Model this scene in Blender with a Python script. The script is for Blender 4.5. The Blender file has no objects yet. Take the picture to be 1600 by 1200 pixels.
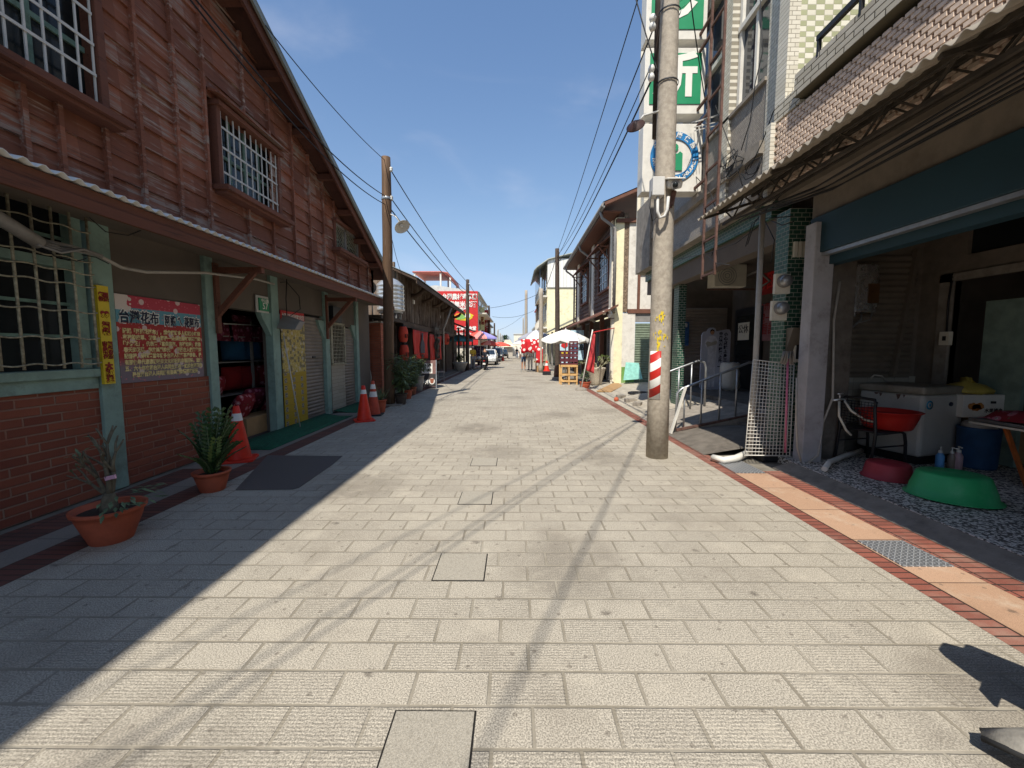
import bpy, bmesh, math, random
from mathutils import Vector, Matrix, Quaternion
R = math.radians
rnd = random.Random(11)
SC = bpy.context.scene
C = SC.collection
# ---------------------------------------------------------------- camera model of the photograph
FPX = 640.0
PITCH = math.atan(55 / 640); YAW = math.atan(4 / 640)
CAM = Vector((0, 0, 1.5))
FW = Vector((-math.sin(YAW) * math.cos(PITCH), math.cos(YAW) * math.cos(PITCH), -math.sin(PITCH)))
RT = Vector((math.cos(YAW), math.sin(YAW), 0)); UP = RT.cross(FW)
def ray(px, py): return FW + RT * ((px - 800) / FPX) + UP * ((600 - py) / FPX)
def on(ax, val, px, py):
    d = ray(px, py); t = (val - CAM[ax]) / d[ax]; return CAM + d * t
def onX(px, py, x): return on(0, x, px, py)
def onY(px, py, y): return on(1, y, px, py)
def onZ(px, py, z=0.0): return on(2, z, px, py)
def V(*a): return Vector(a)
# ---------------------------------------------------------------- mesh builder
class MB:
    def __init__(s): s.v = []; s.f = []; s.mi = []; s.m = 0; s.sm = []
    def vert(s, p): s.v.append(Vector(p)); return len(s.v) - 1
    def face(s, idx, smooth=False): s.f.append(tuple(idx)); s.mi.append(s.m); s.sm.append(smooth)
    def poly(s, pts): s.face([s.vert(p) for p in pts]); return s
    def box(s, x0, x1, y0, y1, z0, z1, M=None):
        if x0 > x1: x0, x1 = x1, x0
        if y0 > y1: y0, y1 = y1, y0
        if z0 > z1: z0, z1 = z1, z0
        ps = [V(x, y, z) for z in (z0, z1) for y in (y0, y1) for x in (x0, x1)]
        if M is not None: ps = [M @ p for p in ps]
        b = len(s.v); s.v += ps
        for q in ((0, 2, 3, 1), (4, 5, 7, 6), (0, 1, 5, 4), (1, 3, 7, 5), (3, 2, 6, 7), (2, 0, 4, 6)):
            s.face([b + i for i in q])
        return s
    def bar(s, p, q, w, h=None, up=(0, 0, 1)):
        p = Vector(p); q = Vector(q); h = h or w; d = q - p; L = d.length
        if L < 1e-6: return s
        d.normalize(); u = Vector(up)
        if abs(d.dot(u)) > .98: u = V(1, 0, 0)
        sx = d.cross(u).normalized(); sz = sx.cross(d)
        b = len(s.v)
        for c in (p, q):
            for a, e in ((-1, -1), (1, -1), (1, 1), (-1, 1)): s.v.append(c + sx * (a * w / 2) + sz * (e * h / 2))
        for q4 in ((3, 2, 1, 0), (4, 5, 6, 7), (0, 1, 5, 4), (1, 2, 6, 5), (2, 3, 7, 6), (3, 0, 4, 7)):
            s.face([b + i for i in q4])
        return s
    def tube(s, pts, r, n=8, cap=True, smooth=True):
        pts = [Vector(p) for p in pts]; m = len(pts)
        rs = r if isinstance(r, (list, tuple)) else [r] * m
        T = [(pts[min(i + 1, m - 1)] - pts[max(i - 1, 0)]).normalized() for i in range(m)]
        u = V(0, 0, 1) if abs(T[0].z) < .9 else V(1, 0, 0)
        u = (u - T[0] * u.dot(T[0])).normalized(); rings = []
        for i in range(m):
            u = u - T[i] * u.dot(T[i])
            if u.length < 1e-5: u = T[i].orthogonal()
            u.normalize(); w = T[i].cross(u); b = len(s.v)
            for k in range(n):
                a = 2 * math.pi * k / n; s.v.append(pts[i] + (u * math.cos(a) + w * math.sin(a)) * rs[i])
            rings.append(b)
        for i in range(m - 1):
            for k in range(n):
                k2 = (k + 1) % n
                s.face((rings[i] + k, rings[i] + k2, rings[i + 1] + k2, rings[i + 1] + k), smooth)
        if cap:
            s.face([rings[0] + k for k in range(n)][::-1]); s.face([rings[-1] + k for k in range(n)])
        return s
    def lathe(s, prof, n=24, c=(0, 0, 0), sx=1, sy=1, smooth=True, M=None, cap=False):
        c = Vector(c); rings = []
        for (r, z) in prof:
            b = len(s.v)
            for k in range(n):
                a = 2 * math.pi * k / n; p = c + V(r * math.cos(a) * sx, r * math.sin(a) * sy, z)
                s.v.append(M @ p if M is not None else p)
            rings.append(b)
        for i in range(len(prof) - 1):
            for k in range(n):
                k2 = (k + 1) % n
                s.face((rings[i] + k, rings[i] + k2, rings[i + 1] + k2, rings[i + 1] + k), smooth)
        if cap:
            s.face([rings[0] + k for k in range(n)][::-1]); s.face([rings[-1] + k for k in range(n)])
        return s
    def prism(s, pts, d):
        d = Vector(d); a = [s.vert(p) for p in pts]; b = [s.vert(Vector(p) + d) for p in pts]; n = len(a)
        s.face(a[::-1]); s.face(b)
        for i in range(n): s.face((a[i], a[(i + 1) % n], b[(i + 1) % n], b[i]))
        return s
    def grid(s, P, smooth=True):
        b = len(s.v); nu = len(P); nv = len(P[0])
        for row in P:
            for p in row: s.v.append(Vector(p))
        for i in range(nu - 1):
            for j in range(nv - 1):
                s.face((b + i * nv + j, b + (i + 1) * nv + j, b + (i + 1) * nv + j + 1, b + i * nv + j + 1), smooth)
        return s
    def ball(s, c, r, n=8, sc=(1, 1, 1)):
        prof = [(max(1e-4, math.sin(math.pi * i / n)) * r, -math.cos(math.pi * i / n) * r * sc[2]) for i in range(n + 1)]
        return s.lathe(prof, n * 2, c, sc[0], sc[1])
    def leaf(s, base, d, side, L, w, bend=0.0):
        base = Vector(base); d = Vector(d).normalized(); side = Vector(side).normalized(); up = side.cross(d)
        a = base; b = base + d * L * .45 + side * w / 2 - up * bend * L * .2; c = base + d * L - up * bend * L; e = base + d * L * .45 - side * w / 2 - up * bend * L * .2
        mid = base + d * L * .5 - up * (bend * L * .25 + w * .12)
        A, B, Cc, E, Md = [s.vert(p) for p in (a, b, c, e, mid)]
        s.face((A, B, Md)); s.face((B, Cc, Md)); s.face((Cc, E, Md)); s.face((E, A, Md)); return s
    def build(s, name, mats, parent=None, local=False, bevel=0.0, solid=0.0):
        me = bpy.data.meshes.new(name)
        vs = s.v
        if parent is not None and not local:
            W = MW[parent.name].inverted(); vs = [W @ v for v in vs]
        me.from_pydata([tuple(v) for v in vs], [], s.f)
        if not isinstance(mats, (list, tuple)): mats = [mats]
        for m in mats: me.materials.append(m)
        me.polygons.foreach_set('material_index', s.mi); me.polygons.foreach_set('use_smooth', s.sm)
        me.update()
        o = bpy.data.objects.new(name, me); C.objects.link(o)
        if parent is not None: o.parent = parent; MW[o.name] = MW[parent.name]
        else: MW[o.name] = Matrix()
        if solid:
            md = o.modifiers.new('solid', 'SOLIDIFY'); md.thickness = solid; md.offset = 0
        if bevel:
            md = o.modifiers.new('bevel', 'BEVEL'); md.width = bevel; md.segments = 2; md.limit_method = 'ANGLE'; md.angle_limit = R(40)
        return o
MW = {}
def tag(o, label, cat, group=None, kind=None):
    o['label'] = label; o['category'] = cat
    if group: o['group'] = group
    if kind: o['kind'] = kind
    return o
def thing(name, label, cat, loc=(0, 0, 0), rz=0.0, group=None):
    o = bpy.data.objects.new(name, None); C.objects.link(o); o.empty_display_size = .1
    o.location = loc; o.rotation_euler = (0, 0, rz)
    MW[o.name] = Matrix.Translation(Vector(loc)) @ Matrix.Rotation(rz, 4, 'Z')
    return tag(o, label, cat, group)
def struct(o): o['kind'] = 'structure'; return o
def dup(o, loc, rz=0.0, label=None, scale=None):
    r = o.copy(); C.objects.link(r); r.location = loc; r.rotation_euler = (0, 0, rz)
    MW[r.name] = Matrix.Translation(Vector(loc)) @ Matrix.Rotation(rz, 4, 'Z')
    if scale: r.scale = (scale,) * 3 if not isinstance(scale, (tuple, list)) else scale
    if label: r['label'] = label
    for ch in list(o.children):
        c = ch.copy(); C.objects.link(c); c.parent = r; MW[c.name] = MW[r.name]
        for g in ch.children:
            d = g.copy(); C.objects.link(d); d.parent = c; MW[d.name] = MW[r.name]
    return r
def text(name, body, size, origin, udir, vdir, mat, parent, depth=.004, bold=0.0, align='CENTER', fitw=None, vertical=False, gap=1.0, shear=0, local=False):
    """lettering as a mesh: origin = centre of the line, udir = reading direction, vdir = up"""
    origin = Vector(origin); u = Vector(udir).normalized(); v = Vector(vdir).normalized(); n = u.cross(v)
    dg = bpy.context.evaluated_depsgraph_get
    mb = MB(); lines = list(body) if vertical else [body]
    for i, t in enumerate(lines):
        cu = bpy.data.curves.new('tmp', 'FONT'); cu.body = t; cu.size = size; cu.align_x = align; cu.align_y = 'CENTER'
        cu.extrude = depth / 2; cu.offset = bold; cu.resolution_u = 2; cu.shear = shear
        ob = bpy.data.objects.new('tmp', cu); C.objects.link(ob); bpy.context.view_layer.update()
        me = bpy.data.meshes.new_from_object(ob.evaluated_get(dg()))
        xs = [p.co.x for p in me.vertices] or [0, 1]; sc = 1.0
        if fitw and not vertical: sc = fitw / max(1e-6, max(xs) - min(xs))
        off = -(len(lines) - 1) / 2 * size * gap + i * size * gap if vertical else 0
        cx = (max(xs) + min(xs)) / 2 if align == 'CENTER' else 0
        b = len(mb.v)
        for p in me.vertices: mb.v.append(origin + u * ((p.co.x - cx) * sc) + v * (p.co.y - off) + n * p.co.z)
        for f in me.polygons: mb.face([b + k for k in f.vertices])
        bpy.data.objects.remove(ob); bpy.data.curves.remove(cu); bpy.data.meshes.remove(me)
    return mb.build(name, mat, parent, local=local)
# ---------------------------------------------------------------- node helpers
class NG:
    def __init__(s, name, rough=.7, metal=0.0, spec=.4):
        s.mat = bpy.data.materials.new(name); s.mat.use_nodes = True
        s.nt = s.mat.node_tree; s.N = s.nt.nodes; s.L = s.nt.links
        s.b = s.N['Principled BSDF']; s.b.inputs['Roughness'].default_value = rough; s.b.inputs['Metallic'].default_value = metal
        s.b.inputs['Specular IOR Level'].default_value = spec
        s.co = s.N.new('ShaderNodeTexCoord').outputs['Object']
        s._sep = None
    def set(s, k, v):
        if hasattr(v, 'is_linked') or hasattr(v, 'links'): s.L.new(v, k)
        else: k.default_value = v
    def m(s, op, a, b=None, c=None, clamp=False):
        n = s.N.new('ShaderNodeMath'); n.operation = op; n.use_clamp = clamp
        for i, x in enumerate((a, b, c)):
            if x is not None: s.set(n.inputs[i], x)
        return n.outputs[0]
    def sep(s):
        if s._sep is None:
            n = s.N.new('ShaderNodeSeparateXYZ'); s.L.new(s.co, n.inputs[0]); s._sep = n.outputs
        return s._sep
    def ax(s, k): return s.sep()['XYZ'.index(k)]
    def comb(s, x, y, z):
        n = s.N.new('ShaderNodeCombineXYZ')
        for i, q in enumerate((x, y, z)): s.set(n.inputs[i], q)
        return n.outputs[0]
    def mapv(s, scale, v=None):
        n = s.N.new('ShaderNodeMapping'); s.L.new(v or s.co, n.inputs[0]); n.inputs['Scale'].default_value = scale; return n.outputs[0]
    def noise(s, scale=5, detail=3, v=None, rough=.6, dist=0.0):
        n = s.N.new('ShaderNodeTexNoise'); s.L.new(v or s.co, n.inputs['Vector'])
        n.inputs['Scale'].default_value = scale; n.inputs['Detail'].default_value = detail; n.inputs['Roughness'].default_value = rough
        n.inputs['Distortion'].default_value = dist
        return n.outputs[0]
    def white(s, v):
        n = s.N.new('ShaderNodeTexWhiteNoise'); n.noise_dimensions = '3D'; s.L.new(v, n.inputs['Vector']); return n.outputs['Value']
    def vor(s, scale, v=None, feat='F1', out=0, dim='3D'):
        n = s.N.new('ShaderNodeTexVoronoi'); n.feature = feat; n.voronoi_dimensions = dim; s.L.new(v or s.co, n.inputs['Vector']); n.inputs['Scale'].default_value = scale; return n.outputs[out]
    def ramp(s, f, lo, hi):   # smoothstep
        n = s.N.new('ShaderNodeMapRange'); n.interpolation_type = 'SMOOTHSTEP'; s.set(n.inputs[0], f)
        n.inputs[1].default_value = lo; n.inputs[2].default_value = hi; return n.outputs[0]
    def mix(s, f, a, b, mode='MIX'):
        n = s.N.new('ShaderNodeMix'); n.data_type = 'RGBA'; n.blend_type = mode; s.set(n.inputs[0], f)
        for k, q in ((6, a), (7, b)):
            if isinstance(q, (tuple, list)): n.inputs[k].default_value = (*q[:3], 1)
            else: s.L.new(q, n.inputs[k])
        return n.outputs[2]
    def color(s, c):
        if isinstance(c, (tuple, list)): s.b.inputs['Base Color'].default_value = (*c[:3], 1)
        else: s.L.new(c, s.b.inputs['Base Color'])
        return s
    def rough(s, c): s.set(s.b.inputs['Roughness'], c); return s
    def bump(s, h, dist=.004, strength=1.0):
        n = s.N.new('ShaderNodeBump'); n.inputs['Strength'].default_value = strength; n.inputs['Distance'].default_value = dist
        s.L.new(h, n.inputs['Height']); s.L.new(n.outputs[0], s.b.inputs['Normal']); return s
def hx(h, k=1.0):
    h = h.lstrip('#'); c = [int(h[i:i + 2], 16) / 255 for i in (0, 2, 4)]
    return tuple((x / 12.92 if x <= .04045 else ((x + .055) / 1.055) ** 2.4) * k for x in c)
def lum(c, k): return tuple(min(.95, x * k) for x in c)
_plain = {}
def paint(name, c, rough=.6, metal=0.0, var=.18, scale=6, dirt=None, dirtamt=.35, bump=0.0, bscale=60, spec=.4):
    """painted / plain surface with mottling, dirt and fine relief"""
    if name in _plain: return _plain[name]
    g = NG(name, rough, metal, spec)
    n1 = g.noise(scale, 5); col = g.mix(g.ramp(n1, .3, .7), lum(c, 1 - var), lum(c, 1 + var))
    if dirt is not None:
        n2 = g.noise(scale * .37, 8, rough=.75); col = g.mix(g.m('MULTIPLY', g.ramp(n2, .48, .72), dirtamt), col, dirt)
    g.color(col)
    g.rough(g.m('ADD', g.m('MULTIPLY', n1, .2), rough - .1))
    if bump: g.bump(g.noise(bscale, 4), bump)
    _plain[name] = g.mat; return g.mat
def cells(name, ua, va, Lu, Lv, offset=.5, mortar=.006, cols=((.3, .3, .3), (.2, .2, .2)), mcol=(.2, .18, .16), rough=.8, bump=.003,
          u0=0., v0=0., speck=0., ridge=0., checker=None, stain=None, jitter=0., soft=.5, stainamt=.4, specscale=260, spec=.35, mvar=0., spots=False):
    """laid units (pavers, bricks, tiles) in any plane"""
    g = NG(name, rough, 0, spec)
    U = g.m('DIVIDE', g.m('SUBTRACT', g.ax(ua), u0), Lu); Vv = g.m('DIVIDE', g.m('SUBTRACT', g.ax(va), v0), Lv)
    row = g.m('FLOOR', Vv); vf = g.m('SUBTRACT', Vv, row)
    sh = g.m('MULTIPLY', g.m('FLOORED_MODULO', row, 2.), offset)
    if jitter:
        sh = g.m('ADD', sh, g.m('MULTIPLY', g.white(g.comb(row, 3.3, 1.7)), jitter))
    U2 = g.m('ADD', U, sh); col = g.m('FLOOR', U2); uf = g.m('SUBTRACT', U2, col)
    cid = g.comb(col, row, 0.37); r1 = g.white(cid); r2 = g.white(g.comb(col, row, 5.11))
    du = g.m('MULTIPLY', g.m('MINIMUM', uf, g.m('SUBTRACT', 1., uf)), Lu)
    dv = g.m('MULTIPLY', g.m('MINIMUM', vf, g.m('SUBTRACT', 1., vf)), Lv)
    d = g.m('MINIMUM', du, dv)
    if mvar: d = g.m('ADD', d, g.m('MULTIPLY', g.m('SUBTRACT', g.noise(9, 3), .5), mvar))
    inside = g.ramp(d, mortar * soft, mortar)
    c = g.mix(r1, cols[0], cols[1])
    if checker is not None:
        ck = g.m('FLOORED_MODULO', g.m('ADD', col, row), 2.); ck = g.m('GREATER_THAN', ck, .5)
        c = g.mix(ck, c, g.mix(r2, checker, lum(checker, .85)))
    h = inside
    if speck:
        sp = g.noise(specscale, 2); c = g.mix(speck, c, g.mix(g.ramp(sp, .35, .65), lum(cols[0], .5), lum(cols[0], 1.5)))
        h = g.m('ADD', h, g.m('MULTIPLY', sp, .25))
    if ridge:
        rg = g.m('SINE', g.m('MULTIPLY', g.m('ADD', g.ax(va), g.m('MULTIPLY', g.noise(14, 2), .012)), 2 * math.pi / .017))
        rg = g.m('MULTIPLY', g.m('GREATER_THAN', r2, .5), rg); br = g.noise(40, 3)
        rg = g.m('MULTIPLY', rg, g.ramp(br, .3, .6))
        h = g.m('ADD', h, g.m('MULTIPLY', rg, ridge)); c = g.mix(g.m('MULTIPLY', g.m('LESS_THAN', rg, -.45), .35), c, lum(cols[1], .45))
    if stain is not None:
        s1 = g.noise(.9, 6, rough=.7); c = g.mix(g.m('MULTIPLY', g.ramp(s1, .45, .75), stainamt), c, stain)
        s2 = g.noise(7, 5, rough=.7); c = g.mix(g.m('MULTIPLY', g.ramp(s2, .62, .78), stainamt * .8), c, lum(stain, .8))
    if spots:
        w1 = g.vor(1.05, dim='2D'); nz = g.noise(30, 3); c = g.mix(g.m('MULTIPLY', g.ramp(g.m('ADD', w1, g.m('MULTIPLY', nz, .09)), .085, .05), .6), c, hx('4a423a'))
        w2 = g.vor(.42, dim='2D'); c = g.mix(g.m('MULTIPLY', g.ramp(g.m('ADD', w2, g.m('MULTIPLY', g.noise(5, 5), .4)), .48, .25), .38), c, hx('5f574d'))
        w3 = g.vor(4.3, dim='2D'); c = g.mix(g.m('MULTIPLY', g.ramp(g.m('ADD', w3, g.m('MULTIPLY', nz, .08)), .10, .07), .5), c, hx('5b5248'))
        c = g.mix(g.m('MULTIPLY', g.ramp(g.noise(3.2, 6, rough=.75), .5, .75), .4), c, hx('c6bca9'))
        c = g.mix(g.m('MULTIPLY', g.ramp(g.noise(11, 5, rough=.8), .55, .75), .35), c, hx('6f675b'))
    if mvar: mcol = g.mix(g.ramp(g.noise(2.3, 4), .4, .65), mcol, g.mix(.6, mcol, cols[0]))
    c = g.mix(inside, mcol, c); g.color(c); g.bump(h, bump)
    g.rough(g.m('SUBTRACT', rough + .1, g.m('MULTIPLY', inside, .1)))
    return g.mat
def wood(name, base, worn, grain='Y', amt=.5, Lu=.48, Lv=.24, va='Z', ua='Y', v0=0., dark=(.02, .012, .01), rough=.8):
    """weathered boards: tone per board, long grain streaks, bare grey patches where the stain has gone"""
    g = NG(name, rough)
    st = {'X': (2.2, 40, 40), 'Y': (40, 2.2, 40), 'Z': (40, 40, 2.2)}[grain]
    cid = g.comb(g.m('FLOOR', g.m('DIVIDE', g.ax(ua), Lu)), g.m('FLOOR', g.m('DIVIDE', g.m('SUBTRACT', g.ax(va), v0), Lv)), .5)
    r1 = g.white(cid); gv = g.mapv(st)
    n1 = g.noise(1.0, 4, gv, .7); n2 = g.noise(1.1, 4, v=None, rough=.7); n3 = g.noise(.8, 5, g.mapv(tuple(x * .62 for x in st)), .75)
    c = g.mix(r1, lum(base, .7), lum(base, 1.25)); c = g.mix(g.m('MULTIPLY', g.ramp(n1, .52, .72), .62), c, dark)
    w = g.m('ADD', g.m('MULTIPLY', n3, .75), g.m('ADD', g.m('MULTIPLY', n2, .55), g.m('MULTIPLY', r1, .1)))
    wm = g.m('MULTIPLY', g.ramp(w, .98 - amt * .5, 1.12 - amt * .5), g.ramp(n1, .3, .55))
    c = g.mix(wm, c, g.mix(r1, worn, lum(worn, .7))); g.color(c); g.bump(n1, .003)
    return g.mat
# ================================================================ camera, sky, sun
cam = bpy.data.cameras.new('camera'); co = bpy.data.objects.new('camera', cam); C.objects.link(co)
cam.sensor_width = 36; cam.lens = 36 * FPX / 1600; cam.clip_start = .05; cam.clip_end = 2000
co.location = CAM; co.rotation_euler = (R(90) - PITCH, 0, YAW); SC.camera = co
SA, SB = .24, .70                                   # light travels (SA, SB, -1)
sd = Vector((SA, SB, -1)).normalized()
sl = bpy.data.lights.new('sun', 'SUN'); sl.energy = 3.5; sl.angle = R(.53); sl.color = (1, .945, .85)
so = bpy.data.objects.new('sun', sl); C.objects.link(so); so.rotation_euler = sd.to_track_quat('-Z', 'Y').to_euler(); so.location = (-20, -30, 40)
W = bpy.data.worlds.new('World'); SC.world = W; W.use_nodes = True
nt = W.node_tree; bg = nt.nodes['Background']; sky = nt.nodes.new('ShaderNodeTexSky'); sky.sky_type = 'NISHITA'; sky.sun_disc = False
sky.sun_elevation = math.asin(-sd.z); sky.sun_rotation = math.atan2(-SA, -SB) % (2 * math.pi)
sky.air_density = 1.0; sky.dust_density = .3; sky.ozone_density = 1.1; sky.altitude = 300
wtc = nt.nodes.new('ShaderNodeTexCoord'); wmp = nt.nodes.new('ShaderNodeMapping'); wmp.inputs['Scale'].default_value = (1.2, .7, 3.2); wmp.inputs['Rotation'].default_value = (0, R(35), R(20))
wn = nt.nodes.new('ShaderNodeTexNoise'); wn.inputs['Scale'].default_value = 2.2; wn.inputs['Detail'].default_value = 6; wn.inputs['Distortion'].default_value = .6
wr = nt.nodes.new('ShaderNodeMapRange'); wr.interpolation_type = 'SMOOTHSTEP'; wr.inputs[1].default_value = .5; wr.inputs[2].default_value = .85; wr.inputs[4].default_value = .13
wx = nt.nodes.new('ShaderNodeMix'); wx.data_type = 'RGBA'; wx.inputs[7].default_value = (8, 8.4, 9, 1)
nt.links.new(wtc.outputs['Generated'], wmp.inputs[0]); nt.links.new(wmp.outputs[0], wn.inputs['Vector']); nt.links.new(wn.outputs[0], wr.inputs[0])
nt.links.new(wr.outputs[0], wx.inputs[0]); nt.links.new(sky.outputs[0], wx.inputs[6]); wt = nt.nodes.new('ShaderNodeMix'); wt.data_type = 'RGBA'; wt.blend_type = 'MULTIPLY'; wt.inputs[0].default_value = 1; wt.inputs[7].default_value = (1.0, .965, 1.03, 1)
hs = nt.nodes.new('ShaderNodeHueSaturation'); hs.inputs['Saturation'].default_value = 1.13; hs.inputs['Value'].default_value = 1.0
nt.links.new(wx.outputs[2], wt.inputs[6]); nt.links.new(wt.outputs[2], hs.inputs['Color']); dk = nt.nodes.new('ShaderNodeMix'); dk.data_type = 'RGBA'; dk.blend_type = 'MULTIPLY'; dk.inputs[0].default_value = 1; dk.inputs[7].default_value = (.115, .115, .115, 1)
da = nt.nodes.new('ShaderNodeMix'); da.data_type = 'RGBA'; da.blend_type = 'ADD'; da.inputs[0].default_value = 1; da.inputs[7].default_value = (1, 1, 1, 1)
dv = nt.nodes.new('ShaderNodeMix'); dv.data_type = 'RGBA'; dv.blend_type = 'DIVIDE'; dv.inputs[0].default_value = 1
nt.links.new(hs.outputs[0], dk.inputs[6]); nt.links.new(dk.outputs[2], da.inputs[6]); nt.links.new(hs.outputs[0], dv.inputs[6]); nt.links.new(da.outputs[2], dv.inputs[7]); sp = nt.nodes.new('ShaderNodeSeparateXYZ'); mr = nt.nodes.new('ShaderNodeMapRange'); mr.interpolation_type = 'SMOOTHSTEP'; mr.inputs[1].default_value = 0; mr.inputs[2].default_value = .28
hz = nt.nodes.new('ShaderNodeMix'); hz.data_type = 'RGBA'; hz.inputs[6].default_value = (.66, .76, .94, 1); hz.inputs[7].default_value = (1, 1, 1, 1)
hm = nt.nodes.new('ShaderNodeMix'); hm.data_type = 'RGBA'; hm.blend_type = 'MULTIPLY'; hm.inputs[0].default_value = 1
nt.links.new(wtc.outputs['Generated'], sp.inputs[0]); nt.links.new(sp.outputs[2], mr.inputs[0]); nt.links.new(mr.outputs[0], hz.inputs[0]); nt.links.new(dv.outputs[2], hm.inputs[6]); nt.links.new(hz.outputs[2], hm.inputs[7]); nt.links.new(hm.outputs[2], bg.inputs['Color'])
bg.inputs['Strength'].default_value = .15
SC.view_settings.view_transform = 'Standard'; SC.view_settings.look = 'None'; SC.view_settings.exposure = 0.74; SC.view_settings.gamma = 1
SC.cycles.use_denoising = True; SC.cycles.max_bounces = 6; SC.cycles.diffuse_bounces = 4; SC.cycles.glossy_bounces = 3
SC.cycles.sample_clamp_indirect = 6
# ================================================================ materials
XL, XR = -4.27, 3.75
M = {}
M['paver'] = cells('granite_pavers', 'X', 'Y', .337, .187, .5, .0095, (hx('a9a192'), hx('938c80')), hx('877f70'), .85, .0035, u0=.1, v0=1.415, speck=.8, ridge=.24, stain=hx('6e6458'), jitter=.16, stainamt=.42, specscale=150, mvar=.006, spots=True)
M['brick_strip'] = cells('soldier_bricks', 'Y', 'X', .068, .21, 0, .006, (hx('8f5546'), hx('6d4036')), hx('39302a'), .85, .006, v0=2.45, speck=.3, stain=hx('ab9685'), stainamt=.65)
M['brick_strip_left'] = cells('soldier_bricks_left', 'Y', 'X', .068, .27, 0, .006, (hx('74483d'), hx('584039')), hx('4a4039'), .85, .006, v0=-3.52, speck=.2, stain=hx('6b5a50'), stainamt=.6)
M['slab'] = cells('kerb_slabs', 'Y', 'X', .62, 2.0, 0, .004, (hx('8f857a'), hx('7d746a')), hx('5a524a'), .85, .003, v0=-5, speck=.3, stain=hx('5f574e'))
M['tactile'] = cells('orange_slabs', 'Y', 'X', .6, 2.0, 0, .005, (hx('bb997f'), hx('a5846a')), hx('5d4a3c'), .85, .003, u0=.13, v0=1.5, speck=.3, stain=hx('826650'), stainamt=.75, spots=True)
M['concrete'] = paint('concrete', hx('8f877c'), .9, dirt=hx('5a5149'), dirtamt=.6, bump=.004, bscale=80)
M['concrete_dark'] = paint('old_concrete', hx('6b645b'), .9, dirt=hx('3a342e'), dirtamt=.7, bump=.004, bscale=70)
M['asphalt'] = paint('far_ground', hx('7b756a'), .9, dirt=hx('5a554c'))
M['cover'] = paint('granite_cover', hx('a29b8d'), .85, var=.25, scale=160, dirt=hx('6c6559'), dirtamt=.5, bump=.002, bscale=300)
M['steel_dark'] = paint('dark_cover', hx('5d5651'), .7, var=.4, scale=140, dirt=hx('45403c'), bump=.003, bscale=220)
M['gap'] = paint('joint', hx('1d1a17'), .95)
M['brick'] = cells('brick_wall', 'Y', 'Z', .31, .082, .5, .010, (hx('94543f'), hx('764033')), hx('937463'), .85, .008, speck=.2, stain=hx('6b3a2c'), jitter=.3, stainamt=.45, mvar=.006)
M['plaster'] = paint('grey_plaster', hx('6a6056'), .9, var=.12, scale=1.2, dirt=hx('5f564b'), dirtamt=.6, bump=.003, bscale=40)
M['green'] = paint('mint_paint', hx('87a196'), .65, var=.12, scale=5, dirt=hx('3f4038'), dirtamt=.55, bump=.003, bscale=50)
M['greendark'] = paint('green_timber', hx('6f8c80'), .7, var=.2, scale=8, dirt=hx('3a3c33'), dirtamt=.7, bump=.003)
M['siding'] = wood('weathered_siding', (.26, .092, .050), (.42, .33, .27), 'Y', .57, .48, .235)
M['batten'] = wood('weathered_battens', (.23, .095, .06), (.42, .34, .28), 'Z', .6, .48, 5.0)
M['redwood'] = wood('red_brown_timber', (.16, .06, .036), (.26, .19, .15), 'Y', .35, 2.5, 5.0)
M['fascia'] = wood('stained_fascia', (.135, .047, .026), (.17, .11, .08), 'Y', .3, 6, 5.0)
M['soffit'] = wood('soffit_boards', (.09, .034, .022), (.12, .07, .05), 'Y', .3, .5, 5.0)
M['metalroof'] = paint('grey_roof_sheet', hx('8c8f85'), .55, .2, var=.1, dirt=hx('5b5a50'))
M['whitepaint'] = paint('white_paint', hx('d8d4ca'), .55, var=.06, dirt=hx('8c8579'), dirtamt=.3)
M['whitemetal'] = paint('white_metal', hx('c9c7c1'), .5, var=.08, dirt=hx('7d756b'), dirtamt=.3)
M['rustwhite'] = paint('rusty_bars', hx('a29c86'), .7, var=.3, scale=30, dirt=hx('5b4a36'), dirtamt=.9)
M['glass'] = paint('window_glass', (.015, .018, .019), .15, var=.3, scale=1, spec=.3)
M['glassblue'] = paint('tinted_glass', (.02, .03, .045), .08, var=.3, scale=1, spec=.7)
M['black'] = paint('black_metal', (.018, .018, .02), .5)
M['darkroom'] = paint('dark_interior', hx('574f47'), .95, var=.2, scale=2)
M['shutter'] = paint('shutter_grey', hx('8b8177'), .55, .2, var=.12, scale=3, dirt=hx('5a5048'), dirtamt=.4)
M['shutterdark'] = paint('shutter_brown', hx('7d7366'), .6, .2, var=.12, scale=3, dirt=hx('40382f'), dirtamt=.5)
M['matgreen'] = paint('green_carpet', hx('1f5a41'), .95, var=.3, scale=25, dirt=hx('2b3b30'), bump=.004, bscale=250)
M['terra'] = paint('terracotta', hx('b1583c'), .75, var=.12, scale=8, dirt=hx('8a4632'), bump=.001)
M['terradull'] = paint('terracotta_dull', hx('93573f'), .8, var=.18, scale=8, dirt=hx('5e4030'))
M['soil'] = paint('potting_soil', hx('3b2f26'), .98, var=.4, scale=60, bump=.01, bscale=90)
M['bark'] = paint('stem_bark', hx('625b4b'), .9, var=.3, scale=20, bump=.003)
M['leaf'] = paint('leaf_dark', (.035, .075, .022), .45, var=.35, scale=14)
M['leafpale'] = paint('leaf_pale', (.14, .19, .05), .5, var=.3, scale=14)
M['leafgrey'] = paint('leaf_greyish', (.115, .155, .075), .6, var=.4, scale=9)
M['orange'] = paint('cone_orange', hx('d8331f'), .5, var=.08, scale=10, dirt=hx('9a3022'), dirtamt=.4)
M['orangefade'] = paint('cone_faded', hx('b84a34'), .65, var=.12, scale=10, dirt=hx('7d3a2b'), dirtamt=.5)
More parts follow.
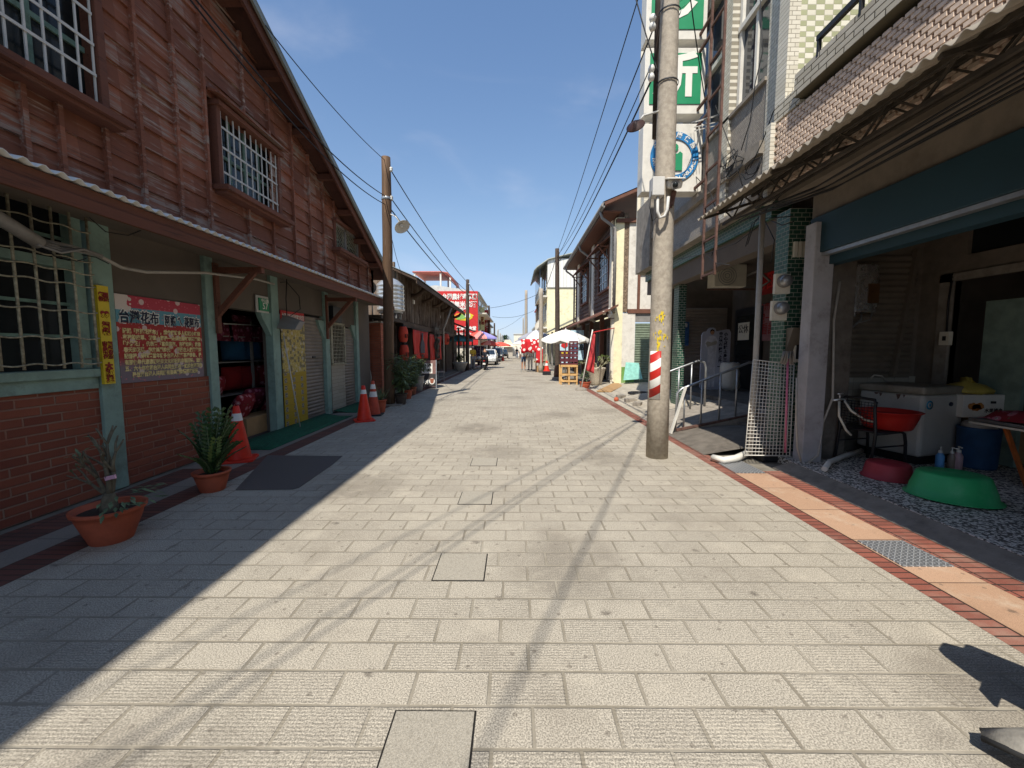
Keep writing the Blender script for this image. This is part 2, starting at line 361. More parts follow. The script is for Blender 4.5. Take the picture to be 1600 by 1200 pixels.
M['reflect'] = paint('reflective_white', hx('d9dad6'), .4, var=.05, dirt=hx('9a958c'))
M['signyellow'] = paint('sign_yellow', hx('d9bd2b'), .5, var=.06)
M['inkred'] = paint('sign_red_ink', hx('8e1b17'), .6)
M['red'] = paint('sign_red', hx('c42b2a'), .55, var=.08)
M['inkwhite'] = paint('ink_white', hx('e4e1d8'), .6, var=.03)
M['inknavy'] = paint('ink_navy', hx('1c2038'), .6)
M['inkblack'] = paint('ink_black', hx('1b1a19'), .6)
M['inkcream'] = paint('ink_cream', hx('e3d191'), .6)
M['inkblue'] = paint('ink_blue', hx('2e7f9e'), .6)
M['signgreen'] = paint('sign_green', hx('1f8a5d'), .5, var=.04)
M['polewood'] = wood('pole_wood', (.15, .085, .045), (.21, .16, .12), 'Z', .5, .1, 9.0)
M['poledark'] = paint('pole_dark', hx('4b4038'), .9, var=.25, scale=8)
M['poleconc'] = paint('pole_concrete', hx('a69c8d'), .9, var=.16, scale=20, dirt=hx('6f6353'), dirtamt=.45, bump=.004, bscale=120)
M['wire'] = paint('cable_black', (.012, .012, .013), .6)
M['pvc'] = paint('pvc_grey', hx('b1aa9f'), .5, var=.08, dirt=hx('6b6459'), dirtamt=.5)
M['pvcdark'] = paint('pvc_dark', hx('8b8782'), .5, var=.1, dirt=hx('55504a'), dirtamt=.5)
M['porcelain'] = paint('porcelain', hx('dcdad2'), .25)
M['steelheater'] = paint('heater_steel', hx('d0d0ce'), .27, .78, var=.04, spec=.6)
M['stainless'] = paint('stainless', hx('d6d6d3'), .3, .7, var=.05, spec=.6)
M['galv'] = paint('galvanised', hx('a5a7a8'), .42, .75, var=.12, scale=12, dirt=hx('6d6a66'))
M['rust'] = paint('rusty_steel', hx('6b5148'), .8, .3, var=.3, scale=12, dirt=hx('4b2d20'), dirtamt=.7)
M['rubber'] = paint('rubber', (.02, .02, .02), .8)
M['cardboard'] = paint('cardboard', hx('a5835b'), .85, var=.08, dirt=hx('7d6243'))
def floral(name, base, f1, f2, scale=9):
    g = NG(name, .85); v = g.vor(scale); v2 = g.vor(scale * 1.7); n = g.noise(scale * 2.2, 3)
    c = g.mix(g.m('LESS_THAN', g.m('ADD', v, g.m('MULTIPLY', n, .25)), .52), base, f1)
    c = g.mix(g.m('LESS_THAN', g.m('ADD', v, g.m('MULTIPLY', n, .2)), .26), c, f2)
    c = g.mix(g.m('MULTIPLY', g.m('LESS_THAN', v2, .17), .8), c, (.05, .12, .06)); g.color(c); return g.mat
M['floral'] = floral('floral_cotton', hx('7d1620'), hx('a8646f'), hx('bba9a6'), 11)
M['floralpink'] = floral('floral_cotton_pink', hx('651a2e'), hx('95506a'), hx('ad979d'), 12)
M['floralred'] = floral('floral_awning', hx('c8202a'), hx('f0e6e0'), hx('e78b95'), 4.2)
M['bluecloth'] = paint('blue_cotton', hx('1b4a6b'), .9, var=.15)
M['redcloth'] = paint('red_cotton', hx('7d1218'), .9, var=.15)
M['greyfloor'] = paint('shop_floor', hx('6f675d'), .8, var=.2)
# ================================================================ ground, pavement, kerb strips
g = MB()
xs = [-600, -40, -4.4, 9, 40, 600]; ys = [-300, -12, 0, 30, 90, 200, 1500]
g.grid([[V(x, y, -.012) for y in ys] for x in xs], False)
struct(g.build('ground', M['asphalt']))
def sheet(name, x0, x1, y0, y1, z, mat, x0b=None, x1b=None):
    m = MB(); n = 24
    m.grid([[V(a + (b - a) * k / n, y0 + (y1 - y0) * k / n, z) for k in range(n + 1)] for a, b in ((x0, x0b if x0b is not None else x0), (x1, x1b if x1b is not None else x1))], False)
    return struct(m.build(name, mat))
sheet('pavement', -3.25, 2.45, -8, 130, 0, M['paver'], -3.25, 3.6)
sheet('brick_strip', -3.52, -3.25, -8, 40, .001, M['brick_strip_left'])
sheet('kerb_slabs', -3.79, -3.52, -8, 40, .002, M['slab'])
sheet('brick_strip', -4.15, -3.79, -8, 5.0, .003, M['brick_strip_left'])
sheet('kerb_slabs', -4.15, -3.79, 5.0, 12.5, .003, M['slab'])
sheet('brick_strip', 2.452, 2.66, -8, 16.5, .001, M['brick_strip'], 2.60, 2.81)
sheet('orange_slabs', 2.665, 3.04, -8, 4.85, .003, M['tactile'])
sheet('brick_strip', 3.045, 3.27, -8, 4.95, .001, M['brick_strip'])
# checker-plate covers let into the orange slabs
def checker_mat():
    g = NG('checker_plate', .4, .5); a = g.m('MULTIPLY', g.m('ADD', g.ax('X'), g.ax('Y')), 1 / .045); b = g.m('MULTIPLY', g.m('SUBTRACT', g.ax('X'), g.ax('Y')), 1 / .045)
    fa = g.m('ABSOLUTE', g.m('SUBTRACT', g.m('FRACT', a), .5)); fb = g.m('ABSOLUTE', g.m('SUBTRACT', g.m('FRACT', b), .5))
    ck = g.m('GREATER_THAN', g.m('FLOORED_MODULO', g.m('ADD', g.m('FLOOR', a), g.m('FLOOR', b)), 2.), .5)
    l1 = g.m('MULTIPLY', g.ramp(fa, .2, .1), ck); l2 = g.m('MULTIPLY', g.ramp(fb, .2, .1), g.m('SUBTRACT', 1., ck))
    h = g.m('MAXIMUM', l1, l2); g.color(g.mix(h, hx('85878a'), hx('c6c8ca'))); g.bump(h, .006); return g.mat
M['checker'] = checker_mat()
for (y0, y1, lab) in ((2.72, 3.1, 'checker plate drain cover set between orange slabs nearest the camera'), (4.86, 5.45, 'checker plate drain cover at the far end of the orange slabs beside white elbow pipe')):
    m = MB().box(2.675, 3.03, y0, y1, -.01, .012); o = m.build('drain_cover', M['checker'], bevel=.003); tag(o, lab, 'drain cover', 'checker plate drain covers')
# granite covers in the street
for (a, b, c_, d_, lab) in ((580, 728, 1113, 1235, 'stained square inspection cover at the very bottom of the photo'), (676, 755, 866, 907, 'square inspection cover crossed by cable shadow, second nearest'),
                      (716, 767, 769, 788, 'square inspection cover flush with pavers, third from the camera'), (735, 775, 716, 728, 'small inspection cover flush with pavers, farthest of the four')):
    p = onZ((a + b) / 2, c_); q = onZ((a + b) / 2, d_); l = onZ(a, d_).x; r = onZ(b, d_).x
    t = thing('inspection_cover', lab, 'inspection cover', ((l + r) / 2, (p.y + q.y) / 2, 0), 0, 'granite inspection covers in the paving')
    MB().box(l - .008, r + .008, q.y - .008, p.y + .008, -.01, .002).build('rim', M['gap'], t)
    MB().box(l, r, q.y, p.y, -.01, .005).build('lid', M['cover'], t)
pl = [onZ(*q) for q in ((368, 766), (418, 712), (535, 713), (520, 726), (468, 762), (458, 765))]
m = MB().prism([V(p.x, p.y, .001) for p in pl], (0, 0, .006)); o = m.build('access_plate', M['steel_dark'])
tag(o, 'large dark rectangular access plate in the shaded pavers beside the orange cone', 'access plate')
# green carpets by the doors
for (y0, y1, x1, lab) in ((5.95, 9.05, -3.62, 'long green carpet before the open shop door and yellow poster'), (9.5, 11.2, -3.72, 'short green carpet below the far grey shutter')):
    m = MB(); nn = 16
    m.grid([[V(x, y0 + (y1 - y0) * k / nn, .006 + .05 * max(0, 1 - (x + 4.25) / .45) ** 2 + rnd.uniform(0, .004)) for k in range(nn + 1)] for x in (-4.25, -4.1, -3.95, -3.8, x1)], True)
    tag(m.build('carpet', M['matgreen'], solid=.008), lab, 'carpet', 'green carpets on the left pavement')
# ================================================================ LEFT: wooden house
hA = thing('wooden_house', 'large two-storey house with worn red-brown wooden siding over green-posted shop fronts', 'house', (XL, 6, 0))
YE = 12.15
def wall_x(m, x, y0, y1, z0, z1, th=.16): m.box(x - th, x, y0, y1, z0, z1)
m = MB(); wall_x(m, XL, -5, 5.72, 0, 1.12); m.build('brick_base', M['brick'], hA)
m = MB()
wall_x(m, XL - .02, 4.38, 5.72, 1.12, 3.1); wall_x(m, XL - .02, 5.72, 7.25, 2.12, 3.1); wall_x(m, XL - .02, 7.25, 8.38, 0.0, 3.1)
wall_x(m, XL - .02, 8.38, 9.3, 2.22, 3.1); wall_x(m, XL - .02, 9.3, 9.55, 0, 3.1); wall_x(m, XL - .02, 10.3, 11.2, 2.05, 3.1); wall_x(m, XL - .02, 11.2, YE, 0, 3.1)
wall_x(m, XL - .02, 9.55, 10.3, 2.08, 3.1); wall_x(m, XL - .02, -5, 4.15, 2.98, 3.1)
m.build('plaster_wall', M['plaster'], hA)
m = MB(); wall_x(m, XL - .01, 9.55, 10.3, 0, 1.14, .2)
M['whitetile'] = cells('white_wall_tile', 'Y', 'Z', .6, .085, .5, .003, (hx('b0a898'), hx('a39b8b')), hx('7a7265'), .5, .002, stain=hx('857c6d'))
m.build('tiled_panel', M['whitetile'], hA)
for (a, b, w) in ((4.16, 4.37, .17), (5.68, 5.84, .14), (7.2, 7.42, .17), (9.22, 9.42, .16), (11.02, 11.2, .14)):
    MB().box(XL - .1, XL + .035, a, b, 0, 2.98).build('post', M['green'], hA, bevel=.008)
for (yc, s) in ((7.2, -1), (9.22, -1), (11.02, -1)):    # curved corner brackets of the shop fronts
    pts = [V(XL - .06, yc, 2.1)] + [V(XL - .06, yc + s * .26 * (1 - math.cos(a)), 2.1 - .0 - .34 * (1 - math.sin(a))) for a in [R(k) for k in (90, 70, 50, 30, 10, 0)]]
    MB().prism([V(XL - .08, yc, 2.12), V(XL - .08, yc + s * .28, 2.12), V(XL - .08, yc + s * .24, 2.02), V(XL - .08, yc + s * .12, 1.88), V(XL - .08, yc, 1.72)], (.09, 0, 0)).build('corner_bracket', M['green'], hA)
# upper wall: lapped boards between battens
XW = -4.2
def zr(y):     # roof line (outer top edge); unseen near part flattened to shape its shadow
    return 4.2 + (11.45 - y) * .447 if y > 3.35 else 4.2 + (11.45 - 3.35) * .447 + (y - 3.35) * .05
bats = [onX(p, 300, XW).y for p in (40, 95, 165, 220, 277, 322, 382, 420, 454, 479, 500, 517, 538, 554, 568, 580)]
bats = [-5, -4.5, -4, -3.5, -3, -2.5, -2, -1.5, -1, -.5, 0, .5, 1, 1.5, 2, 2.5] + [y for y in bats if y > 2.9] + [YE]
bats = sorted(bats); bats2 = [bats[0]]
for y in bats[1:]:
    if y - bats2[-1] > .25: bats2.append(y)
bats2[-1] = YE
wins = [dict(y0=2.35, y1=4.3, z0=3.86, z1=5.1), dict(y0=6.02, y1=7.42, z0=3.80, z1=4.86), dict(y0=9.72, y1=11.12, z0=3.84, z1=4.42)]
m = MB()
for i in range(len(bats2) - 1):
    a, b = bats2[i], bats2[i + 1]; z = 2.82; off = 0
    while True:
        hgt = .235; ztop = min(z + hgt + .02, 1e9); lim = min(zr(a), zr(b)) - .1
        top = [min(z + hgt + .03, zr(a) - .1), min(z + hgt + .03, zr(b) - .1)]
        if z > max(zr(a), zr(b)) - .1: break
        skip = any(w['y0'] - .03 < (a + b) / 2 < w['y1'] + .03 and w['z0'] - .02 < z + .1 < w['z1'] + .02 for w in wins)
        if not skip:
            t1 = .034 + rnd.uniform(-.006, .012); t0 = .006; e = rnd.uniform(-.006, .006)
            za = z + e; P = [V(XW + t1, a, za), V(XW + t1 + rnd.uniform(-.004, .004), b, za + rnd.uniform(-.004, .004)), V(XW + t0, b, max(za + .01, top[1])), V(XW + t0, a, max(za + .01, top[0]))]
            m.poly(P); m.poly([P[0], V(XW, a, za), V(XW, b, za), P[1]][::1])
        z += hgt
m.build('siding', M['siding'], hA)
m = MB()
m.prism([V(XW - .12, -5, 2.8), V(XW - .12, YE, 2.8), V(XW - .12, YE, zr(YE) - .1), V(XW - .12, 3.35, zr(3.35) - .1), V(XW - .12, -5, zr(-5) - .1)], (-.1, 0, 0)); m.build('wall_core', M['soffit'], hA)
m = MB()
for y in bats2:
    segs = [(2.82, zr(y) - .12)]
    for w in wins:
        if w['y0'] < y < w['y1']:
            segs = [(s0, w['z0']) for s0, s1 in segs if s0 < w['z0']] + [(w['z1'], s1) for s0, s1 in segs if s1 > w['z1']]
    for s0, s1 in segs:
        if s1 > s0 + .05: m.box(XW + .0, XW + .07, y - .021, y + .021, s0, s1)
m.build('siding', [M['siding'], M['batten']], hA)
def grille_window(w, kind, nv, nh):
    y0, y1, z0, z1 = w['y0'], w['y1'], w['z0'], w['z1']
    f = MB()
    f.box(XW - .1, XW + .075, y0 - .08, y0, z0 - .06, z1 + .09); f.box(XW - .1, XW + .075, y1, y1 + .08, z0 - .06, z1 + .09)
    f.box(XW - .1, XW + .13, y0 - .1, y1 + .1, z1, z1 + .07)
    fr = f.build('window', M['redwood'], hA, bevel=.006)
    s = MB().box(XW - .1, XW + .24, y0 - .16, y1 + .16, z0 - .09, z0 - .02).box(XW, XW + .19, y0 - .12, y1 + .12, z0 - .135, z0 - .09); s.build('sill', M['redwood'], fr, bevel=.006)
    if kind != 'mesh':
        s = MB().bar((XW + .02, y0 - .18, z1 + .16), (XW + .02, y1 + .18, z1 + .16), .03, .03)
        s.prism([V(XW + .0, y0 - .18, z1 + .19), V(XW + .2, y0 - .18, z1 + .12), V(XW + .2, y0 - .18, z1 + .10), V(XW, y0 - .18, z1 + .15)], (0, y1 - y0 + .36, 0)); s.build('hood', M['siding'], fr)
    gl = MB().box(XW - .1, XW - .085, y0, y1, z0 - .02, z1); gl.build('pane', M['glass'], fr)
    c = MB()
    for k in range(1, 4): yy = y0 + (y1 - y0) * k / 4; c.box(XW - .084, XW - .06, yy - .025, yy + .025, z0 - .02, z1)
    c.box(XW - .084, XW - .062, y0, y1, z0 + (z1 - z0) * .45, z0 + (z1 - z0) * .49); c.build('sash', M['greendark'], fr)
    b = MB(); xg = XW + .045
    if kind == 'mesh':
        for k in range(-6, 22):
            for sg in (1, -1):
                p = y0 + k * .09; q0 = V(xg - .03, p, z0); q1 = V(xg - .03, p + sg * (z1 - z0), z1)
                t0 = 0.; t1 = 1.
                lo, hi = (q0.y, q1.y)
                def clip(t): return q0 + (q1 - q0) * t
                ts = sorted([0, 1] + [t for t in ((y0 - q0.y) / (q1.y - q0.y), (y1 - q0.y) / (q1.y - q0.y)) if 0 < t < 1])
                for u0, u1 in zip(ts[:-1], ts[1:]):
                    if y0 <= clip((u0 + u1) / 2).y <= y1: b.bar(clip(u0), clip(u1), .008)
        b.build('grille', M['rustwhite'], fr)
        c = MB()
        for yy in (y0 + .02, (y0 + y1) / 2 - .1, y1 - .02): c.box(XW - .03, XW + .05, yy - .03, yy + .03, z0, z1)
        c.box(XW - .03, XW + .05, y0, y1, z1 - .05, z1); c.build('casing', M['pvcdark'], fr)
    else:
        for k in range(nv + 1): yy = y0 + .03 + (y1 - y0 - .06) * k / nv; b.box(xg - .006, xg + .006, yy - .009, yy + .009, z0, z1 - .02)
        for zz in nh: b.box(xg + .006, xg + .014, y0 + .02, y1 - .02, z0 + (z1 - z0) * zz - .014, z0 + (z1 - z0) * zz + .014)
        b.build('grille', M['whitemetal'], fr)
grille_window(wins[0], 'bars', 13, (.04, .27, .5, .73, .97)); grille_window(wins[1], 'bars', 10, (.2, .52, .78)); grille_window(wins[2], 'mesh', 0, ())
# roof over the gable with barge board, purlin ends and sheet edge
def roofprof(x0, x1, dz0, dz1, mat, name, bev=0):
    m = MB(); ys = [YE + .55, 11.45, 3.35, -6]
    for a, b in zip(ys[:-1], ys[1:]):
        za, zb = zr(a), zr(b)
        for x0_, x1_ in ((x0, x1),):
            vs = [V(x, y, z + d) for y, z in ((a, za), (b, zb)) for d in (dz0, dz1) for x in (x0_, x1_)]
            bb = len(m.v); m.v += vs
            for q in ((0, 1, 5, 4), (2, 6, 7, 3), (0, 4, 6, 2), (1, 3, 7, 5), (0, 2, 3, 1), (4, 5, 7, 6)): m.face([bb + i for i in q])
    return m.build(name, mat, hA)
roofprof(-12.5, -3.76, -.055, -.01, M['soffit'], 'roof_deck')
roofprof(-12.6, -3.72, -.008, .02, M['metalroof'], 'roof')
roofprof(-3.83, -3.79, -.25, -.057, M['redwood'], 'barge_board')
roofprof(-3.758, -3.722, -.10, -.012, M['metalroof'], 'sheet_edge')
y = 11.9
while y > 3:
    MB().box(-4.3, -3.86, y - .06, y + .06, zr(y) - .19, zr(y) - .08).build('purlin_end', M['redwood'], hA); y -= .95
m = MB(); m.box(-12.4, XW - .12, YE - .1, YE, 0, zr(YE) - .2); m.box(-12.4, -12.3, -5, YE, 0, 4.0); m.box(-12.4, XW - .12, -5, -4.9, 0, 6); m.build('side_walls', M['plaster'], hA)
# skirt canopy above the shops
m = MB(); n = int((YE + 5) / .02)
P = [[V(x, -5 + (YE + 5) * k / n, z + .02 * math.sin(2 * math.pi * k * (YE + 5) / n / .125)) for k in range(n + 1)] for x, z in ((-4.2, 2.98), (-3.50, 2.845))]
m.grid(P); cn = m.build('canopy_sheet', paint('white_corrugated', hx('dddcd7'), .5, var=.04), hA, solid=.004)
m = MB(); m.box(-3.585, -3.545, -5, YE, 2.735, 2.825); m.box(-3.56, -3.522, -5, YE, 2.635, 2.733); m.build('canopy_fascia', M['fascia'], hA, bevel=.004)
m = MB(); m.box(-4.27, -3.59, -5, YE, 2.765, 2.785); m.build('canopy_soffit', M['plaster'], hA)
for y in (2.0, 5.86, 9.28):
    m = MB(); m.box(XL + .0, XL + .075, y - .04, y + .04, 1.72, 2.70)
    m.bar((XL + .04, y, 2.60), (-3.54, y, 2.60), .07, .08); m.bar((XL + .05, y, 1.98), (-3.66, y, 2.58), .06, .075)
    m.build('canopy_bracket', M['redwood'], hA, bevel=.004)
# ground-floor grille window
wy0, wy1, wz0, wz1 = -2.2, 4.1, 1.3, 2.93
m = MB(); m.box(XL - .12, XL + .05, wy0, wy1 + .05, wz0 - .08, wz0); m.box(XL - .1, XL + .02, wy0, wy1 + .05, wz0 - .2, wz0 - .08); m.box(XL - .1, XL + .03, wy0, wy1, 2.9, 2.98)
for y in (4.02, 2.72, 1.4, .1, -1.2): m.box(XL - .1, XL + .0, y, y + .1, wz0, 2.9)
m.box(XL - .1, XL + .01, wy0, wy1, 2.26, 2.34)
gw = m.build('shop_window', M['green'], hA, bevel=.005)
m = MB().box(XL - .11, XL - .1, wy0, wy1, wz0, 2.9); m.build('pane', M['glass'], gw)
m = MB()
for k in range(6):
    for yb in (2.82, 1.5):
        pass
for yb in (3.37, 2.05, .75): m.box(XL - .098, XL - .06, yb - .02, yb + .02, wz0, 2.26)
for zz in (1.62, 1.93, 2.55): m.box(XL - .098, XL - .065, wy0, wy1, zz - .014, zz + .014)
m.build('glazing_bars', M['greendark'], gw)
m = MB(); xg = XL + .12
y = 4.06
k = 0
while y > -2:
    zt = 2.88; m.tube([V(xg, y, wz0 + .02), V(xg, y, zt)], .011, 6)
    y -= .155
for zz in (1.36, 1.6, 1.85, 2.1, 2.22, 2.34, 2.62, 2.82):
    pts = []; y = 4.08
    while y > -2: pts.append(V(xg + .012, y, zz + .010 * math.sin((y - 4.06) * math.pi / .155 * 1.0))); y -= .0388
    m.tube(pts, .0075, 5)
for zz in (1.4, 2.85):
    for y in (4.06, 2.0, 0): m.bar((XL - .05, y, zz), (xg, y, zz), .015)
m.build('security_grille', M['rustwhite'], gw)
# interior of the open shop
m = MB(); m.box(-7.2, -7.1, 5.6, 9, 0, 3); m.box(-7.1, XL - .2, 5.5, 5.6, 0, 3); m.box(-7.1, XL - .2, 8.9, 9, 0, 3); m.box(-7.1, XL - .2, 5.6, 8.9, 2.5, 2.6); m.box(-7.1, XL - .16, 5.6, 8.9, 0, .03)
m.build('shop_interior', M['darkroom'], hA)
# shutters
def shutter(y0, y1, z0, z1, x, mat, parent, pitch=.075, name='roller_shutter', axis='y', yfix=None, dep=1.0):
    m = MB(); P = []
    n = int((z1 - z0) / pitch)
    prof = []
    for i in range(n):
        zb = z0 + i * pitch
        for f, d in ((0, 0), (.15, .012), (.5, .018), (.85, .012), (.97, 0)): prof.append((zb + f * pitch, d * dep))
    if axis == 'y': P = [[V(x + d, yy, z) for z, d in prof] for yy in (y0, y1)]
    else: P = [[V(xx, yfix - d, z) for z, d in prof] for xx in (y0, y1)]
    m.grid(P)
    if axis == 'y': m.box(x - .02, x + .025, y0, y1, z0 - .06, z0)
    else: m.box(y0, y1, yfix - .025, yfix + .02, z0 - .06, z0)
    return m.build(name, mat, parent)
s1 = shutter(8.38, 9.22, .08, 2.2, XL - .06, M['shutter'], hA); MB().box(XL - .05, XL - .02, 8.72, 8.83, 1.3, 1.34).build('lock_plate', M['black'], s1)
shutter(10.32, 11.02, .08, 2.04, XL - .06, M['shutter'], hA)
m = MB(); m.box(XL - .02, XL + .03, 9.5, 9.58, 1.14, 2.1); m.box(XL - .02, XL + .03, 10.24, 10.31, 1.14, 2.1); m.box(XL - .02, XL + .03, 9.5, 10.31, 1.12, 1.17); m.box(XL - .02, XL + .03, 9.5, 10.31, 2.07, 2.12)
gw2 = m.build('grille_window', M['rustwhite'], hA); MB().box(XL - .06, XL - .05, 9.5, 10.3, 1.15, 2.08).build('pane', M['glass'], gw2)
m = MB()
for k in range(9): y = 9.58 + .08 * k; m.bar((XL, y, 1.15), (XL, y, 2.08), .012)
for k in range(11): z = 1.2 + .085 * k; m.bar((XL + .012, 9.56, z), (XL + .012, 10.26, z), .01); m.ball((XL + .012, 9.62 + .08 * (k % 8), z), .016, 4)
m.build('security_grille', M['rustwhite'], gw2)
m = MB(); m.box(XL - .15, XL + .1, 9.5, 9.95, 2.12, 2.48); m.build('vent_opening', M['black'], hA)
# ================================================================ generic makers
def cone(label, loc, h=.72, mat='orange', bands=((.70, .84),), rz=0.0, base=True, r0=.15):
    t = thing('traffic_cone', label, 'traffic cone', loc, rz, 'traffic cones along the street')
    rt = lambda f: r0 * (1 - f) + .033 * f
    m = MB(); m.lathe([(rt(f), .035 + (h - .035) * f) for f in (0, .2, .4, .6, .8, 1)] + [(.02, h)], 24, smooth=True, cap=False); m.build('body', M[mat], t, local=True)
    for a, b in bands:
        MB().lathe([(rt(a) + .003, .035 + (h - .035) * a), (rt(b) + .003, .035 + (h - .035) * b)], 24).build('reflective_band', M['reflect'], t, local=True)
    m = MB(); w = .2
    m.prism([V(x, y, 0) for x, y in ((-w, -w + .04), (-w + .04, -w), (w - .04, -w), (w, -w + .04), (w, w - .04), (w - .04, w), (-w + .04, w), (-w, w - .04))], (0, 0, .03))
    m.build('base', M[mat] if base else M['rubber'], t, local=True, bevel=.006); return t
def pot_mesh(rt, rb, h, lip=.03):
    return [(rb * .96, 0), (rb, .01), (rb + (rt - rb) * .75, h * .72), (rt - .012, h - lip), (rt + .004, h - lip), (rt + .01, h), (rt - .018, h), (rt - .024, h - .045), (.0005, h - .05)]
def plant_pot(t, rt, rb, h, mat='terra', name='pot'):
    p = MB().lathe(pot_mesh(rt, rb, h), 32).build(name, M[mat], t, local=True)
    MB().lathe([(rt - .026, h - .042), (.05, h - .03), (.0005, h - .028)], 20).build('soil', M['soil'], p, local=True); return p
def branches(mb, p, d, L, r, depth, tips, spread=.6, rg=rnd, shrink=.72):
    p = Vector(p); pts = [p]; d = Vector(d).normalized(); q = p
    for k in range(4):
        d = (d + V(rg.uniform(-.18, .18), rg.uniform(-.18, .18), rg.uniform(-.05, .12))).normalized(); q = q + d * L / 4; pts.append(q)
    mb.tube(pts, [r * (1 - .35 * k / 4) for k in range(5)], 7)
    if depth == 0: tips.append((q, d)); return
    n = rg.choice((2, 2, 3))
    for k in range(n):
        a = rg.uniform(0, 6.28); side = d.orthogonal().normalized(); side = Quaternion(d, a + k * 6.28 / n) @ side
        branches(mb, q, d + side * spread * rg.uniform(.6, 1.2), L * rg.uniform(shrink - .12, shrink + .12), r * .65, depth - 1, tips, spread, rg, shrink)
def bush(t, c, rx, rz, n, L, mats, stems=7, base_z=0.0, rg=rnd, upw=.5, name='foliage'):
    """many small leaves on stems that spread from one root"""
    st = MB(); lf = MB(); c = Vector(c)
    for s in range(stems):
        a = rg.uniform(0, 6.28); rr = rg.uniform(.2, 1) * rx; top = c + V(math.cos(a) * rr, math.sin(a) * rr, rg.uniform(.1, 1.0) * rz)
        b = V(c.x + math.cos(a) * .04, c.y + math.sin(a) * .04, base_z); mid = (b + top) / 2 + V(rg.uniform(-.05, .05), rg.uniform(-.05, .05), .08)
        pts = [b, mid, top]; st.tube(pts, [.008, .006, .003], 5)
        for k in range(n // stems):
            f = rg.uniform(.25, 1.08); q = b.lerp(mid, f * 2) if f < .5 else mid.lerp(top, f * 2 - 1)
            a2 = rg.uniform(0, 6.28); d = V(math.cos(a2), math.sin(a2), rg.uniform(-.5, .2 + upw)).normalized()
            lf.m = 0 if rg.random() < .75 else (1 if len(mats) > 1 else 0)
            lf.leaf(q, d, d.cross(V(0, 0, 1)) + V(0, 0, rg.uniform(-.4, .4)), L * rg.uniform(.6, 1.25), L * .3, rg.uniform(.0, .5))
    st.build('stems', M['bark'], t, local=True); lf.build(name, [M[x] for x in mats], t, local=True)
def umbrella(label, loc, r, h, mats, nrib=8, rise=.35, lean=(0, 0), flap=.12, group='market umbrellas', pole='whitemetal', sag=.06, rz=0.2):
    t = thing('market_umbrella', label, 'umbrella', loc, rz, group)
    top = V(lean[0], lean[1], h); m = MB(); K = 5
    for i in range(nrib):
        m.m = i % len(mats)
        a0 = 2 * math.pi * i / nrib; a1 = 2 * math.pi * (i + 1) / nrib; P = []
        for k in range(K + 1):
            f = k / K; row = []
            for j in range(5):
                g = j / 4; p0 = V(math.cos(a0), math.sin(a0), 0); p1 = V(math.cos(a1), math.sin(a1), 0); p = p0.lerp(p1, g) * r * f
                z = -rise * f ** 1.35 - sag * math.sin(math.pi * g) * f; row.append(top + V(p.x, p.y, z))
            P.append(row)
        row = [q + V(0, 0, -flap * (1 - .4 * math.sin(math.pi * j / 4))) for j, q in enumerate(P[-1])]; P.append(row); m.grid(P)
    m.build('canopy', [M[x] for x in mats], t, local=True)
    MB().tube([V(0, 0, .0), top + V(0, 0, .06)], .022, 8).build('pole', M[pole], t, local=True)
    rb = MB()
    for i in range(nrib):
        a0 = 2 * math.pi * i / nrib; rb.bar(top + V(0, 0, -.02), top + V(math.cos(a0) * r, math.sin(a0) * r, -rise - .01), .012)
    rb.build('ribs', M[pole], t, local=True)
    MB().lathe([(.001, .09), (.05, .09), (.24, .05), (.25, 0)], 20).build('base', M['concrete'], t, local=True); return t
def skin(name, chain, mat, parent, sub=2):
    """chain: list of (joint, position, radius, parent joint) -> one continuous surface"""
    names = [c[0] for c in chain]; me = bpy.data.meshes.new(name)
    me.from_pydata([tuple(c[1]) for c in chain], [(names.index(c[3]), i) for i, c in enumerate(chain) if c[3]], [])
    o = bpy.data.objects.new(name, me); C.objects.link(o); o.parent = parent; MW[o.name] = MW[parent.name]
    me.materials.append(mat)
    md = o.modifiers.new('skin', 'SKIN'); md.use_smooth_shade = True
    sv = me.skin_vertices[0].data
    for i, c in enumerate(chain):
        r = c[2]; sv[i].radius = r if isinstance(r, tuple) else (r, r)
    sv[0].use_root = True
    o.modifiers.new('sub', 'SUBSURF').levels = sub; o.modifiers['sub'].render_levels = sub
    return o
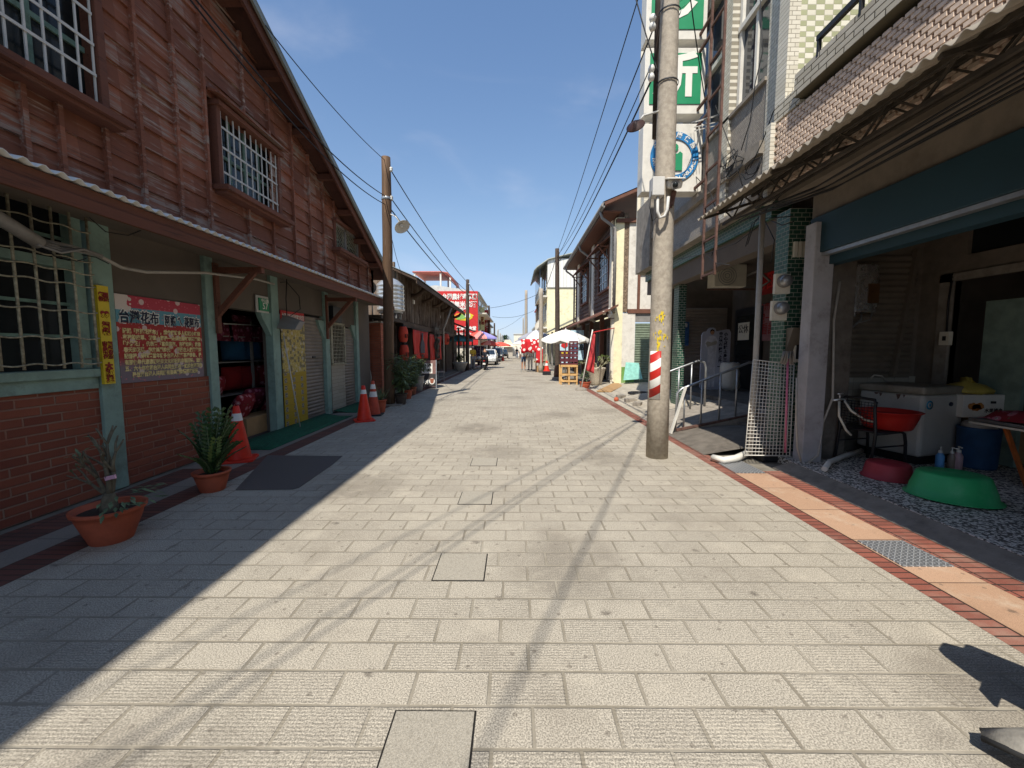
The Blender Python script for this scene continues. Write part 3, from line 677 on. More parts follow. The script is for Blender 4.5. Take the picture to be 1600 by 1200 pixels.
def person(label, loc, rz, J=None, shirt='inkwhite', legs='denim', hair='hairblack', sleeve=True, shorts=False, cap=None, skinm='skin', scale=1.0, hairlong=False):
    t = thing('person', label, 'person', loc, rz)
    t.scale = (scale,) * 3
    P = dict(pelvis=(0, 0, .92), spine=(0, .0, 1.10), chest=(0, .0, 1.30), neck=(0, .01, 1.44), head=(0, -.01, 1.55), crown=(0, .0, 1.64),
             shl=(.16, 0, 1.37), shr=(-.16, 0, 1.37), ell=(.22, .02, 1.10), elr=(-.22, .02, 1.10), wrl=(.24, -.06, .88), wrr=(-.24, -.06, .88), hal=(.24, -.09, .80), har=(-.24, -.09, .80),
             hil=(.09, 0, .88), hir=(-.09, 0, .88), knl=(.10, -.03, .48), knr=(-.10, .02, .48), anl=(.10, .02, .09), anr=(-.10, .08, .09), tol=(.11, -.14, .035), tor=(-.11, -.08, .035))
    if J: P.update(J)
    P = {k: Vector(v) for k, v in P.items()}
    ch = [('pelvis', P['pelvis'], (.135, .10), None), ('spine', P['spine'], (.12, .09), 'pelvis'), ('chest', P['chest'], (.14, .10), 'spine'), ('neck', P['neck'], .052, 'chest'),
          ('head', P['head'], (.075, .09), 'neck'), ('crown', P['crown'], (.062, .078), 'head')]
    for s in 'lr':
        ch += [('sh' + s, P['sh' + s], .062, 'chest'), ('el' + s, P['el' + s], .042, 'sh' + s), ('wr' + s, P['wr' + s], .03, 'el' + s), ('ha' + s, P['ha' + s], (.026, .042), 'wr' + s),
               ('hi' + s, P['hi' + s], .088, 'pelvis'), ('kn' + s, P['kn' + s], .06, 'hi' + s), ('an' + s, P['an' + s], .042, 'kn' + s), ('to' + s, P['to' + s], (.045, .03), 'an' + s)]
    b = skin('body', ch, M[skinm], t)
    sc = [('pelvis', P['pelvis'] + V(0, 0, -.02), (.15, .115), None), ('spine', P['spine'], (.14, .108), 'pelvis'), ('chest', P['chest'], (.155, .115), 'spine'), ('neck', P['neck'] + V(0, 0, -.03), .065, 'chest')]
    for s in 'lr':
        e = P['el' + s]; sh = P['sh' + s]
        sc += [('sh' + s, sh, .078, 'chest'), ('el' + s, e if sleeve else sh.lerp(e, .65), .058, 'sh' + s)]
        if sleeve == 'long': sc += [('wr' + s, P['wr' + s], .042, 'el' + s)]
    skin('shirt', sc, M[shirt], t)
    lc = [('pelvis', P['pelvis'], (.145, .112), None)]
    for s in 'lr':
        hi = P['hi' + s]; kn = P['kn' + s]; an = P['an' + s]
        lc += [('hi' + s, hi, .102, 'pelvis'), ('kn' + s, kn if not shorts else hi.lerp(kn, .8), .076, 'hi' + s)]
        if not shorts: lc += [('an' + s, an + V(0, 0, .02), .058, 'kn' + s)]
    skin('trousers', lc, M[legs], t)
    for s in 'lr':
        m = MB(); a = P['an' + s]; q = P['to' + s]; m.tube([V(a.x, a.y + .05, .045), V(a.x, a.y - .02, .055), V(q.x, q.y + .03, .045), V(q.x, q.y - .06, .03)], [.045, .055, .05, .03], 8); m.build('shoe', M['shoes'], t, local=True)
    h = MB(); c = P['head'].lerp(P['crown'], .55)
    h.ball(c + V(0, .018, .02), .098, 7, (.92, 1.0, 1.0)); hb = h.build('hair', M[hair], t, local=True)
    if hairlong: h = MB(); h.ball(c + V(0, .05, -.08), .09, 6, (.95, .7, 1.5)); h.build('hair_length', M[hair], hb, local=True)
    f = MB(); fc = P['head'] + V(0, -.085, .01)
    f.ball(fc + V(0, -.012, -.01), .014, 4, (.8, 1.2, 1.4)); f.build('nose', M[skinm], b, local=True)
    e = MB(); e.ball(fc + V(.03, .002, .025), .009, 4); e.ball(fc + V(-.03, .002, .025), .009, 4); e.build('eyes', M['inkblack'], b, local=True)
    if cap: m = MB(); m.lathe([(.105, .0), (.104, .04), (.08, .09), (.03, .11), (.001, .112)], 16, c + V(0, .01, -.01)); m.prism([c + V(-.08, -.08, 0), c + V(.08, -.08, 0), c + V(.05, -.18, -.01), c + V(-.05, -.18, -.01)], (0, 0, .012)); m.build('cap', M[cap], t, local=True)
    return t
M['skin'] = paint('skin', hx('b98a6b'), .6, var=.06); M['denim'] = paint('denim', hx('3f5877'), .85); M['hairblack'] = paint('hair_black', (.012, .011, .011), .5); M['shoes'] = paint('shoes', hx('8d8a85'), .7)
M['darkcloth'] = paint('dark_jacket', hx('20222c'), .8); M['yellowcloth'] = paint('yellow_shirt', hx('d8b13c'), .85); M['greycloth'] = paint('grey_cloth', hx('8b8d90'), .85)
# ================================================================ LEFT pavement things
# yellow upright sign
def lboard(name, label, cat, px0, py0, px1, py1, x, mat, thick=.02, group=None):
    a = onX(px0, py0, x); b = onX(px1, py1, x); y0, y1, z1, z0 = a.y, b.y, a.z, b.z
    t = thing(name, label, cat, (x, (y0 + y1) / 2, z0), 0, group)
    MB().box(x - thick, x, y0, y1, z0, z1).build('board', M[mat], t); return t, y0, y1, z0, z1
UY = (0, 1, 0); UZ = (0, 0, 1)
t, y0, y1, z0, z1 = lboard('shop_sign', 'narrow yellow upright sign with dark red characters on the green post', 'sign', 150.5, 445, 181, 599, XL + .07, 'signyellow', .03)
x = XL + .074; w = y1 - y0; H = z1 - z0
text('lettering', '老街', w * .40, (x, y0 + w * .27, z1 - H * .115), UY, UZ, M['inkred'], t, .004, .004, vertical=True)
text('lettering', '限量', w * .40, (x, y0 + w * .74, z1 - H * .115), UY, UZ, M['inkred'], t, .004, .004, vertical=True)
text('lettering', '99', w * .72, (x, y0 + w * .5, z1 - H * .29), UY, UZ, M['inkred'], t, .004, .006)
text('lettering', '福袋', w * .62, (x, y0 + w * .5, z1 - H * .435), UY, UZ, M['inkred'], t, .004, .006, vertical=True, gap=.9)
text('lettering', '商品超值', w * .38, (x, y0 + w * .27, z1 - H * .655), UY, UZ, M['inkred'], t, .004, .004, vertical=True, gap=1.0)
text('lettering', '福袋有驚', w * .38, (x, y0 + w * .74, z1 - H * .655), UY, UZ, M['inkred'], t, .004, .004, vertical=True, gap=1.0)
text('lettering', '大放送', w * .6, (x, y0 + w * .5, z1 - H * .885), UY, UZ, M['inkred'], t, .004, .006, vertical=True, gap=.95)
# flower-cloth poster
def poster_mat():
    g = NG('poster_print', .6); v = g.vor(7.5); v2 = g.vor(22); n = g.noise(4, 4)
    c = g.mix(g.ramp(g.ax('Z'), .30, .16), hx('a52a25'), hx('7d6f78')); c = g.mix(g.m('GREATER_THAN', g.ax('Z'), .665), c, hx('5d95a3')); c = g.mix(g.m('GREATER_THAN', g.ax('Z'), .83), c, hx('b8394a'))
    edge = g.m('ADD', v, g.m('MULTIPLY', n, .2)); c = g.mix(g.m('MULTIPLY', g.m('LESS_THAN', edge, .36), .8), c, hx('e0cdc6')); c = g.mix(g.m('MULTIPLY', g.m('LESS_THAN', v2, .2), .7), c, hx('d8707c'))
    cn = g.m('MULTIPLY', g.m('LESS_THAN', g.m('ADD', g.ax('Y'), g.m('MULTIPLY', v2, .12)), -.36), g.m('GREATER_THAN', g.ax('Z'), .80)); c = g.mix(cn, c, hx('d9c9bd')); g.color(c); return g.mat
M['poster'] = poster_mat()
t, y0, y1, z0, z1 = lboard('shop_poster', 'large printed poster with flower pattern and rows of yellow characters on the left wall', 'poster', 178, 458, 319, 588, XL + .012, 'poster', .012)
w = y1 - y0; H = z1 - z0; x = XL + .016
text('title', '台灣花布', .155, (x, y0 + w * .235, z1 - H * .255), UY, UZ, M['inkwhite'], t, .003, .012, fitw=w * .43)
text('title', '台灣花布', .15, (x + .003, y0 + w * .235, z1 - H * .255), UY, UZ, M['inknavy'], t, .003, .003, fitw=w * .41)
text('title', '阿嬤 ㄟ 花阿布', .14, (x, y0 + w * .74, z1 - H * .265), UY, UZ, M['inkwhite'], t, .003, .012, fitw=w * .47)
text('title', '阿嬤 ㄟ 花阿布', .135, (x + .003, y0 + w * .74, z1 - H * .265), UY, UZ, M['inknavy'], t, .003, .003, fitw=w * .455)
for k, ln in enumerate(('提起「阿嬤花阿布」，總會讓許多人想起小時候', '家裡的床單、被套上都是一朵朵色彩鮮明豔麗的', '「牡丹花」，代表著「富貴喜氣、吉祥如意」就像', '春天的花蕊、綻放美麗的光芒，蘊藏在人們甜蜜的',
                        '記憶裡。伴隨著當年許多台灣人嫁娶喜慶景象、是', '有那個年代濃濃韻味的文化印記和幸福回憶。這個', '五、六十年來和台灣人共同生活在一起的台灣花布', '是位屬台灣人共同擁有最美麗的情感與記憶')):
    text('text_line', ln, .06, (x, y0 + w * .51, z1 - H * (.41 + .072 * k)), UY, UZ, M['inkcream'], t, .002, .0022, fitw=w * (.93 if k != 7 else .8))
# yellow picture banner beside the door
def banner_mat():
    g = NG('picture_banner', .6); n = g.noise(30, 4); c1 = g.mix(g.ramp(n, .4, .65), hx('b3993f'), hx('cabb80'))
    u = g.m('DIVIDE', g.ax('Y'), .068); vv = g.m('DIVIDE', g.ax('Z'), .055); r = g.white(g.comb(g.m('FLOOR', u), g.m('FLOOR', vv), .4)); c1 = g.mix(g.m('MULTIPLY', g.m('GREATER_THAN', r, .72), .8), c1, g.mix(n, hx('37322a'), hx('8b8570')))
    c1 = g.mix(g.m('MULTIPLY', g.m('LESS_THAN', g.vor(9), .3), .55), c1, hx('c9c4bb'))
    u2 = g.m('DIVIDE', g.m('ADD', g.ax('Y'), .44), .29); v2 = g.m('DIVIDE', g.ax('Z'), .135); uf = g.m('FRACT', u2); vf = g.m('FRACT', v2)
    r2 = g.white(g.comb(g.m('FLOOR', u2), g.m('FLOOR', v2), .9)); pic = g.m('MULTIPLY', g.m('MULTIPLY', g.m('GREATER_THAN', uf, .28), g.m('LESS_THAN', uf, .58)), g.m('MULTIPLY', g.m('GREATER_THAN', vf, .2), g.m('LESS_THAN', vf, .85)))
    c2 = g.mix(g.m('MULTIPLY', g.m('LESS_THAN', vf, .06), .5), hx('b09327'), hx('8b7420')); c2 = g.mix(g.m('MULTIPLY', pic, g.m('GREATER_THAN', r2, .18)), c2, g.mix(g.ramp(g.noise(55, 2), .4, .6), hx('2d2a2a'), hx('b3aa9a')))
    c = g.mix(g.m('GREATER_THAN', g.ax('Z'), 1.02), c2, c1); g.color(c); return g.mat
M['banner'] = banner_mat()
t = thing('picture_banner', 'tall yellow printed banner of small pictures under a red header between door and shutter', 'banner', (XL + .03, 7.86, .03))
MB().box(XL + .02, XL + .03, 7.47, 8.3, .05, 2.0).build('sheet', M['banner'], t)
MB().box(XL + .02, XL + .034, 7.47, 8.3, 2.0, 2.2).build('header', M['red'], t)
text('lettering', '台灣花布老街故事文化館', .1, (XL + .038, 7.89, 2.1), UY, UZ, M['inkwhite'], t, .003, .002, fitw=.76)
MB().tube([V(XL + .05, 7.5, 1.75), V(XL + .22, 7.62, .02)], .012, 6).build('prop_stick', M['whitemetal'], t)
# house number plate
t, y0, y1, z0, z1 = lboard('number_plate', 'small green house number plate reading 57 above the open door', 'number plate', 405, 465, 421, 487, XL + .04, 'signgreen', .02)
text('lettering', '57', .15, (XL + .043, (y0 + y1) / 2 + .02, z0 + (z1 - z0) * .36), UY, UZ, M['inkwhite'], t, .003, .001)
text('lettering', '中山路', .07, (XL + .043, (y0 + y1) / 2 + .02, z0 + (z1 - z0) * .8), UY, UZ, M['inkwhite'], t, .003, .001)
MB().box(XL + .0, XL + .019, y0 - .05, y1 + .02, z0 - .03, z1 + .04).build('backing', M['whitemetal'], t)
# speaker cone / dark hanging lamp hood by the banner
t = thing('horn_speaker', 'dark grey hooded horn hanging on wires above the yellow banner', 'speaker', (XL + .2, 7.42, 1.95))
m = MB(); m.prism([V(XL + .02, 7.32, 1.86), V(XL + .34, 7.36, 1.84), V(XL + .36, 7.5, 2.0), V(XL + .02, 7.55, 2.12), V(XL + .02, 7.3, 2.14)], (0, .2, 0)); m.build('hood', M['pvcdark'], t, bevel=.02)
MB().tube([V(XL + .16, 7.45, 2.1), V(XL + .14, 7.48, 2.4), V(XL + .18, 7.46, 2.75)], .008, 5).build('wire', M['wire'], t)
MB().tube([V(XL + .2, 7.5, 2.1), V(XL + .2, 7.85, 2.25), V(XL + .16, 7.9, 2.5), V(XL + .1, 7.6, 2.72), V(XL + .1, 7.4, 2.68)], .008, 5).build('wire', M['wire'], t)
# conduits under the canopy
t = thing('conduit', 'grey PVC conduit with drooping cable bundle running along the left wall under the canopy', 'pipe', (XL + .2, 4, 2.2))
m = MB(); q = [onX(px, py, XL + .35) for px, py in ((-160, 240), (0, 342), (62, 380))]; m.tube(q, .052, 12); m.build('thick_pipe', M['pvcdark'], t)
m = MB(); q = [onX(px, py, XL + .22) for px, py in ((-120, 320), (0, 352), (52, 373), (110, 385), (145, 395), (190, 418), (228, 425), (320, 426), (400, 436), (428, 444))]; m.tube(q, .018, 8); m.build('thin_pipe', M['pvc'], t)
m = MB()
for k in range(5):
    q = [onX(px, py + rnd.uniform(-4, 4), XL + .3 + .02 * k) for px, py in ((58, 372 + 3 * k), (95, 384 + 2 * k), (130, 392), (160, 402))]; m.tube(q, .011, 6)
m.build('cable_bundle', M['pvcdark'], t)
for pts in (((70, 385), (85, 400), (120, 408), (135, 404)), ((140, 340), (165, 362), (200, 368), (232, 355)), ((128, 398), (150, 402), (170, 412))):
    MB().tube([onX(px, py, XL + .26) for px, py in pts], .005, 5).build('loose_wire', M['wire'], t)
# cushions and shelves in the open shop
t = thing('shelf_rack', 'dim shelf rack holding flower-print cushions inside the open left shop', 'shelf', (-5.0, 7.6, 0))
m = MB()
for z in (.72, 1.28, 1.72): m.box(-5.6, -4.85, 6.4, 8.85, z - .02, z)
for y in (6.45, 7.6, 8.8):
    for x in (-4.88, -5.55): m.box(x - .02, x + .02, y - .02, y + .02, 0.03, 2.0)
m.build('frame', M['pvcdark'], t)
def cushion(label, c, s, mat, rz=0, tilt=0):
    t = MB(); nU = 10; top = []; bot = []
    for i in range(nU + 1):
        u = -1 + 2 * i / nU; ra = []; rb = []
        for j in range(nU + 1):
            v = -1 + 2 * j / nU; e = (max(0, 1 - u * u) * max(0, 1 - v * v)) ** .45; k = 1 - .1 * (u * u + v * v) + .08 * u * u * v * v
            ra.append(V(u * s * k, e * s * .42, v * s * k)); rb.append(V(u * s * k, -e * s * .42, v * s * k))
        top.append(ra); bot.append(rb)
    t.grid(top); t.grid([r[::-1] for r in bot]); o = t.build('cushion', M[mat]); o.location = c; o.rotation_euler = (tilt, 0, rz)
    return tag(o, label, 'cushion', 'cushions in the left shop')
rg = random.Random(4)
k = 0
for (y, z, mat, lab) in ((7.25, 1.5, 'bluecloth', 'plain blue cushion nearest the door on the upper shelf'), (7.72, 1.5, 'bluecloth', 'plain blue cushion deeper in on the upper shelf'), (8.3, 1.5, 'floralpink', 'pink flower cushion at the end of the upper shelf'),
                      (7.15, .98, 'redcloth', 'plain red cushion nearest the door on the middle shelf'), (7.6, .98, 'redcloth', 'plain red cushion in the middle of the middle shelf'), (8.15, .98, 'floral', 'red flower cushion at the end of the middle shelf'),
                      (8.55, 1.5, 'floralpink', 'rearmost pink flower cushion of the upper shelf'), (8.6, .98, 'floral', 'rearmost red flower cushion of the middle shelf'), (7.5, 1.9, 'floralpink', 'pink flower cushion lying on the top shelf')):
    cushion(lab, (-4.98, y, z), .23, mat, R(70 + rg.uniform(-12, 12)), R(rg.uniform(-8, 8)))
for (x, y, z, mat, lab, s) in ((-4.62, 6.85, .52, 'floral', 'big red flower cushion at the front of the lower heap', .27), (-4.75, 7.35, .6, 'floralpink', 'pink flower cushion behind the big one in the lower heap', .26), (-4.7, 7.9, .5, 'floral', 'red flower cushion at the back of the lower heap', .26), (-4.9, 6.6, .85, 'floral', 'red flower cushion leaning on top of the lower heap', .24)):
    cushion(lab, (x, y, z), s, mat, R(80 + rg.uniform(-20, 20)), R(rg.uniform(20, 40)))
t = MB().box(-4.8, -4.45, 6.7, 7.9, .03, .34); o = t.build('carton', M['cardboard'], bevel=.006); tag(o, 'brown carton on the shop floor under the cushion heap', 'carton')
MB_ = MB().tube([V(-4.9, 5.95, 1.9), V(-4.75, 8.4, 1.95)], .012, 6); t = thing('curtain_rail', 'flower cloths hung from a rail at the top of the open shop doorway', 'curtain', (-4.8, 7, 1.6)); MB_.build('rail', M['whitemetal'], t)
for (a, b) in ((6.0, 7.0), (7.05, 8.2)):
    P = [[V(-4.85 + .03 * math.sin(j * 1.3 + i), a + (b - a) * j / 14, 1.93 - .3 * i) for j in range(15)] for i in range(2)]; MB().grid(P).build('cloth', M['floralpink'], t, solid=.006)
# ---- pots
t = thing('potted_plant', 'bare branching desert rose in a wide terracotta bowl, nearest pot on the left', 'potted plant', (-3.18, 3.10, 0), 0, 'potted plants on the left pavement')
plant_pot(t, .222, .135, .27)
rg = random.Random(21); m = MB(); tips = []
m.tube([V(.0, 0, .2), V(.0, 0, .28), V(.005, .0, .33), V(.01, 0, .38)], [.062, .056, .045, .034], 12)
for d, L, r in (((.30, .1, 1.0), .2, .021), ((-.25, -.1, .95), .17, .019), ((.12, -.25, 1.1), .24, .02), ((-.65, .0, .55), .15, .015), ((.05, .3, .9), .18, .016)): branches(m, (.01 + d[0] * .02, d[1] * .02, .35), d, L, r, 2, tips, .42, rg, .74)
m.build('trunk', M['bark'], t, local=True)
m = MB()
for (q, d) in tips:
    for k in range(rg.choice((0, 0, 1, 2))):
        a = rg.uniform(0, 6.28); dd = (d + V(math.cos(a), math.sin(a), 0) * 1.0).normalized(); m.leaf(q, dd, dd.cross(V(0, 0, 1)) + V(.01, 0, 0), .055, .02, .4)
for k in range(46):
    a = rg.uniform(-1.2, 1.0); rr = rg.uniform(.08, .26); p = V(math.cos(a) * rr + .06, math.sin(a) * rr, .27 + rg.uniform(0, .14)); dd = V(math.cos(a), math.sin(a), rg.uniform(-.3, .5)).normalized(); m.leaf(p, dd, dd.cross(V(0, 0, 1)), rg.uniform(.05, .09), .028, .3)
m.build('leaves', M['leafgrey'], t, local=True)
MB().bar((.02, -.03, .50), (.12, -.05, .525), .012, .03).build('ribbon', paint('pink_ribbon', hx('d6a6ba'), .7), t, local=True)
t = thing('potted_plant', 'glossy dark green arching plant in a terracotta pot beside the orange cone', 'potted plant', (-3.22, 4.24, 0), .3, 'potted plants on the left pavement')
plant_pot(t, .168, .115, .21)
rg = random.Random(5); m = MB(); st = MB()
for s in range(30):
    a = rg.uniform(0, 6.28); out = rg.uniform(.06, .26); Ht = rg.uniform(.3, .72) * (1 - .35 * (out > .27)); pts = []
    for k in range(7): f = k / 6; pts.append(V(math.cos(a) * (.03 + out * f ** 1.6), math.sin(a) * (.03 + out * f ** 1.6), .17 + Ht * (f - .22 * f * f * (out > .2))))
    st.tube(pts, [.011 - .0012 * k for k in range(7)], 5)
    m.m = 1 if s in (3, 9) else 0
    for k in range(1, 13):
        f = k / 12 * 5.99; i = int(f); q = pts[i].lerp(pts[min(i + 1, 6)], f - i); d = (pts[min(i + 1, 6)] - pts[i]).normalized()
        sd_ = d.cross(V(0, 0, 1)).normalized() if abs(d.z) < .99 else V(-math.sin(a), math.cos(a), 0)
        for sg in (1, -1):
            dd = (d * .55 + sd_ * sg + V(math.cos(a), math.sin(a), 0) * .3).normalized(); m.leaf(q, dd, d + V(0, 0, .2), .082 * (1 - .25 * abs(k - 6) / 6), .055, .2)
st.build('stems', M['leafgrey'], t, local=True); m.build('leaves', [M['leaf'], M['leafpale']], t, local=True)
cone('orange traffic cone with one white band beside the open shop door, nearest to the camera', onZ(366, 722) + V(0, .1, 0), .74, 'orange', ((.72, .86),), .35)
cone('bright red-orange traffic cone standing in front of the faded one', onZ(566, 659) + V(0, .12, 0), .74, 'orange', ((.76, .88),), .5)
t = cone('faded traffic cone with two white bands behind the bright one', onZ(581, 650) + V(0, .12, 0), .78, 'orangefade', ((.52, .68), (.76, .90)), .1, base=False)
t = thing('potted_plant', 'spiky grey-green plant in a terracotta pot tucked behind the two cones', 'potted plant', onZ(592, 645) + V(0, .1, 0), 0, 'potted plants on the left pavement')
plant_pot(t, .15, .11, .3, 'terra'); rg = random.Random(8); m = MB()
for k in range(40): a = rg.uniform(0, 6.28); d = V(math.cos(a), math.sin(a), rg.uniform(.2, 2)).normalized(); m.leaf(V(0, 0, .27), d, V(-math.sin(a), math.cos(a), 0), rg.uniform(.25, .45), .03, .35)
m.build('leaves', [M['leafgrey']], t, local=True)
rg = random.Random(9)
for (px, py, rt, h, mat, bh, lab, sp) in ((624, 633, .17, .30, 'poledark', .95, 'leafy shrub in a dark grey pot beside the wooden pole', .34), (634, 624, .16, .27, 'terra', .95, 'leafy shrub in a terracotta pot behind the dark grey pot', .32),
                               (643, 617, .14, .25, 'terradull', .95, 'leafy shrub in a dull terracotta pot, third from the wooden pole', .3), (649, 612, .26, .55, 'pvcdark', .5, 'leafy shrub in a tall grey tub beside the A-board', .3)):
    p = onZ(px, py) + V(0, rt, 0); t = thing('potted_plant', lab, 'potted plant', p, rg.uniform(0, 3), 'potted plants on the left pavement'); plant_pot(t, rt, rt * .72, h, mat)
    bush(t, (0, 0, h + .22), sp * 1.05, bh * .85, 620, .19, ('leafgrey', 'leafpale'), 20, h - .05, rg)
# ---- wooden pole with lamp and insulators
def wooden_pole(label, base, top, r0, r1, mat, group, extras=True):
    t = thing('utility_pole', label, 'utility pole', base, 0, group); b = Vector(base); T = Vector(top)
    n = 14; m = MB(); m.tube([b.lerp(T, k / n) + V(rnd.uniform(-.006, .006), rnd.uniform(-.006, .006), 0) for k in range(n + 1)], [r0 + (r1 - r0) * k / n + rnd.uniform(-.003, .003) for k in range(n + 1)], 14); m.build('shaft', M[mat], t); return t
PL = V(-3.37, 10.95, 0); PLT = V(-3.27, 10.85, 6.35)
t = wooden_pole('brown wooden utility pole with a white shaded street lamp on the left', PL, PLT, .145, .115, 'polewood', 'utility poles along the street')
for z in (6.05, 5.35):
    c = PL.lerp(PLT, z / 6.35); i = MB().tube([c + V(.06, -.02, 0), c + V(.17, -.02, 0)], .01, 6).build('insulator_pin', M['galv'], t)
    MB().tube([c + V(.13, -.02, -.05), c + V(.13, -.02, -.02), c + V(.13, -.02, 0), c + V(.13, -.02, .02), c + V(.13, -.02, .05)], [.03, .045, .028, .045, .03], 10).build('insulator', M['porcelain'], i)
MB().lathe([(.131, 5.28), (.135, 5.29), (.135, 5.33), (.131, 5.34)], 16, PL.lerp(PLT, .84) - V(0, 0, 5.31) + V(0, 0, 0)).build('band', M['galv'], t)
la = onY(627, 352, 10.7); lm = thing('street_lamp', 'white enamel street lamp shade on a bent arm of the brown wooden pole', 'street lamp', la)
c = PL.lerp(PLT, .74); c.z = la.z + .35
MB().tube([c + V(.1, 0, 0), c.lerp(la, .3) + V(0, 0, .06), la + V(-.14, 0, .22), la + V(-.03, 0, .07)], .014, 8).build('arm', M['whitemetal'], lm)
Mx = Matrix.Translation(la) @ Matrix.Rotation(R(-34), 4, 'Y') @ Matrix.Rotation(R(-22), 4, 'X')
MB().lathe([(.03, .12), (.045, .1), (.05, .05), (.11, .02), (.2, -.05), (.205, -.06), (.195, -.055), (.1, .005), (.03, .03)], 24, M=Mx).build('shade', M['whitepaint'], lm)
MB().ball(Mx @ V(0, 0, -.01), .05, 8).build('bulb', M['porcelain'], lm)
m = MB().box(-3.75, -3.0, 10.65, 11.3, .0, .03); struct(m.build('kerb_slabs', M['concrete']))
# ================================================================ LEFT: between the houses
M['brickred'] = cells('pillar_brick', 'X', 'Z', .22, .066, .5, .006, (hx('b4674c'), hx('97503c')), hx('7d6252'), .85, .005, speck=.2, stain=hx('6b4a3c'))
M['brickredY'] = cells('pillar_brick_side', 'Y', 'Z', .22, .066, .5, .006, (hx('b4674c'), hx('97503c')), hx('7d6252'), .85, .005, speck=.2, stain=hx('6b4a3c'))
t = thing('brick_wall', 'short red brick wall end with conduits between the wooden house and plank house', 'wall', (-4.5, 12.9, 0))
m = MB(); m.box(-6.5, -4.12, 12.55, 13.2, 0, 2.28); m.m = 1; m.box(-4.118, -4.08, 12.55, 13.2, 0, 2.28); m.build('brickwork', [M['brickred'], M['brickredY']], t)
MB().box(-6.5, -4.05, 12.5, 13.25, 2.28, 2.34).build('coping', M['concrete'], t)
for pts in (((561, 626), (563, 500), (575, 498)), ((577, 606), (580, 590), (574, 560), (573, 505), (590, 502)), ((563, 575), (575, 575))):
    MB().tube([onY(px, py, 12.42) for px, py in pts], .022, 7).build('conduit', M['pvc'], t)
t = thing('lean_to', 'low dark lean-to roof under the steel water tank', 'shed', (-5.5, 13.9, 0))
MB().box(-7.5, -4.0, 12.4, 15.0, 2.42, 2.52).build('roof', M['poledark'], t); MB().box(-4.9, -4.8, 13.3, 14.95, 0, 2.4).build('wall', M['darkroom'], t)
for y in (13.3, 14.9): MB().box(-4.1, -4.0, y - .05, y + .05, 0, 2.42).build('post', M['poledark'], t)
t = thing('water_tank', 'ribbed stainless steel water tank behind the brown wooden pole', 'water tank', (-4.22, 14.1, 2.54))
pf = [(.0005, 1.42), (.09, 1.40), (.11, 1.34), (.28, 1.27), (.43, 1.13)]
z = 1.1
while z > .3: pf += [(.45, z), (.465, z - .03), (.45, z - .06), (.445, z - .1)]; z -= .13
pf += [(.43, .24), (.40, .2)]; MB().lathe(pf, 28, V(-4.22, 14.1, 2.54)).build('tank', M['stainless'], t)
m = MB()
for a in range(4): c = V(-4.22 + .36 * math.cos(a * 1.57 + .78), 14.1 + .36 * math.sin(a * 1.57 + .78), 2.52); m.bar(c, c + V(0, 0, .3), .04)
m.lathe([(.36, .2), (.4, .2), (.4, .16), (.36, .16)], 20, V(-4.22, 14.1, 2.54)); m.build('stand', M['galv'], t)
t = thing('satellite_dish', 'small white dish and pipe wedged under the gable beside the water tank', 'dish', (-4.5, 12.9, 3.1))
MB().lathe([(.001, 0), (.12, .02), (.22, .09)], 18, M=Matrix.Translation(V(-4.46, 12.7, 3.35)) @ Matrix.Rotation(R(75), 4, 'X') @ Matrix.Rotation(R(25), 4, 'Y')).build('reflector', M['whitepaint'], t)
MB().tube([V(-4.4, 12.8, 2.34), V(-4.4, 12.8, 3.9)], .02, 6).build('mast', M['whitemetal'], t)
# ---- plank house with noren
M['plank'] = wood('old_planks', (.10, .06, .038), (.30, .235, .18), 'Z', .72, .16, 9.0, ua='Y')
M['beamwood'] = wood('old_beams', (.09, .055, .035), (.2, .15, .11), 'Y', .5, 3, 9.0)
B0, B1 = 14.95, 28.3
hB = thing('plank_house', 'long low two-storey house of dark vertical planks with overhanging eaves and red hangings', 'house', (-4.3, 20, 0))
m = MB(); y = B0
while y < B1:
    w = rnd.uniform(.13, .19); d = rnd.uniform(0, .018)
    if rnd.random() > .04: m.box(-4.26, -4.2 + d, y, y + w - .008, 2.55 + rnd.uniform(-.01, .03), 4.35)
    if rnd.random() < .75: m.box(-4.2, -4.14 + rnd.uniform(0, .015), y + w - .028, y + w + .02, 2.56, 4.35)
    y += w
m.build('plank_wall', M['plank'], hB)
MB().box(-4.3, -4.261, B0, B1, 2.55, 4.3).build('wall_core', M['black'], hB)
MB().box(-4.32, -4.13, B0, B1, 2.32, 2.53).build('beam', M['beamwood'], hB)
MB().box(-6.0, -5.7, B0, B1, 0, 2.4).build('shop_wall', M['darkroom'], hB); MB().box(-5.7, -4.3, B0, B1, 2.36, 2.42).build('ceiling', M['beamwood'], hB)
MB().box(-12, -4.3, B0 - .02, B0 + .1, 0, 4.6).build('end_wall', M['plank'], hB)
for k, yy in enumerate((15.1, 17.4, 19.4, 22.6, 25.2, 28.2)): MB().box(-4.3, -4.16, yy - .1, yy + .1, 0, 2.32).build('post', M['beamwood'], hB, bevel=.01)
for yy in (16.6, 18.6, 20.8, 23.2, 25.6, 27.9):
    m = MB(); m.tube([V(-4.2, yy, 3.62), V(-3.95, yy, 3.62), V(-3.75, yy, 3.72), V(-3.62, yy, 3.88)], [.075, .08, .085, .07], 10); m.build('eave_bracket', M['beamwood'], hB)
m = MB()
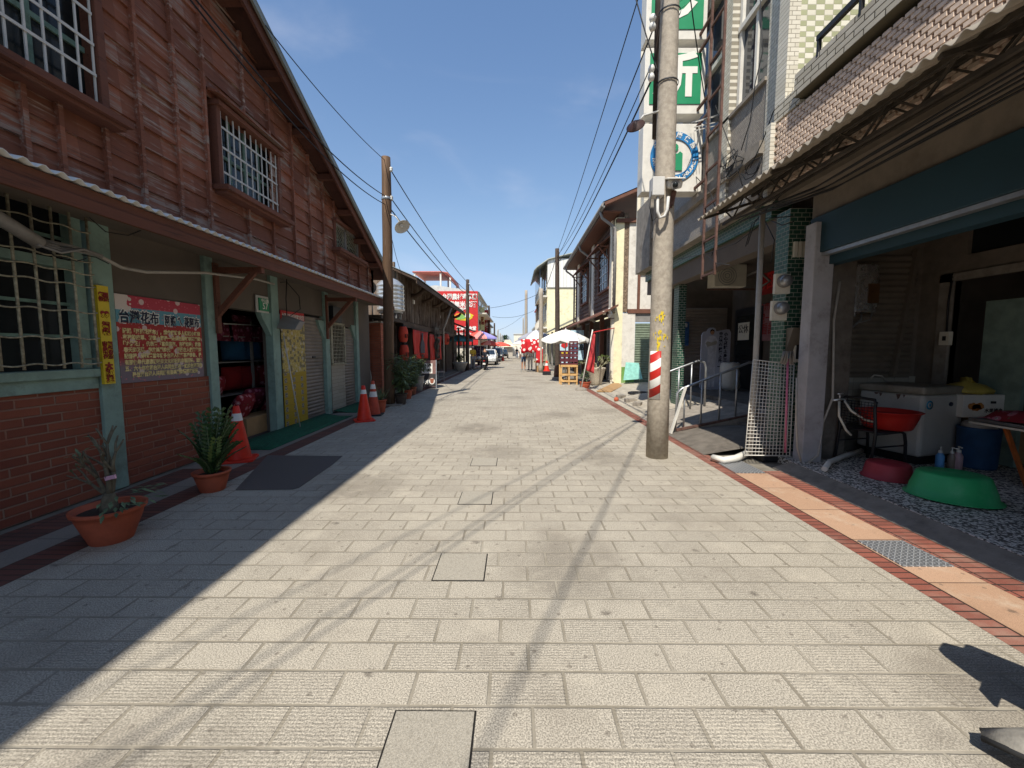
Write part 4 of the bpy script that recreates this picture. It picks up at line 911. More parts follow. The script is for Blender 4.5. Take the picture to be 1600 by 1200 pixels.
for (x0, z0, x1, z1) in ((-3.42, 3.88, -8.0, 5.9),):
    m.prism([V(x0, B0 - .4, z0), V(x1, B0 - .4, z1), V(x1, B0 - .4, z1 + .07), V(x0, B0 - .4, z0 + .07)], (0, B1 - B0 + .7, 0)); m.prism([V(x1, B0 - .4, z1), V(-12.6, B0 - .4, 3.88), V(-12.6, B0 - .4, 3.95), V(x1, B0 - .4, z1 + .07)], (0, B1 - B0 + .7, 0))
m.build('roof', M['beamwood'], hB)
m = MB(); nn = 110
m.grid([[V(-3.38 - 4.62 * f, B0 - .42 + (B1 - B0 + .74) * k / nn, 3.965 + 2.02 * f + .03 * (k % 2)) for k in range(nn + 1)] for f in (0, .33, .66, 1)]); m.build('roof_tiles', M['metalroof'], hB)
m = MB(); m.box(-3.45, -3.41, B0 - .4, B1 + .3, 3.78, 3.9); m.build('fascia', M['beamwood'], hB)
m = MB(); m.box(-4.2, -4.14, 17.0, 17.25, 3.35, 3.5); m.box(-4.2, -4.14, 23.0, 23.2, 3.2, 3.35); m.build('notice_board', M['whitepaint'], hB)
def noren(label, px0, px1, py0, py1, kind):
    a = onX(px0, py0, -4.0); b = onX(px1, py1, -4.0); y0, y1 = a.y, b.y; z1 = a.z; z0 = onX(px0, py1, -4.0).z
    t = thing('shop_curtain', label, 'curtain', (-4.0, (y0 + y1) / 2, z0)); n = 26
    P = [[V(-4.0 + .035 * math.sin(j * .9) * (1 - .4 * i / 6) + .02 * math.sin(j * .31 + i), y0 + (y1 - y0) * j / n, z0 + (z1 - z0) * i / 6) for j in range(n + 1)] for i in range(7)]
    MB().grid(P).build('cloth', M['norenred'], t, solid=.004)
    MB().tube([V(-4.0, y0 - .1, z1 + .02), V(-4.0, y1 + .1, z1 + .02)], .018, 6).build('rod', M['beamwood'], t)
    w = y1 - y0; h = z1 - z0; x = -3.945
    if kind == 'bottle':
        prof = [(.0, .93), (.055, .93), (.055, .86), (.045, .85), (.05, .7), (.13, .58), (.15, .5), (.15, .2), (.0, .2)]
        pts = [V(x, y0 + w * (.5 + a), z0 + h * q) for a, q in prof] + [V(x, y0 + w * (.5 - a), z0 + h * q) for a, q in prof[::-1][1:-1]]
        MB().prism(pts, (.004, 0, 0)).build('bottle_print', M['inknavy'], t); text('lettering', '純米老酒', h * .13, (x + .004, y0 + w * .5, z0 + h * .09), UY, UZ, M['inkblack'], t, .004, .006)
    else:
        text('lettering', '老', w * .52, (x, y0 + w * .5, z0 + h * .78), UY, UZ, M['inkblack'], t, .004, .01); text('lettering', '街', w * .5, (x, y0 + w * .5, z0 + h * .52), UY, UZ, M['inkblack'], t, .004, .01)
        text('lettering', '酒', w * .5, (x, y0 + w * .5, z0 + h * .27), UY, UZ, M['inkblack'], t, .004, .01); text('lettering', '米之糧', h * .11, (x, y0 + w * .5, z0 + h * .07), UY, UZ, M['inkblack'], t, .004, .006)
M['norenred'] = paint('noren_red', hx('c33a30'), .85, var=.1, scale=3)
noren('red shop curtain printed with a dark bottle, nearer of the two', 645.5, 669.5, 515, 562, 'bottle')
noren('red shop curtain printed with large black characters, farther of the two', 671.5, 690.5, 522, 564, 'text')
M['lantern'] = paint('lantern_red', hx('c9452f'), .7, var=.1)
def lantern(label, p, r, h, hang):
    t = thing('paper_lantern', label, 'lantern', p, 0, 'red paper lanterns'); n = 15
    MB().lathe([(r * (.5 + .5 * math.sin(math.pi * (.04 + .92 * k / n)) ** .55) * (1 - .035 * (k % 2)), -h / 2 + h * k / n) for k in range(n + 1)], 20).build('body', M['lantern'], t, local=True)
    m = MB(); m.lathe([(r * .6, h / 2), (r * .62, h / 2 + .03), (.001, h / 2 + .03)], 16); m.lathe([(r * .6, -h / 2), (r * .62, -h / 2 - .03), (.001, -h / 2 - .03)], 16); m.build('rims', M['black'], t, local=True)
    MB().tube([V(0, 0, h / 2), V(0, 0, h / 2 + hang)], .006, 5).build('cord', M['black'], t, local=True)
    text('lettering', '酒', r * .8, (r * .8, -r * .55, -h * .12), (.55, .83, 0), UZ, M['inkblack'], t, .02, .006, local=True)
lantern('upper red paper lantern hanging at the corner of the plank house', onX(630, 522.5, -4.0), .175, .55, .12)
lantern('lower red paper lantern hanging beneath the first at the plank house corner', onX(631.5, 551, -4.0), .175, .55, .11)
lantern('third red paper lantern hanging by the white downpipe farther along', onX(696, 530, -4.0), .24, .62, .1)
MB_ = MB().tube([V(-3.95, 22.9, 0.12), V(-3.95, 22.9, 2.6), V(-3.85, 22.9, 2.8), V(-3.5, 22.9, 3.75)], .05, 8); tag(MB_.build('downpipe', M['pvc']), 'white downpipe in front of the plank house beside the farther curtain', 'pipe')
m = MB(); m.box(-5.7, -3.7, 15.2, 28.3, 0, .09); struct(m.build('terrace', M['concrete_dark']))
# stools & planter
def stool(label, p, s=.34, h=.45):
    t = thing('stool', label, 'stool', p, .2); MB().box(-s / 2, s / 2, -s / 2, s / 2, h - .03, h).build('seat', M['pvc'], t, local=True, bevel=.006)
    for a in (-1, 1):
        for b in (-1, 1): MB().bar((a * s * .42, b * s * .42, 0), (a * s * .36, b * s * .36, h - .03), .035).build('leg', M['pvcdark'], t, local=True)
    m = MB()
    for a in (-1, 1): m.bar((a * s * .4, -s * .4, .15), (a * s * .4, s * .4, .15), .02)
    m.bar((-s * .4, -s * .38, .22), (s * .4, -s * .38, .22), .02); m.build('rails', M['pvcdark'], t, local=True)
stool('small grey stool on the terrace behind the A-board', V(-3.42, 19.0, 0))
t = thing('stone_planter', 'wide grey bowl planter with a dark bush at the far end of the plank house', 'planter', V(-3.62, 27.2, 0))
MB().lathe([(.26, 0), (.28, .02), (.46, .5), (.5, .56), (.5, .62), (.44, .62), (.40, .54), (.001, .53)], 28).build('bowl', M['pvc'], t, local=True); bush(t, (0, 0, .75), .5, .75, 420, .2, ('leaf', 'leaf'), 16, .5, random.Random(3))
# A-board
pA = onZ(668, 607); t = thing('a_board', 'folding menu A-board with a drawn coffee cup and white lettering on the left pavement', 'sign', pA + V(0, .2, 0), R(8))
M['aboard'] = paint('aboard_brown', hx('7b5a53'), .6); M['aboardark'] = paint('aboard_dark', hx('34302f'), .6)
for sg, nm in ((-1, 'front_panel'), (1, 'back_panel')):
    Mx = Matrix.Rotation(R(9) * sg, 4, 'X')
    m = MB(); m.box(-.3, .3, -.012, .012, -1.02, 0, Mx); o = m.build(nm, M['aboard'], t, local=True)
    o.location = (0, sg * .01, 1.06)
    m = MB()
    for x in (-.3, .3): m.box(x - .015, x + .015, -.02, .02, -1.1, .01, Mx)
    f = m.build('frame', M['galv'], o, local=True)
    if sg < 0:
        MB().box(-.285, .285, -.016, -.013, -1.0, -.52, Mx).build('dark_field', M['aboardark'], o, local=True)
        MB().box(-.24, .16, -.016, -.013, -.5, -.12, Mx).build('white_field', M['inkwhite'], o, local=True)
        n_ = Mx @ V(0, -1, 0); up_ = Mx @ V(0, 0, 1)
        text('lettering', '台灣', .17, Mx @ V(-.04, -.018, -.22), (1, 0, 0), up_, M['inkblack'], o, .003, .006, local=True); text('lettering', '咖啡', .17, Mx @ V(-.04, -.018, -.40), (1, 0, 0), up_, M['inkblack'], o, .003, .006, local=True)
        text('lettering', '手沖', .17, Mx @ V(-.12, -.018, -.84), (1, 0, 0), up_, M['inkwhite'], o, .003, .006, local=True)
        cpts = [Mx @ V(.14 + .105 * math.cos(a), -.016, -.8 + .12 * math.sin(a)) for a in [k * 2 * math.pi / 24 for k in range(24)]]; MB().prism(cpts, Mx @ V(0, -.004, 0)).build('cup_saucer', M['inkwhite'], o, local=True)
        MB().prism([Mx @ V(x, -.022, z) for x, z in ((.06, -.7), (.22, -.7), (.2, -.85), (.17, -.88), (.11, -.88), (.08, -.85))], Mx @ V(0, -.004, 0)).build('cup', M['terradull'], o, local=True)
# ---- second shop row with awnings
hC = thing('low_shop', 'low dark-roofed shop with a pinkish awning beyond the plank house', 'shop', (-4.5, 33, 0))
MB().box(-11, -5.4, 28.7, 38.5, 0, 3.2).build('wall', M['darkroom'], hC)
m = MB(); m.prism([V(-3.5, 28.6, 2.95), V(-7, 28.6, 4.3), V(-7, 28.6, 4.4), V(-3.5, 28.6, 3.05)], (0, 10, 0)); m.prism([V(-7, 28.6, 4.3), V(-11, 28.6, 2.95), V(-11, 28.6, 3.05), V(-7, 28.6, 4.4)], (0, 10, 0)); m.build('roof', M['poledark'], hC)
for y in (28.9, 32, 35, 38.3): MB().box(-4.0, -3.88, y - .06, y + .06, 0, 3.0).build('post', M['poledark'], hC)
m = MB(); m.prism([V(-3.9, 29.2, 2.75), V(-2.9, 29.2, 2.35), V(-2.9, 29.2, 2.38), V(-3.9, 29.2, 2.79)], (0, 5, 0)); m.build('awning', paint('pink_awning', hx('d08078'), .8, var=.2, scale=3), hC)
for k, (x, y, mt) in enumerate(((-4.0, 29.6, 'redcloth'), (-4.0, 30.4, 'norenred'), (-4.0, 31.3, 'whitepaint'), (-4.0, 32.2, 'redcloth'))):
    o = MB().grid([[V(x + .05 * math.sin(j), y + .1 * j, 2.3 - .6 * i) for j in range(5)] for i in range(2)]).build('hanging_goods', M[mt], hC, solid=.02)
# ---- billboard building
hD = thing('billboard_house', 'tall white house carrying a large red billboard on its end wall', 'house', (-7, 50, 0))
M['cream'] = paint('cream_render', hx('ddd6c4'), .85, var=.06, dirt=hx('a39b88'), dirtamt=.35)
MB().box(-13, -3.85, 42.2, 58, 0, 7.3).build('wall', M['cream'], hD)
m = MB(); m.prism([V(-3.6, 42.0, 7.25), V(-8, 42.0, 7.9), V(-13, 42.0, 7.25)], (0, 16.2, 0)); m.build('roof', M['whitemetal'], hD)
for y0 in (44, 48, 52.5):
    for z0 in (3.4, 5.4): w = MB().box(-3.87, -3.8, y0, y0 + 2.2, z0, z0 + 1.3).build('window', M['whitemetal'], hD); MB().box(-3.795, -3.78, y0 + .1, y0 + 2.1, z0 + .1, z0 + 1.2).build('pane', M['glassblue'], w)
for z in (3.0, 5.1): MB().box(-3.85, -2.9, 43, 57, z, z + .14).build('balcony_slab', M['cream'], hD)
M['signpalebanner'] = paint('banner_pale', hx('ddd39a'), .6)
bb = thing('billboard', 'large red billboard with white characters, coloured map picture and phone number', 'billboard', (-5.8, 42, 2))
MB().box(-8.2, -3.72, 41.95, 42.1, 1.9, 7.3).build('board', M['red'], bb)
UX = (1, 0, 0)
text('lettering', '台灣農村遊學園', .62, (-5.55, 41.93, 6.7), UX, UZ, M['inkwhite'], bb, .02, .022, fitw=3.5); text('lettering', '東寮無米樂酒', .62, (-5.55, 41.93, 5.95), UX, UZ, M['inkwhite'], bb, .02, .022, fitw=3.4)
text('lettering', '稻米體驗農場', .3, (-6.0, 41.93, 5.5), UX, UZ, M['inkwhite'], bb, .02, .012, fitw=2.4); text('lettering', '無米樂食堂', .42, (-4.9, 41.93, 3.55), UX, UZ, M['inkwhite'], bb, .02, .02, fitw=2.0); text('lettering', '0932-112288', .3, (-4.9, 41.93, 3.0), UX, UZ, M['inkwhite'], bb, .02, .012, fitw=2.2)
def blob(m, cx, cz, rx, rz, y, n=18, seed=1):
    r_ = random.Random(seed); m.prism([V(cx + rx * math.cos(a) * (1 + .18 * r_.uniform(-1, 1)), y, cz + rz * math.sin(a) * (1 + .18 * r_.uniform(-1, 1))) for a in [k * 6.283 / n for k in range(n)]], (0, -.015, 0))
m = MB(); blob(m, -5.15, 4.75, 1.0, .42, 41.945); m.m = 1; blob(m, -5.5, 4.72, .5, .28, 41.925, seed=2); m.m = 2; blob(m, -4.75, 4.85, .28, .25, 41.922, seed=3); m.m = 3; blob(m, -5.75, 4.85, .22, .14, 41.905, seed=4); m.build('picture', [M['signyellow'], paint('print_green', hx('7fae5a'), .6), M['inkwhite'], M['orange']], bb)
for (y, z0, z1, mt, tx, xa, xb, lab) in ((52.3, 3.2, 6.4, 'red', '老街美食', -3.8, -3.1, 'red upright banner sign with white characters on the far left house'), (47.0, 3.6, 6.2, 'signpalebanner', '農村好禮', -3.85, -3.42, 'pale yellow upright banner sign beside the red billboard')):
    t = thing('banner_sign', lab, 'sign', (-3.4, y, z0)); MB().box(xa, xb, y, y + .12, z0, z1).build('board', M[mt], t); text('lettering', tx, (xb - xa) * .8, ((xa + xb) / 2, y - .02, (z0 + z1) / 2), UX, UZ, M['inkwhite' if mt == 'red' else 'inkred'], t, .02, .02, vertical=True)
rs = thing('roof_shelter', 'open rooftop shelter with curved red-edged sheet roof on posts', 'shelter', (-8, 45, 7.6))
P = [[V(x, y, z) for y in (43.2, 48.5)] for x, z in ((-10.6, 9.45), (-7.6, 9.45), (-7.0, 9.35), (-6.6, 9.0), (-6.45, 8.5))]; MB().grid(P).build('roof', paint('roof_red', hx('b6685c'), .6), rs, solid=.12)
for x in (-10.4, -7.7, -6.7):
    for y in (43.4, 48.3): MB().box(x - .08, x + .08, y - .08, y + .08, 7.3, 9.35 if x < -7 else 8.9).build('post', M['whitepaint'], rs)
MB().box(-13, -10.6, 43.2, 48.5, 7.3, 9.0).build('stair_house', M['cream'], rs)
# ---- far left buildings
for (x0, x1, y0, y1, h, lab) in ((-12, -4.2, 62, 74, 5.2, 'pale low house beyond the billboard house on the left'), (-12, -4.3, 78, 98, 4.2, 'far pale house row end on the left of the street')):
    t = thing('far_house', lab, 'house', ((x0 + x1) / 2, (y0 + y1) / 2, 0)); MB().box(x0, x1, y0, y1, 0, h).build('wall', M['cream'], t); MB().box(x0 - .2, x1 + .4, y0 - .2, y1 + .2, h, h + .2).build('roof', M['metalroof'], t)
    for k in range(3): yy = y0 + 1 + k * (y1 - y0) / 3; MB().box(x1, x1 + .04, yy, yy + 1.6, h * .5, h * .8).build('window', M['glassblue'], t)
t = wooden_pole('dark utility pole in front of the red billboard', V(-3.28, 28.4, 0), V(-3.2, 28.4, 6.2), .14, .11, 'poledark', 'utility poles along the street')
for z in (5.9, 5.2): MB().tube([V(-3.1, 28.35, z - .05), V(-3.1, 28.35, z), V(-3.1, 28.35, z + .05)], [.03, .05, .03], 8).build('insulator', M['porcelain'], t)
for (y, h, lab) in ((52, 6.9, 'dark utility pole at the far corner of the billboard house'), (66, 5.6, 'thin dark utility pole beyond the red umbrella'), (80, 5.2, 'distant utility pole, third from the end on the left'), (92, 5.0, 'distant utility pole, second from the end on the left'), (106, 5.0, 'most distant utility pole on the left')):
    wooden_pole(lab, V(-3.25, y, 0), V(-3.22, y, h), .16, .12, 'poledark' if y < 70 else 'poleconc', 'utility poles along the street')
# ---- stalls, people and cars down the street
for nm, h in (('umb_pink', 'e08f86'), ('umb_lilac', '9a93cf'), ('umb_blue', '9dc0e2'), ('umb_cream', 'efdcc4'), ('umb_red', 'd5584a'), ('umb_teal', '4f8f96'), ('umb_white', 'dcd9d2'), ('umb_grey', '9b9ba3')): M[nm] = paint(nm, hx(h), .8, var=.06)
umbrella('big pastel striped market umbrella over the stall on the left', V(-2.62, 31.5, 0), 1.35, 2.85, ('umb_pink', 'umb_lilac', 'umb_pink', 'umb_blue', 'umb_teal', 'umb_blue', 'umb_cream', 'umb_red'), 8, .5, rz=-1.9)
umbrella('teal market umbrella half hidden behind the dark pole', V(-4.0, 29.9, 0), 1.0, 2.55, ('umb_teal',), 8, .4)
umbrella('red market umbrella shading the parked cars', V(-1.75, 50, 0), 1.3, 2.35, ('umb_red',), 8, .4); umbrella('orange-red market umbrella just left of the red one', V(-2.9, 47.5, 0), 1.2, 2.5, ('umb_red', 'umb_pink'), 8, .45)
umbrella('cream market umbrella over the far white stall', V(-1.1, 62, 0), 1.5, 2.4, ('umb_cream',), 8, .5)
t = thing('clothes_rack', 'rack of dark patterned cloths under the pastel umbrella', 'rack', (-2.9, 32, 0)); MB().tube([V(-3.3, 32, 0), V(-3.3, 32, 1.75), V(-2.3, 32, 1.75), V(-2.3, 32, 0)], .02, 6).build('frame', M['galv'], t)
MB().grid([[V(-3.25 + .06 * j, 32 + .04 * math.sin(j * 2), 1.72 - 1.3 * i) for j in range(16)] for i in range(2)]).build('cloths', floral('dark_print', hx('4d4360'), hx('7d6f8e'), hx('b7a9b9'), 9), t, solid=.03)
t = thing('stall_table', 'low stall table with white bags under the pastel umbrella', 'table', (-2.6, 31, 0)); MB().box(-3.2, -2.4, 30.6, 31.6, .6, .65).build('top', M['cardboard'], t)
for x in (-3.1, -2.5):
    for y in (30.7, 31.5): MB().bar((x, y, 0), (x, y, .6), .04).build('leg', M['poledark'], t)
for k, (x, y) in enumerate(((-3.0, 30.9), (-2.7, 31.2))): m = MB(); m.ball((x, y, .8), .17, 6, (1, 1, .9)); o = m.build('goods_bag', M['umb_white']); tag(o, ('white bag at the left end of the stall table', 'white bag at the right end of the stall table')[k], 'bag', 'bags on the stall table')
person('standing vendor in a yellow shirt and grey trousers beside the dark pole', V(-2.98, 29.2, 0), .4, dict(elr=(-.2, -.1, 1.12), wrr=(-.1, -.28, 1.1), har=(-.05, -.34, 1.12)), 'yellowcloth', 'greycloth', cap='umb_cream')
# rider on scooter
def scooter(label, loc, rz, body, group=None):
    t = thing('scooter', label, 'scooter', loc, rz, group)
    for y in (-.6, .62):
        w = MB(); w.tube([V(0, y + .21 * math.cos(a), .24 + .21 * math.sin(a)) for a in [k * 2 * math.pi / 20 for k in range(21)]], .05, 8, cap=False); o = w.build('wheel', M['rubber'], t, local=True); MB().tube([V(-.04, y, .24), V(.04, y, .24)], .13, 14).build('rim', M['galv'], o, local=True)
    m = MB(); m.prism([V(-.14, y, z) for y, z in ((-.62, .5), (-.75, .36), (-.5, .3), (-.35, .28), (.3, .28), (.2, .55), (.3, .72), (.75, .72), (.88, .62), (.6, .5), (.45, .35), (.1, .24), (-.3, .24))], (.28, 0, 0)); m.build('body', M[body], t, local=True, bevel=.03)
    m = MB(); m.prism([V(-.19, y, z) for y, z in ((-.40, .25), (-.34, .25), (-.52, .95), (-.60, .95))], (.38, 0, 0)); m.build('leg_shield', M[body], t, local=True, bevel=.02)
    MB().prism([V(-.13, y, z) for y, z in ((.16, .72), (.86, .72), (.9, .78), (.5, .8), (.2, .78))], (.26, 0, 0)).build('seat', M['rubber'], t, local=True, bevel=.02)
    MB().tube([V(-.33, -.48, 1.02), V(-.15, -.55, .98), V(.15, -.55, .98), V(.33, -.48, 1.02)], .018, 8).build('handlebar', M['black'], t, local=True)
    for s in (-1, 1): MB().ball((.2 * s, -.55, 1.16), .055, 6, (1, .4, .8)).build('mirror', M['black'], t, local=True)
    MB().ball((0, .88, .66), .06, 6, (1.4, .5, .6)).build('tail_light', M['red'], t, local=True); MB().box(-.1, .1, .9, .91, .4, .52).build('plate', M['inkwhite'], t, local=True)
    return t
scooter('dark scooter ridden away down the street on the left', V(-2.12, 29.5, 0), 3.14, 'darkcloth')
person('rider in a dark jacket seen from behind on the scooter', V(-2.12, 29.5, 0), 3.14, dict(pelvis=(0, .3, .86), spine=(0, .28, 1.05), chest=(0, .22, 1.27), neck=(0, .2, 1.42), head=(0, .17, 1.52), crown=(0, .19, 1.61), shl=(.17, .22, 1.34), shr=(-.17, .22, 1.34), ell=(.25, .0, 1.15), elr=(-.25, 0, 1.15), wrl=(.27, -.3, 1.04), wrr=(-.27, -.3, 1.04), hal=(.28, -.42, 1.04), har=(-.28, -.42, 1.04),
       hil=(.1, .28, .84), hir=(-.1, .28, .84), knl=(.17, -.12, .72), knr=(-.17, -.12, .72), anl=(.16, -.14, .33), anr=(-.16, -.14, .33), tol=(.16, -.3, .29), tor=(-.16, -.3, .29)), 'darkcloth', 'darkcloth', sleeve='long')
def car(label, loc, rz, body, suv=False):
    t = thing('parked_car', label, 'car', loc, rz, 'cars parked along the left side'); k = 1.12 if suv else 1.0
    prof = [(-2.15, .35), (-2.2, .62), (-2.1, .78), (-1.25, .92), (-.55, 1.42 * k), (.9, 1.45 * k), (1.75, 1.02 * k), (2.1, .98 * k), (2.18, .6), (2.12, .33)]
    m = MB(); L_ = []
    for sx in (-1, 1):
        L_.append([V(sx * (.84 - (.16 if z > 1.1 else 0)), y, z) for y, z in prof])
    m.prism(L_[0], (0, 0, 0)) if False else None
    a = [m.vert(p) for p in L_[0]]; b = [m.vert(p) for p in L_[1]]; n = len(a); m.face(a); m.face(b[::-1])
    for i in range(n): m.face((a[i], b[i], b[(i + 1) % n], a[(i + 1) % n]))
    m.build('body', M[body], t, local=True, bevel=.05)
    g = MB(); g.poly([V(-.62, -.62, 1.37 * k), V(.62, -.62, 1.37 * k), V(.74, -1.2, .97), V(-.74, -1.2, .97)]); g.poly([V(-.62, .98, 1.41 * k), V(.62, .98, 1.41 * k), V(.72, 1.68, 1.07 * k), V(-.72, 1.68, 1.07 * k)][::-1])
    for p in g.v: p.y += (-.02 if p.y < 0 else .02); p.z += .015
    for sx in (-1, 1): g.poly([V(sx * .72, -.5, 1.35 * k), V(sx * .72, .9, 1.38 * k), V(sx * .86, 1.4, 1.02), V(sx * .86, -.95, .98)])
    g.build('windows', M['glassblue'], t, local=True)
    for y in (-1.35, 1.35):
        for sx in (-1, 1): w = MB().tube([V(sx * .70, y, .32), V(sx * .88, y, .32)], .32, 18).build('wheel', M['rubber'], t, local=True); MB().tube([V(sx * .80, y, .32), V(sx * .89, y, .32)], .19, 14).build('rim', M['galv'], w, local=True)
    for sx in (-1, 1): MB().ball((sx * .62, -2.14, .66), .12, 6, (1.3, .5, .6)).build('headlight', M['porcelain'], t, local=True); MB().ball((sx * .68, 2.12, .82), .11, 6, (1.1, .5, .9)).build('tail_light', M['red'], t, local=True)
    MB().box(-.25, .25, -2.235, -2.21, .42, .55).build('plate', M['inkwhite'], t, local=True); MB().box(-.25, .25, 2.19, 2.21, .55, .68).build('plate', M['inkwhite'], t, local=True); return t
M['carwhite'] = paint('car_white', hx('d9dad8'), .25, var=.02, spec=.6); M['cargrey'] = paint('car_grey', hx('4c565c'), .25, .3, var=.02, spec=.6)
car('white parked car seen from behind, nearest of the parked cars', V(-2.55, 39.5, 0), 0, 'carwhite'); car('dark grey parked van facing the camera behind the white car', V(-2.35, 55, 0), 0, 'cargrey', True); car('dark parked car facing the camera beneath the red umbrella', V(-1.9, 66, 0), 0, 'cargrey')
cone('tiny orange traffic cone beside the dark van', V(-1.45, 51, 0), .8, 'orange', ((.6, .8),), 0, r0=.18)
# ================================================================ RIGHT: corner shop with canopy (nearest)
M['terrazzo'] = None
def terrazzo():
    g = NG('terrazzo', .6); v = g.vor(55, out=1); d = g.vor(55, feat='DISTANCE_TO_EDGE'); s = g.N.new('ShaderNodeSeparateColor'); g.L.new(v, s.inputs[0])
    c = g.mix(g.m('GREATER_THAN', s.outputs[0], .48), hx('55504c'), hx('e6e0d6')); c = g.mix(g.ramp(d, .03, .07), hx('8d867c'), c); c = g.mix(g.m('MULTIPLY', g.ramp(g.noise(1.3, 5), .5, .7), .45), c, hx('5b554e')); g.color(c); return g.mat
M['terrazzo'] = terrazzo()
M['tilewall'] = cells('white_square_tile', 'X', 'Z', .2, .1, 0, .003, (hx('bdb6a8'), hx('b0a899')), hx('837b6f'), .4, .002, stain=hx('9b9182'))
M['blueboard'] = paint('teal_blue_board', hx('24414c'), .6, var=.1, scale=1.5, dirt=hx('3b4a50'), dirtamt=.4)
M['mosaicW'] = cells('white_mosaic', 'Y', 'Z', .11, .052, .5, .004, (hx('d6d1c3'), hx('c6c0b0')), hx('8e8778'), .45, .003, stain=hx('a9a190'), stainamt=.35)
M['mosaicWx'] = cells('white_mosaic_front', 'X', 'Z', .11, .052, .5, .004, (hx('dcd6c6'), hx('cdc6b4')), hx('938b7b'), .45, .003, stain=hx('a9a190'), stainamt=.3)
M['mosaicG'] = cells('grey_mosaic', 'Y', 'Z', .045, .03, .5, .003, (hx('a59c90'), hx('918980')), hx('6b645c'), .55, .002, stain=hx('7b7268'), stainamt=.4)
M['checkW'] = cells('checker_tile', 'X', 'Z', .105, .062, 0, .003, (hx('e0dccb'), hx('d4cfbd')), hx('b4ae9d'), .4, .002, checker=hx('aeb08d'), u0=3.37)
M['greentileX'] = cells('green_tile_front', 'X', 'Z', .105, .055, .5, .005, (hx('2f5648'), hx('254739')), hx('a9aa9d'), .35, .003, stain=hx('39453d'))
M['greentileY'] = cells('green_tile_side', 'Y', 'Z', .105, .055, .5, .005, (hx('3d6450'), hx('315343')), hx('9b9d8f'), .4, .003, stain=hx('55604d'))
M['brownbeam'] = paint('brown_plaster_beam', hx('7c7266'), .9, var=.12, dirt=hx('54483b'), bump=.003)
M['greypost'] = paint('grey_white_paint', hx('aaa8aa'), .7, var=.08, dirt=hx('6a625b'), dirtamt=.6, bump=.002)
hG = thing('canopy_shop', 'open-fronted shop house with corrugated canopy, teal beam and tiled balcony on the right', 'shop house', (4, 3, 0))
GY0, GY1 = -5.0, 5.6
m = MB(); m.prism([V(3.27, GY0, -.01), V(3.5, GY0, -.01), V(3.5, GY0, .075), V(3.42, GY0, .05), V(3.27, GY0, .004)], (0, 10.1, 0)); m.build('doorstep', M['concrete'], hG)
MB().box(3.5, 9, GY0, 6.1, -.01, .08).build('shop_floor', M['terrazzo'], hG)
MB().box(3.62, 3.86, 5.08, 5.26, 0, 3.02).build('door_post', M['greypost'], hG, bevel=.008)
MB().box(3.88, 4.26, 5.22, 5.62, 0, 3.1).build('pillar', M['concrete_dark'], hG, bevel=.01)
MB().box(3.85, 5.95, 6.08, 6.2, 0, 3.6).build('far_wall', M['brownbeam'], hG)
MB().box(4.2, 5.9, 6.055, 6.08, .08, 1.1).build('tiled_dado', M['tilewall'], hG)
shutter(4.25, 5.78, 1.14, 2.86, 0, M['shutterdark'], hG, axis='x', yfix=6.05, pitch=.085, dep=2.2)
m = MB(); m.bar((5.72, 6.0, 2.9), (5.5, 5.99, 1.1), .07, .05); m.build('shutter_rail', M['shutterdark'], hG)
m = MB(); m.box(5.9, 6.05, 5.75, 6.2, 0, 3.6); m.box(5.9, 6.05, GY0, 5.75, 2.42, 2.72); m.box(5.9, 6.05, GY0, 5.75, 3.12, 3.6); m.box(5.9, 6.05, 1.6, 1.9, 0, 3.12); m.box(5.9, 6.05, 5.5, 5.75, 2.72, 3.12); m.box(5.9, 6.05, 4.0, 4.25, 2.72, 3.12)
m.build('back_wall', M['brownbeam'], hG)
m = MB(); m.box(5.86, 5.9, 5.62, 5.78, .08, 2.5); m.box(5.86, 5.9, 2, 5.78, 2.4, 2.5); m.build('door_frame', M['concrete'], hG)
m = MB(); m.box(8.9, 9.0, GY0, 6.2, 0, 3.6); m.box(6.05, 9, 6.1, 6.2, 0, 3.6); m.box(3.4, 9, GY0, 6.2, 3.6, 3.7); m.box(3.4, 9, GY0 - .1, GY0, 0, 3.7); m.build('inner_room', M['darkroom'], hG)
MB().box(5.95, 6.0, GY0, 5.5, 2.74, 3.1).build('transom', M['glass'], hG)
MB().box(5.98, 6.03, 4.85, 5.3, .08, 2.1).build('inner_door', paint('pale_green_door', hx('7d9186'), .6), hG)
MB().box(6.5, 6.55, 2.5, 4.5, .08, 2.0).build('inner_shelf', M['shutterdark'], hG)
MB().box(3.72, 3.98, GY0, 5.3, 3.1, 3.75).build('beam', M['brownbeam'], hG)
MB().box(3.68, 3.80, GY0, 5.27, 2.66, 3.098).build('teal_board', M['blueboard'], hG, bevel=.006)
m = MB(); m.box(3.70, 3.78, GY0, 5.2, 2.615, 2.655); m.build('shutter_track', M['galv'], hG); MB().box(3.8, 3.95, GY0, 5.2, 2.52, 2.66).build('shutter_box', M['blueboard'], hG)
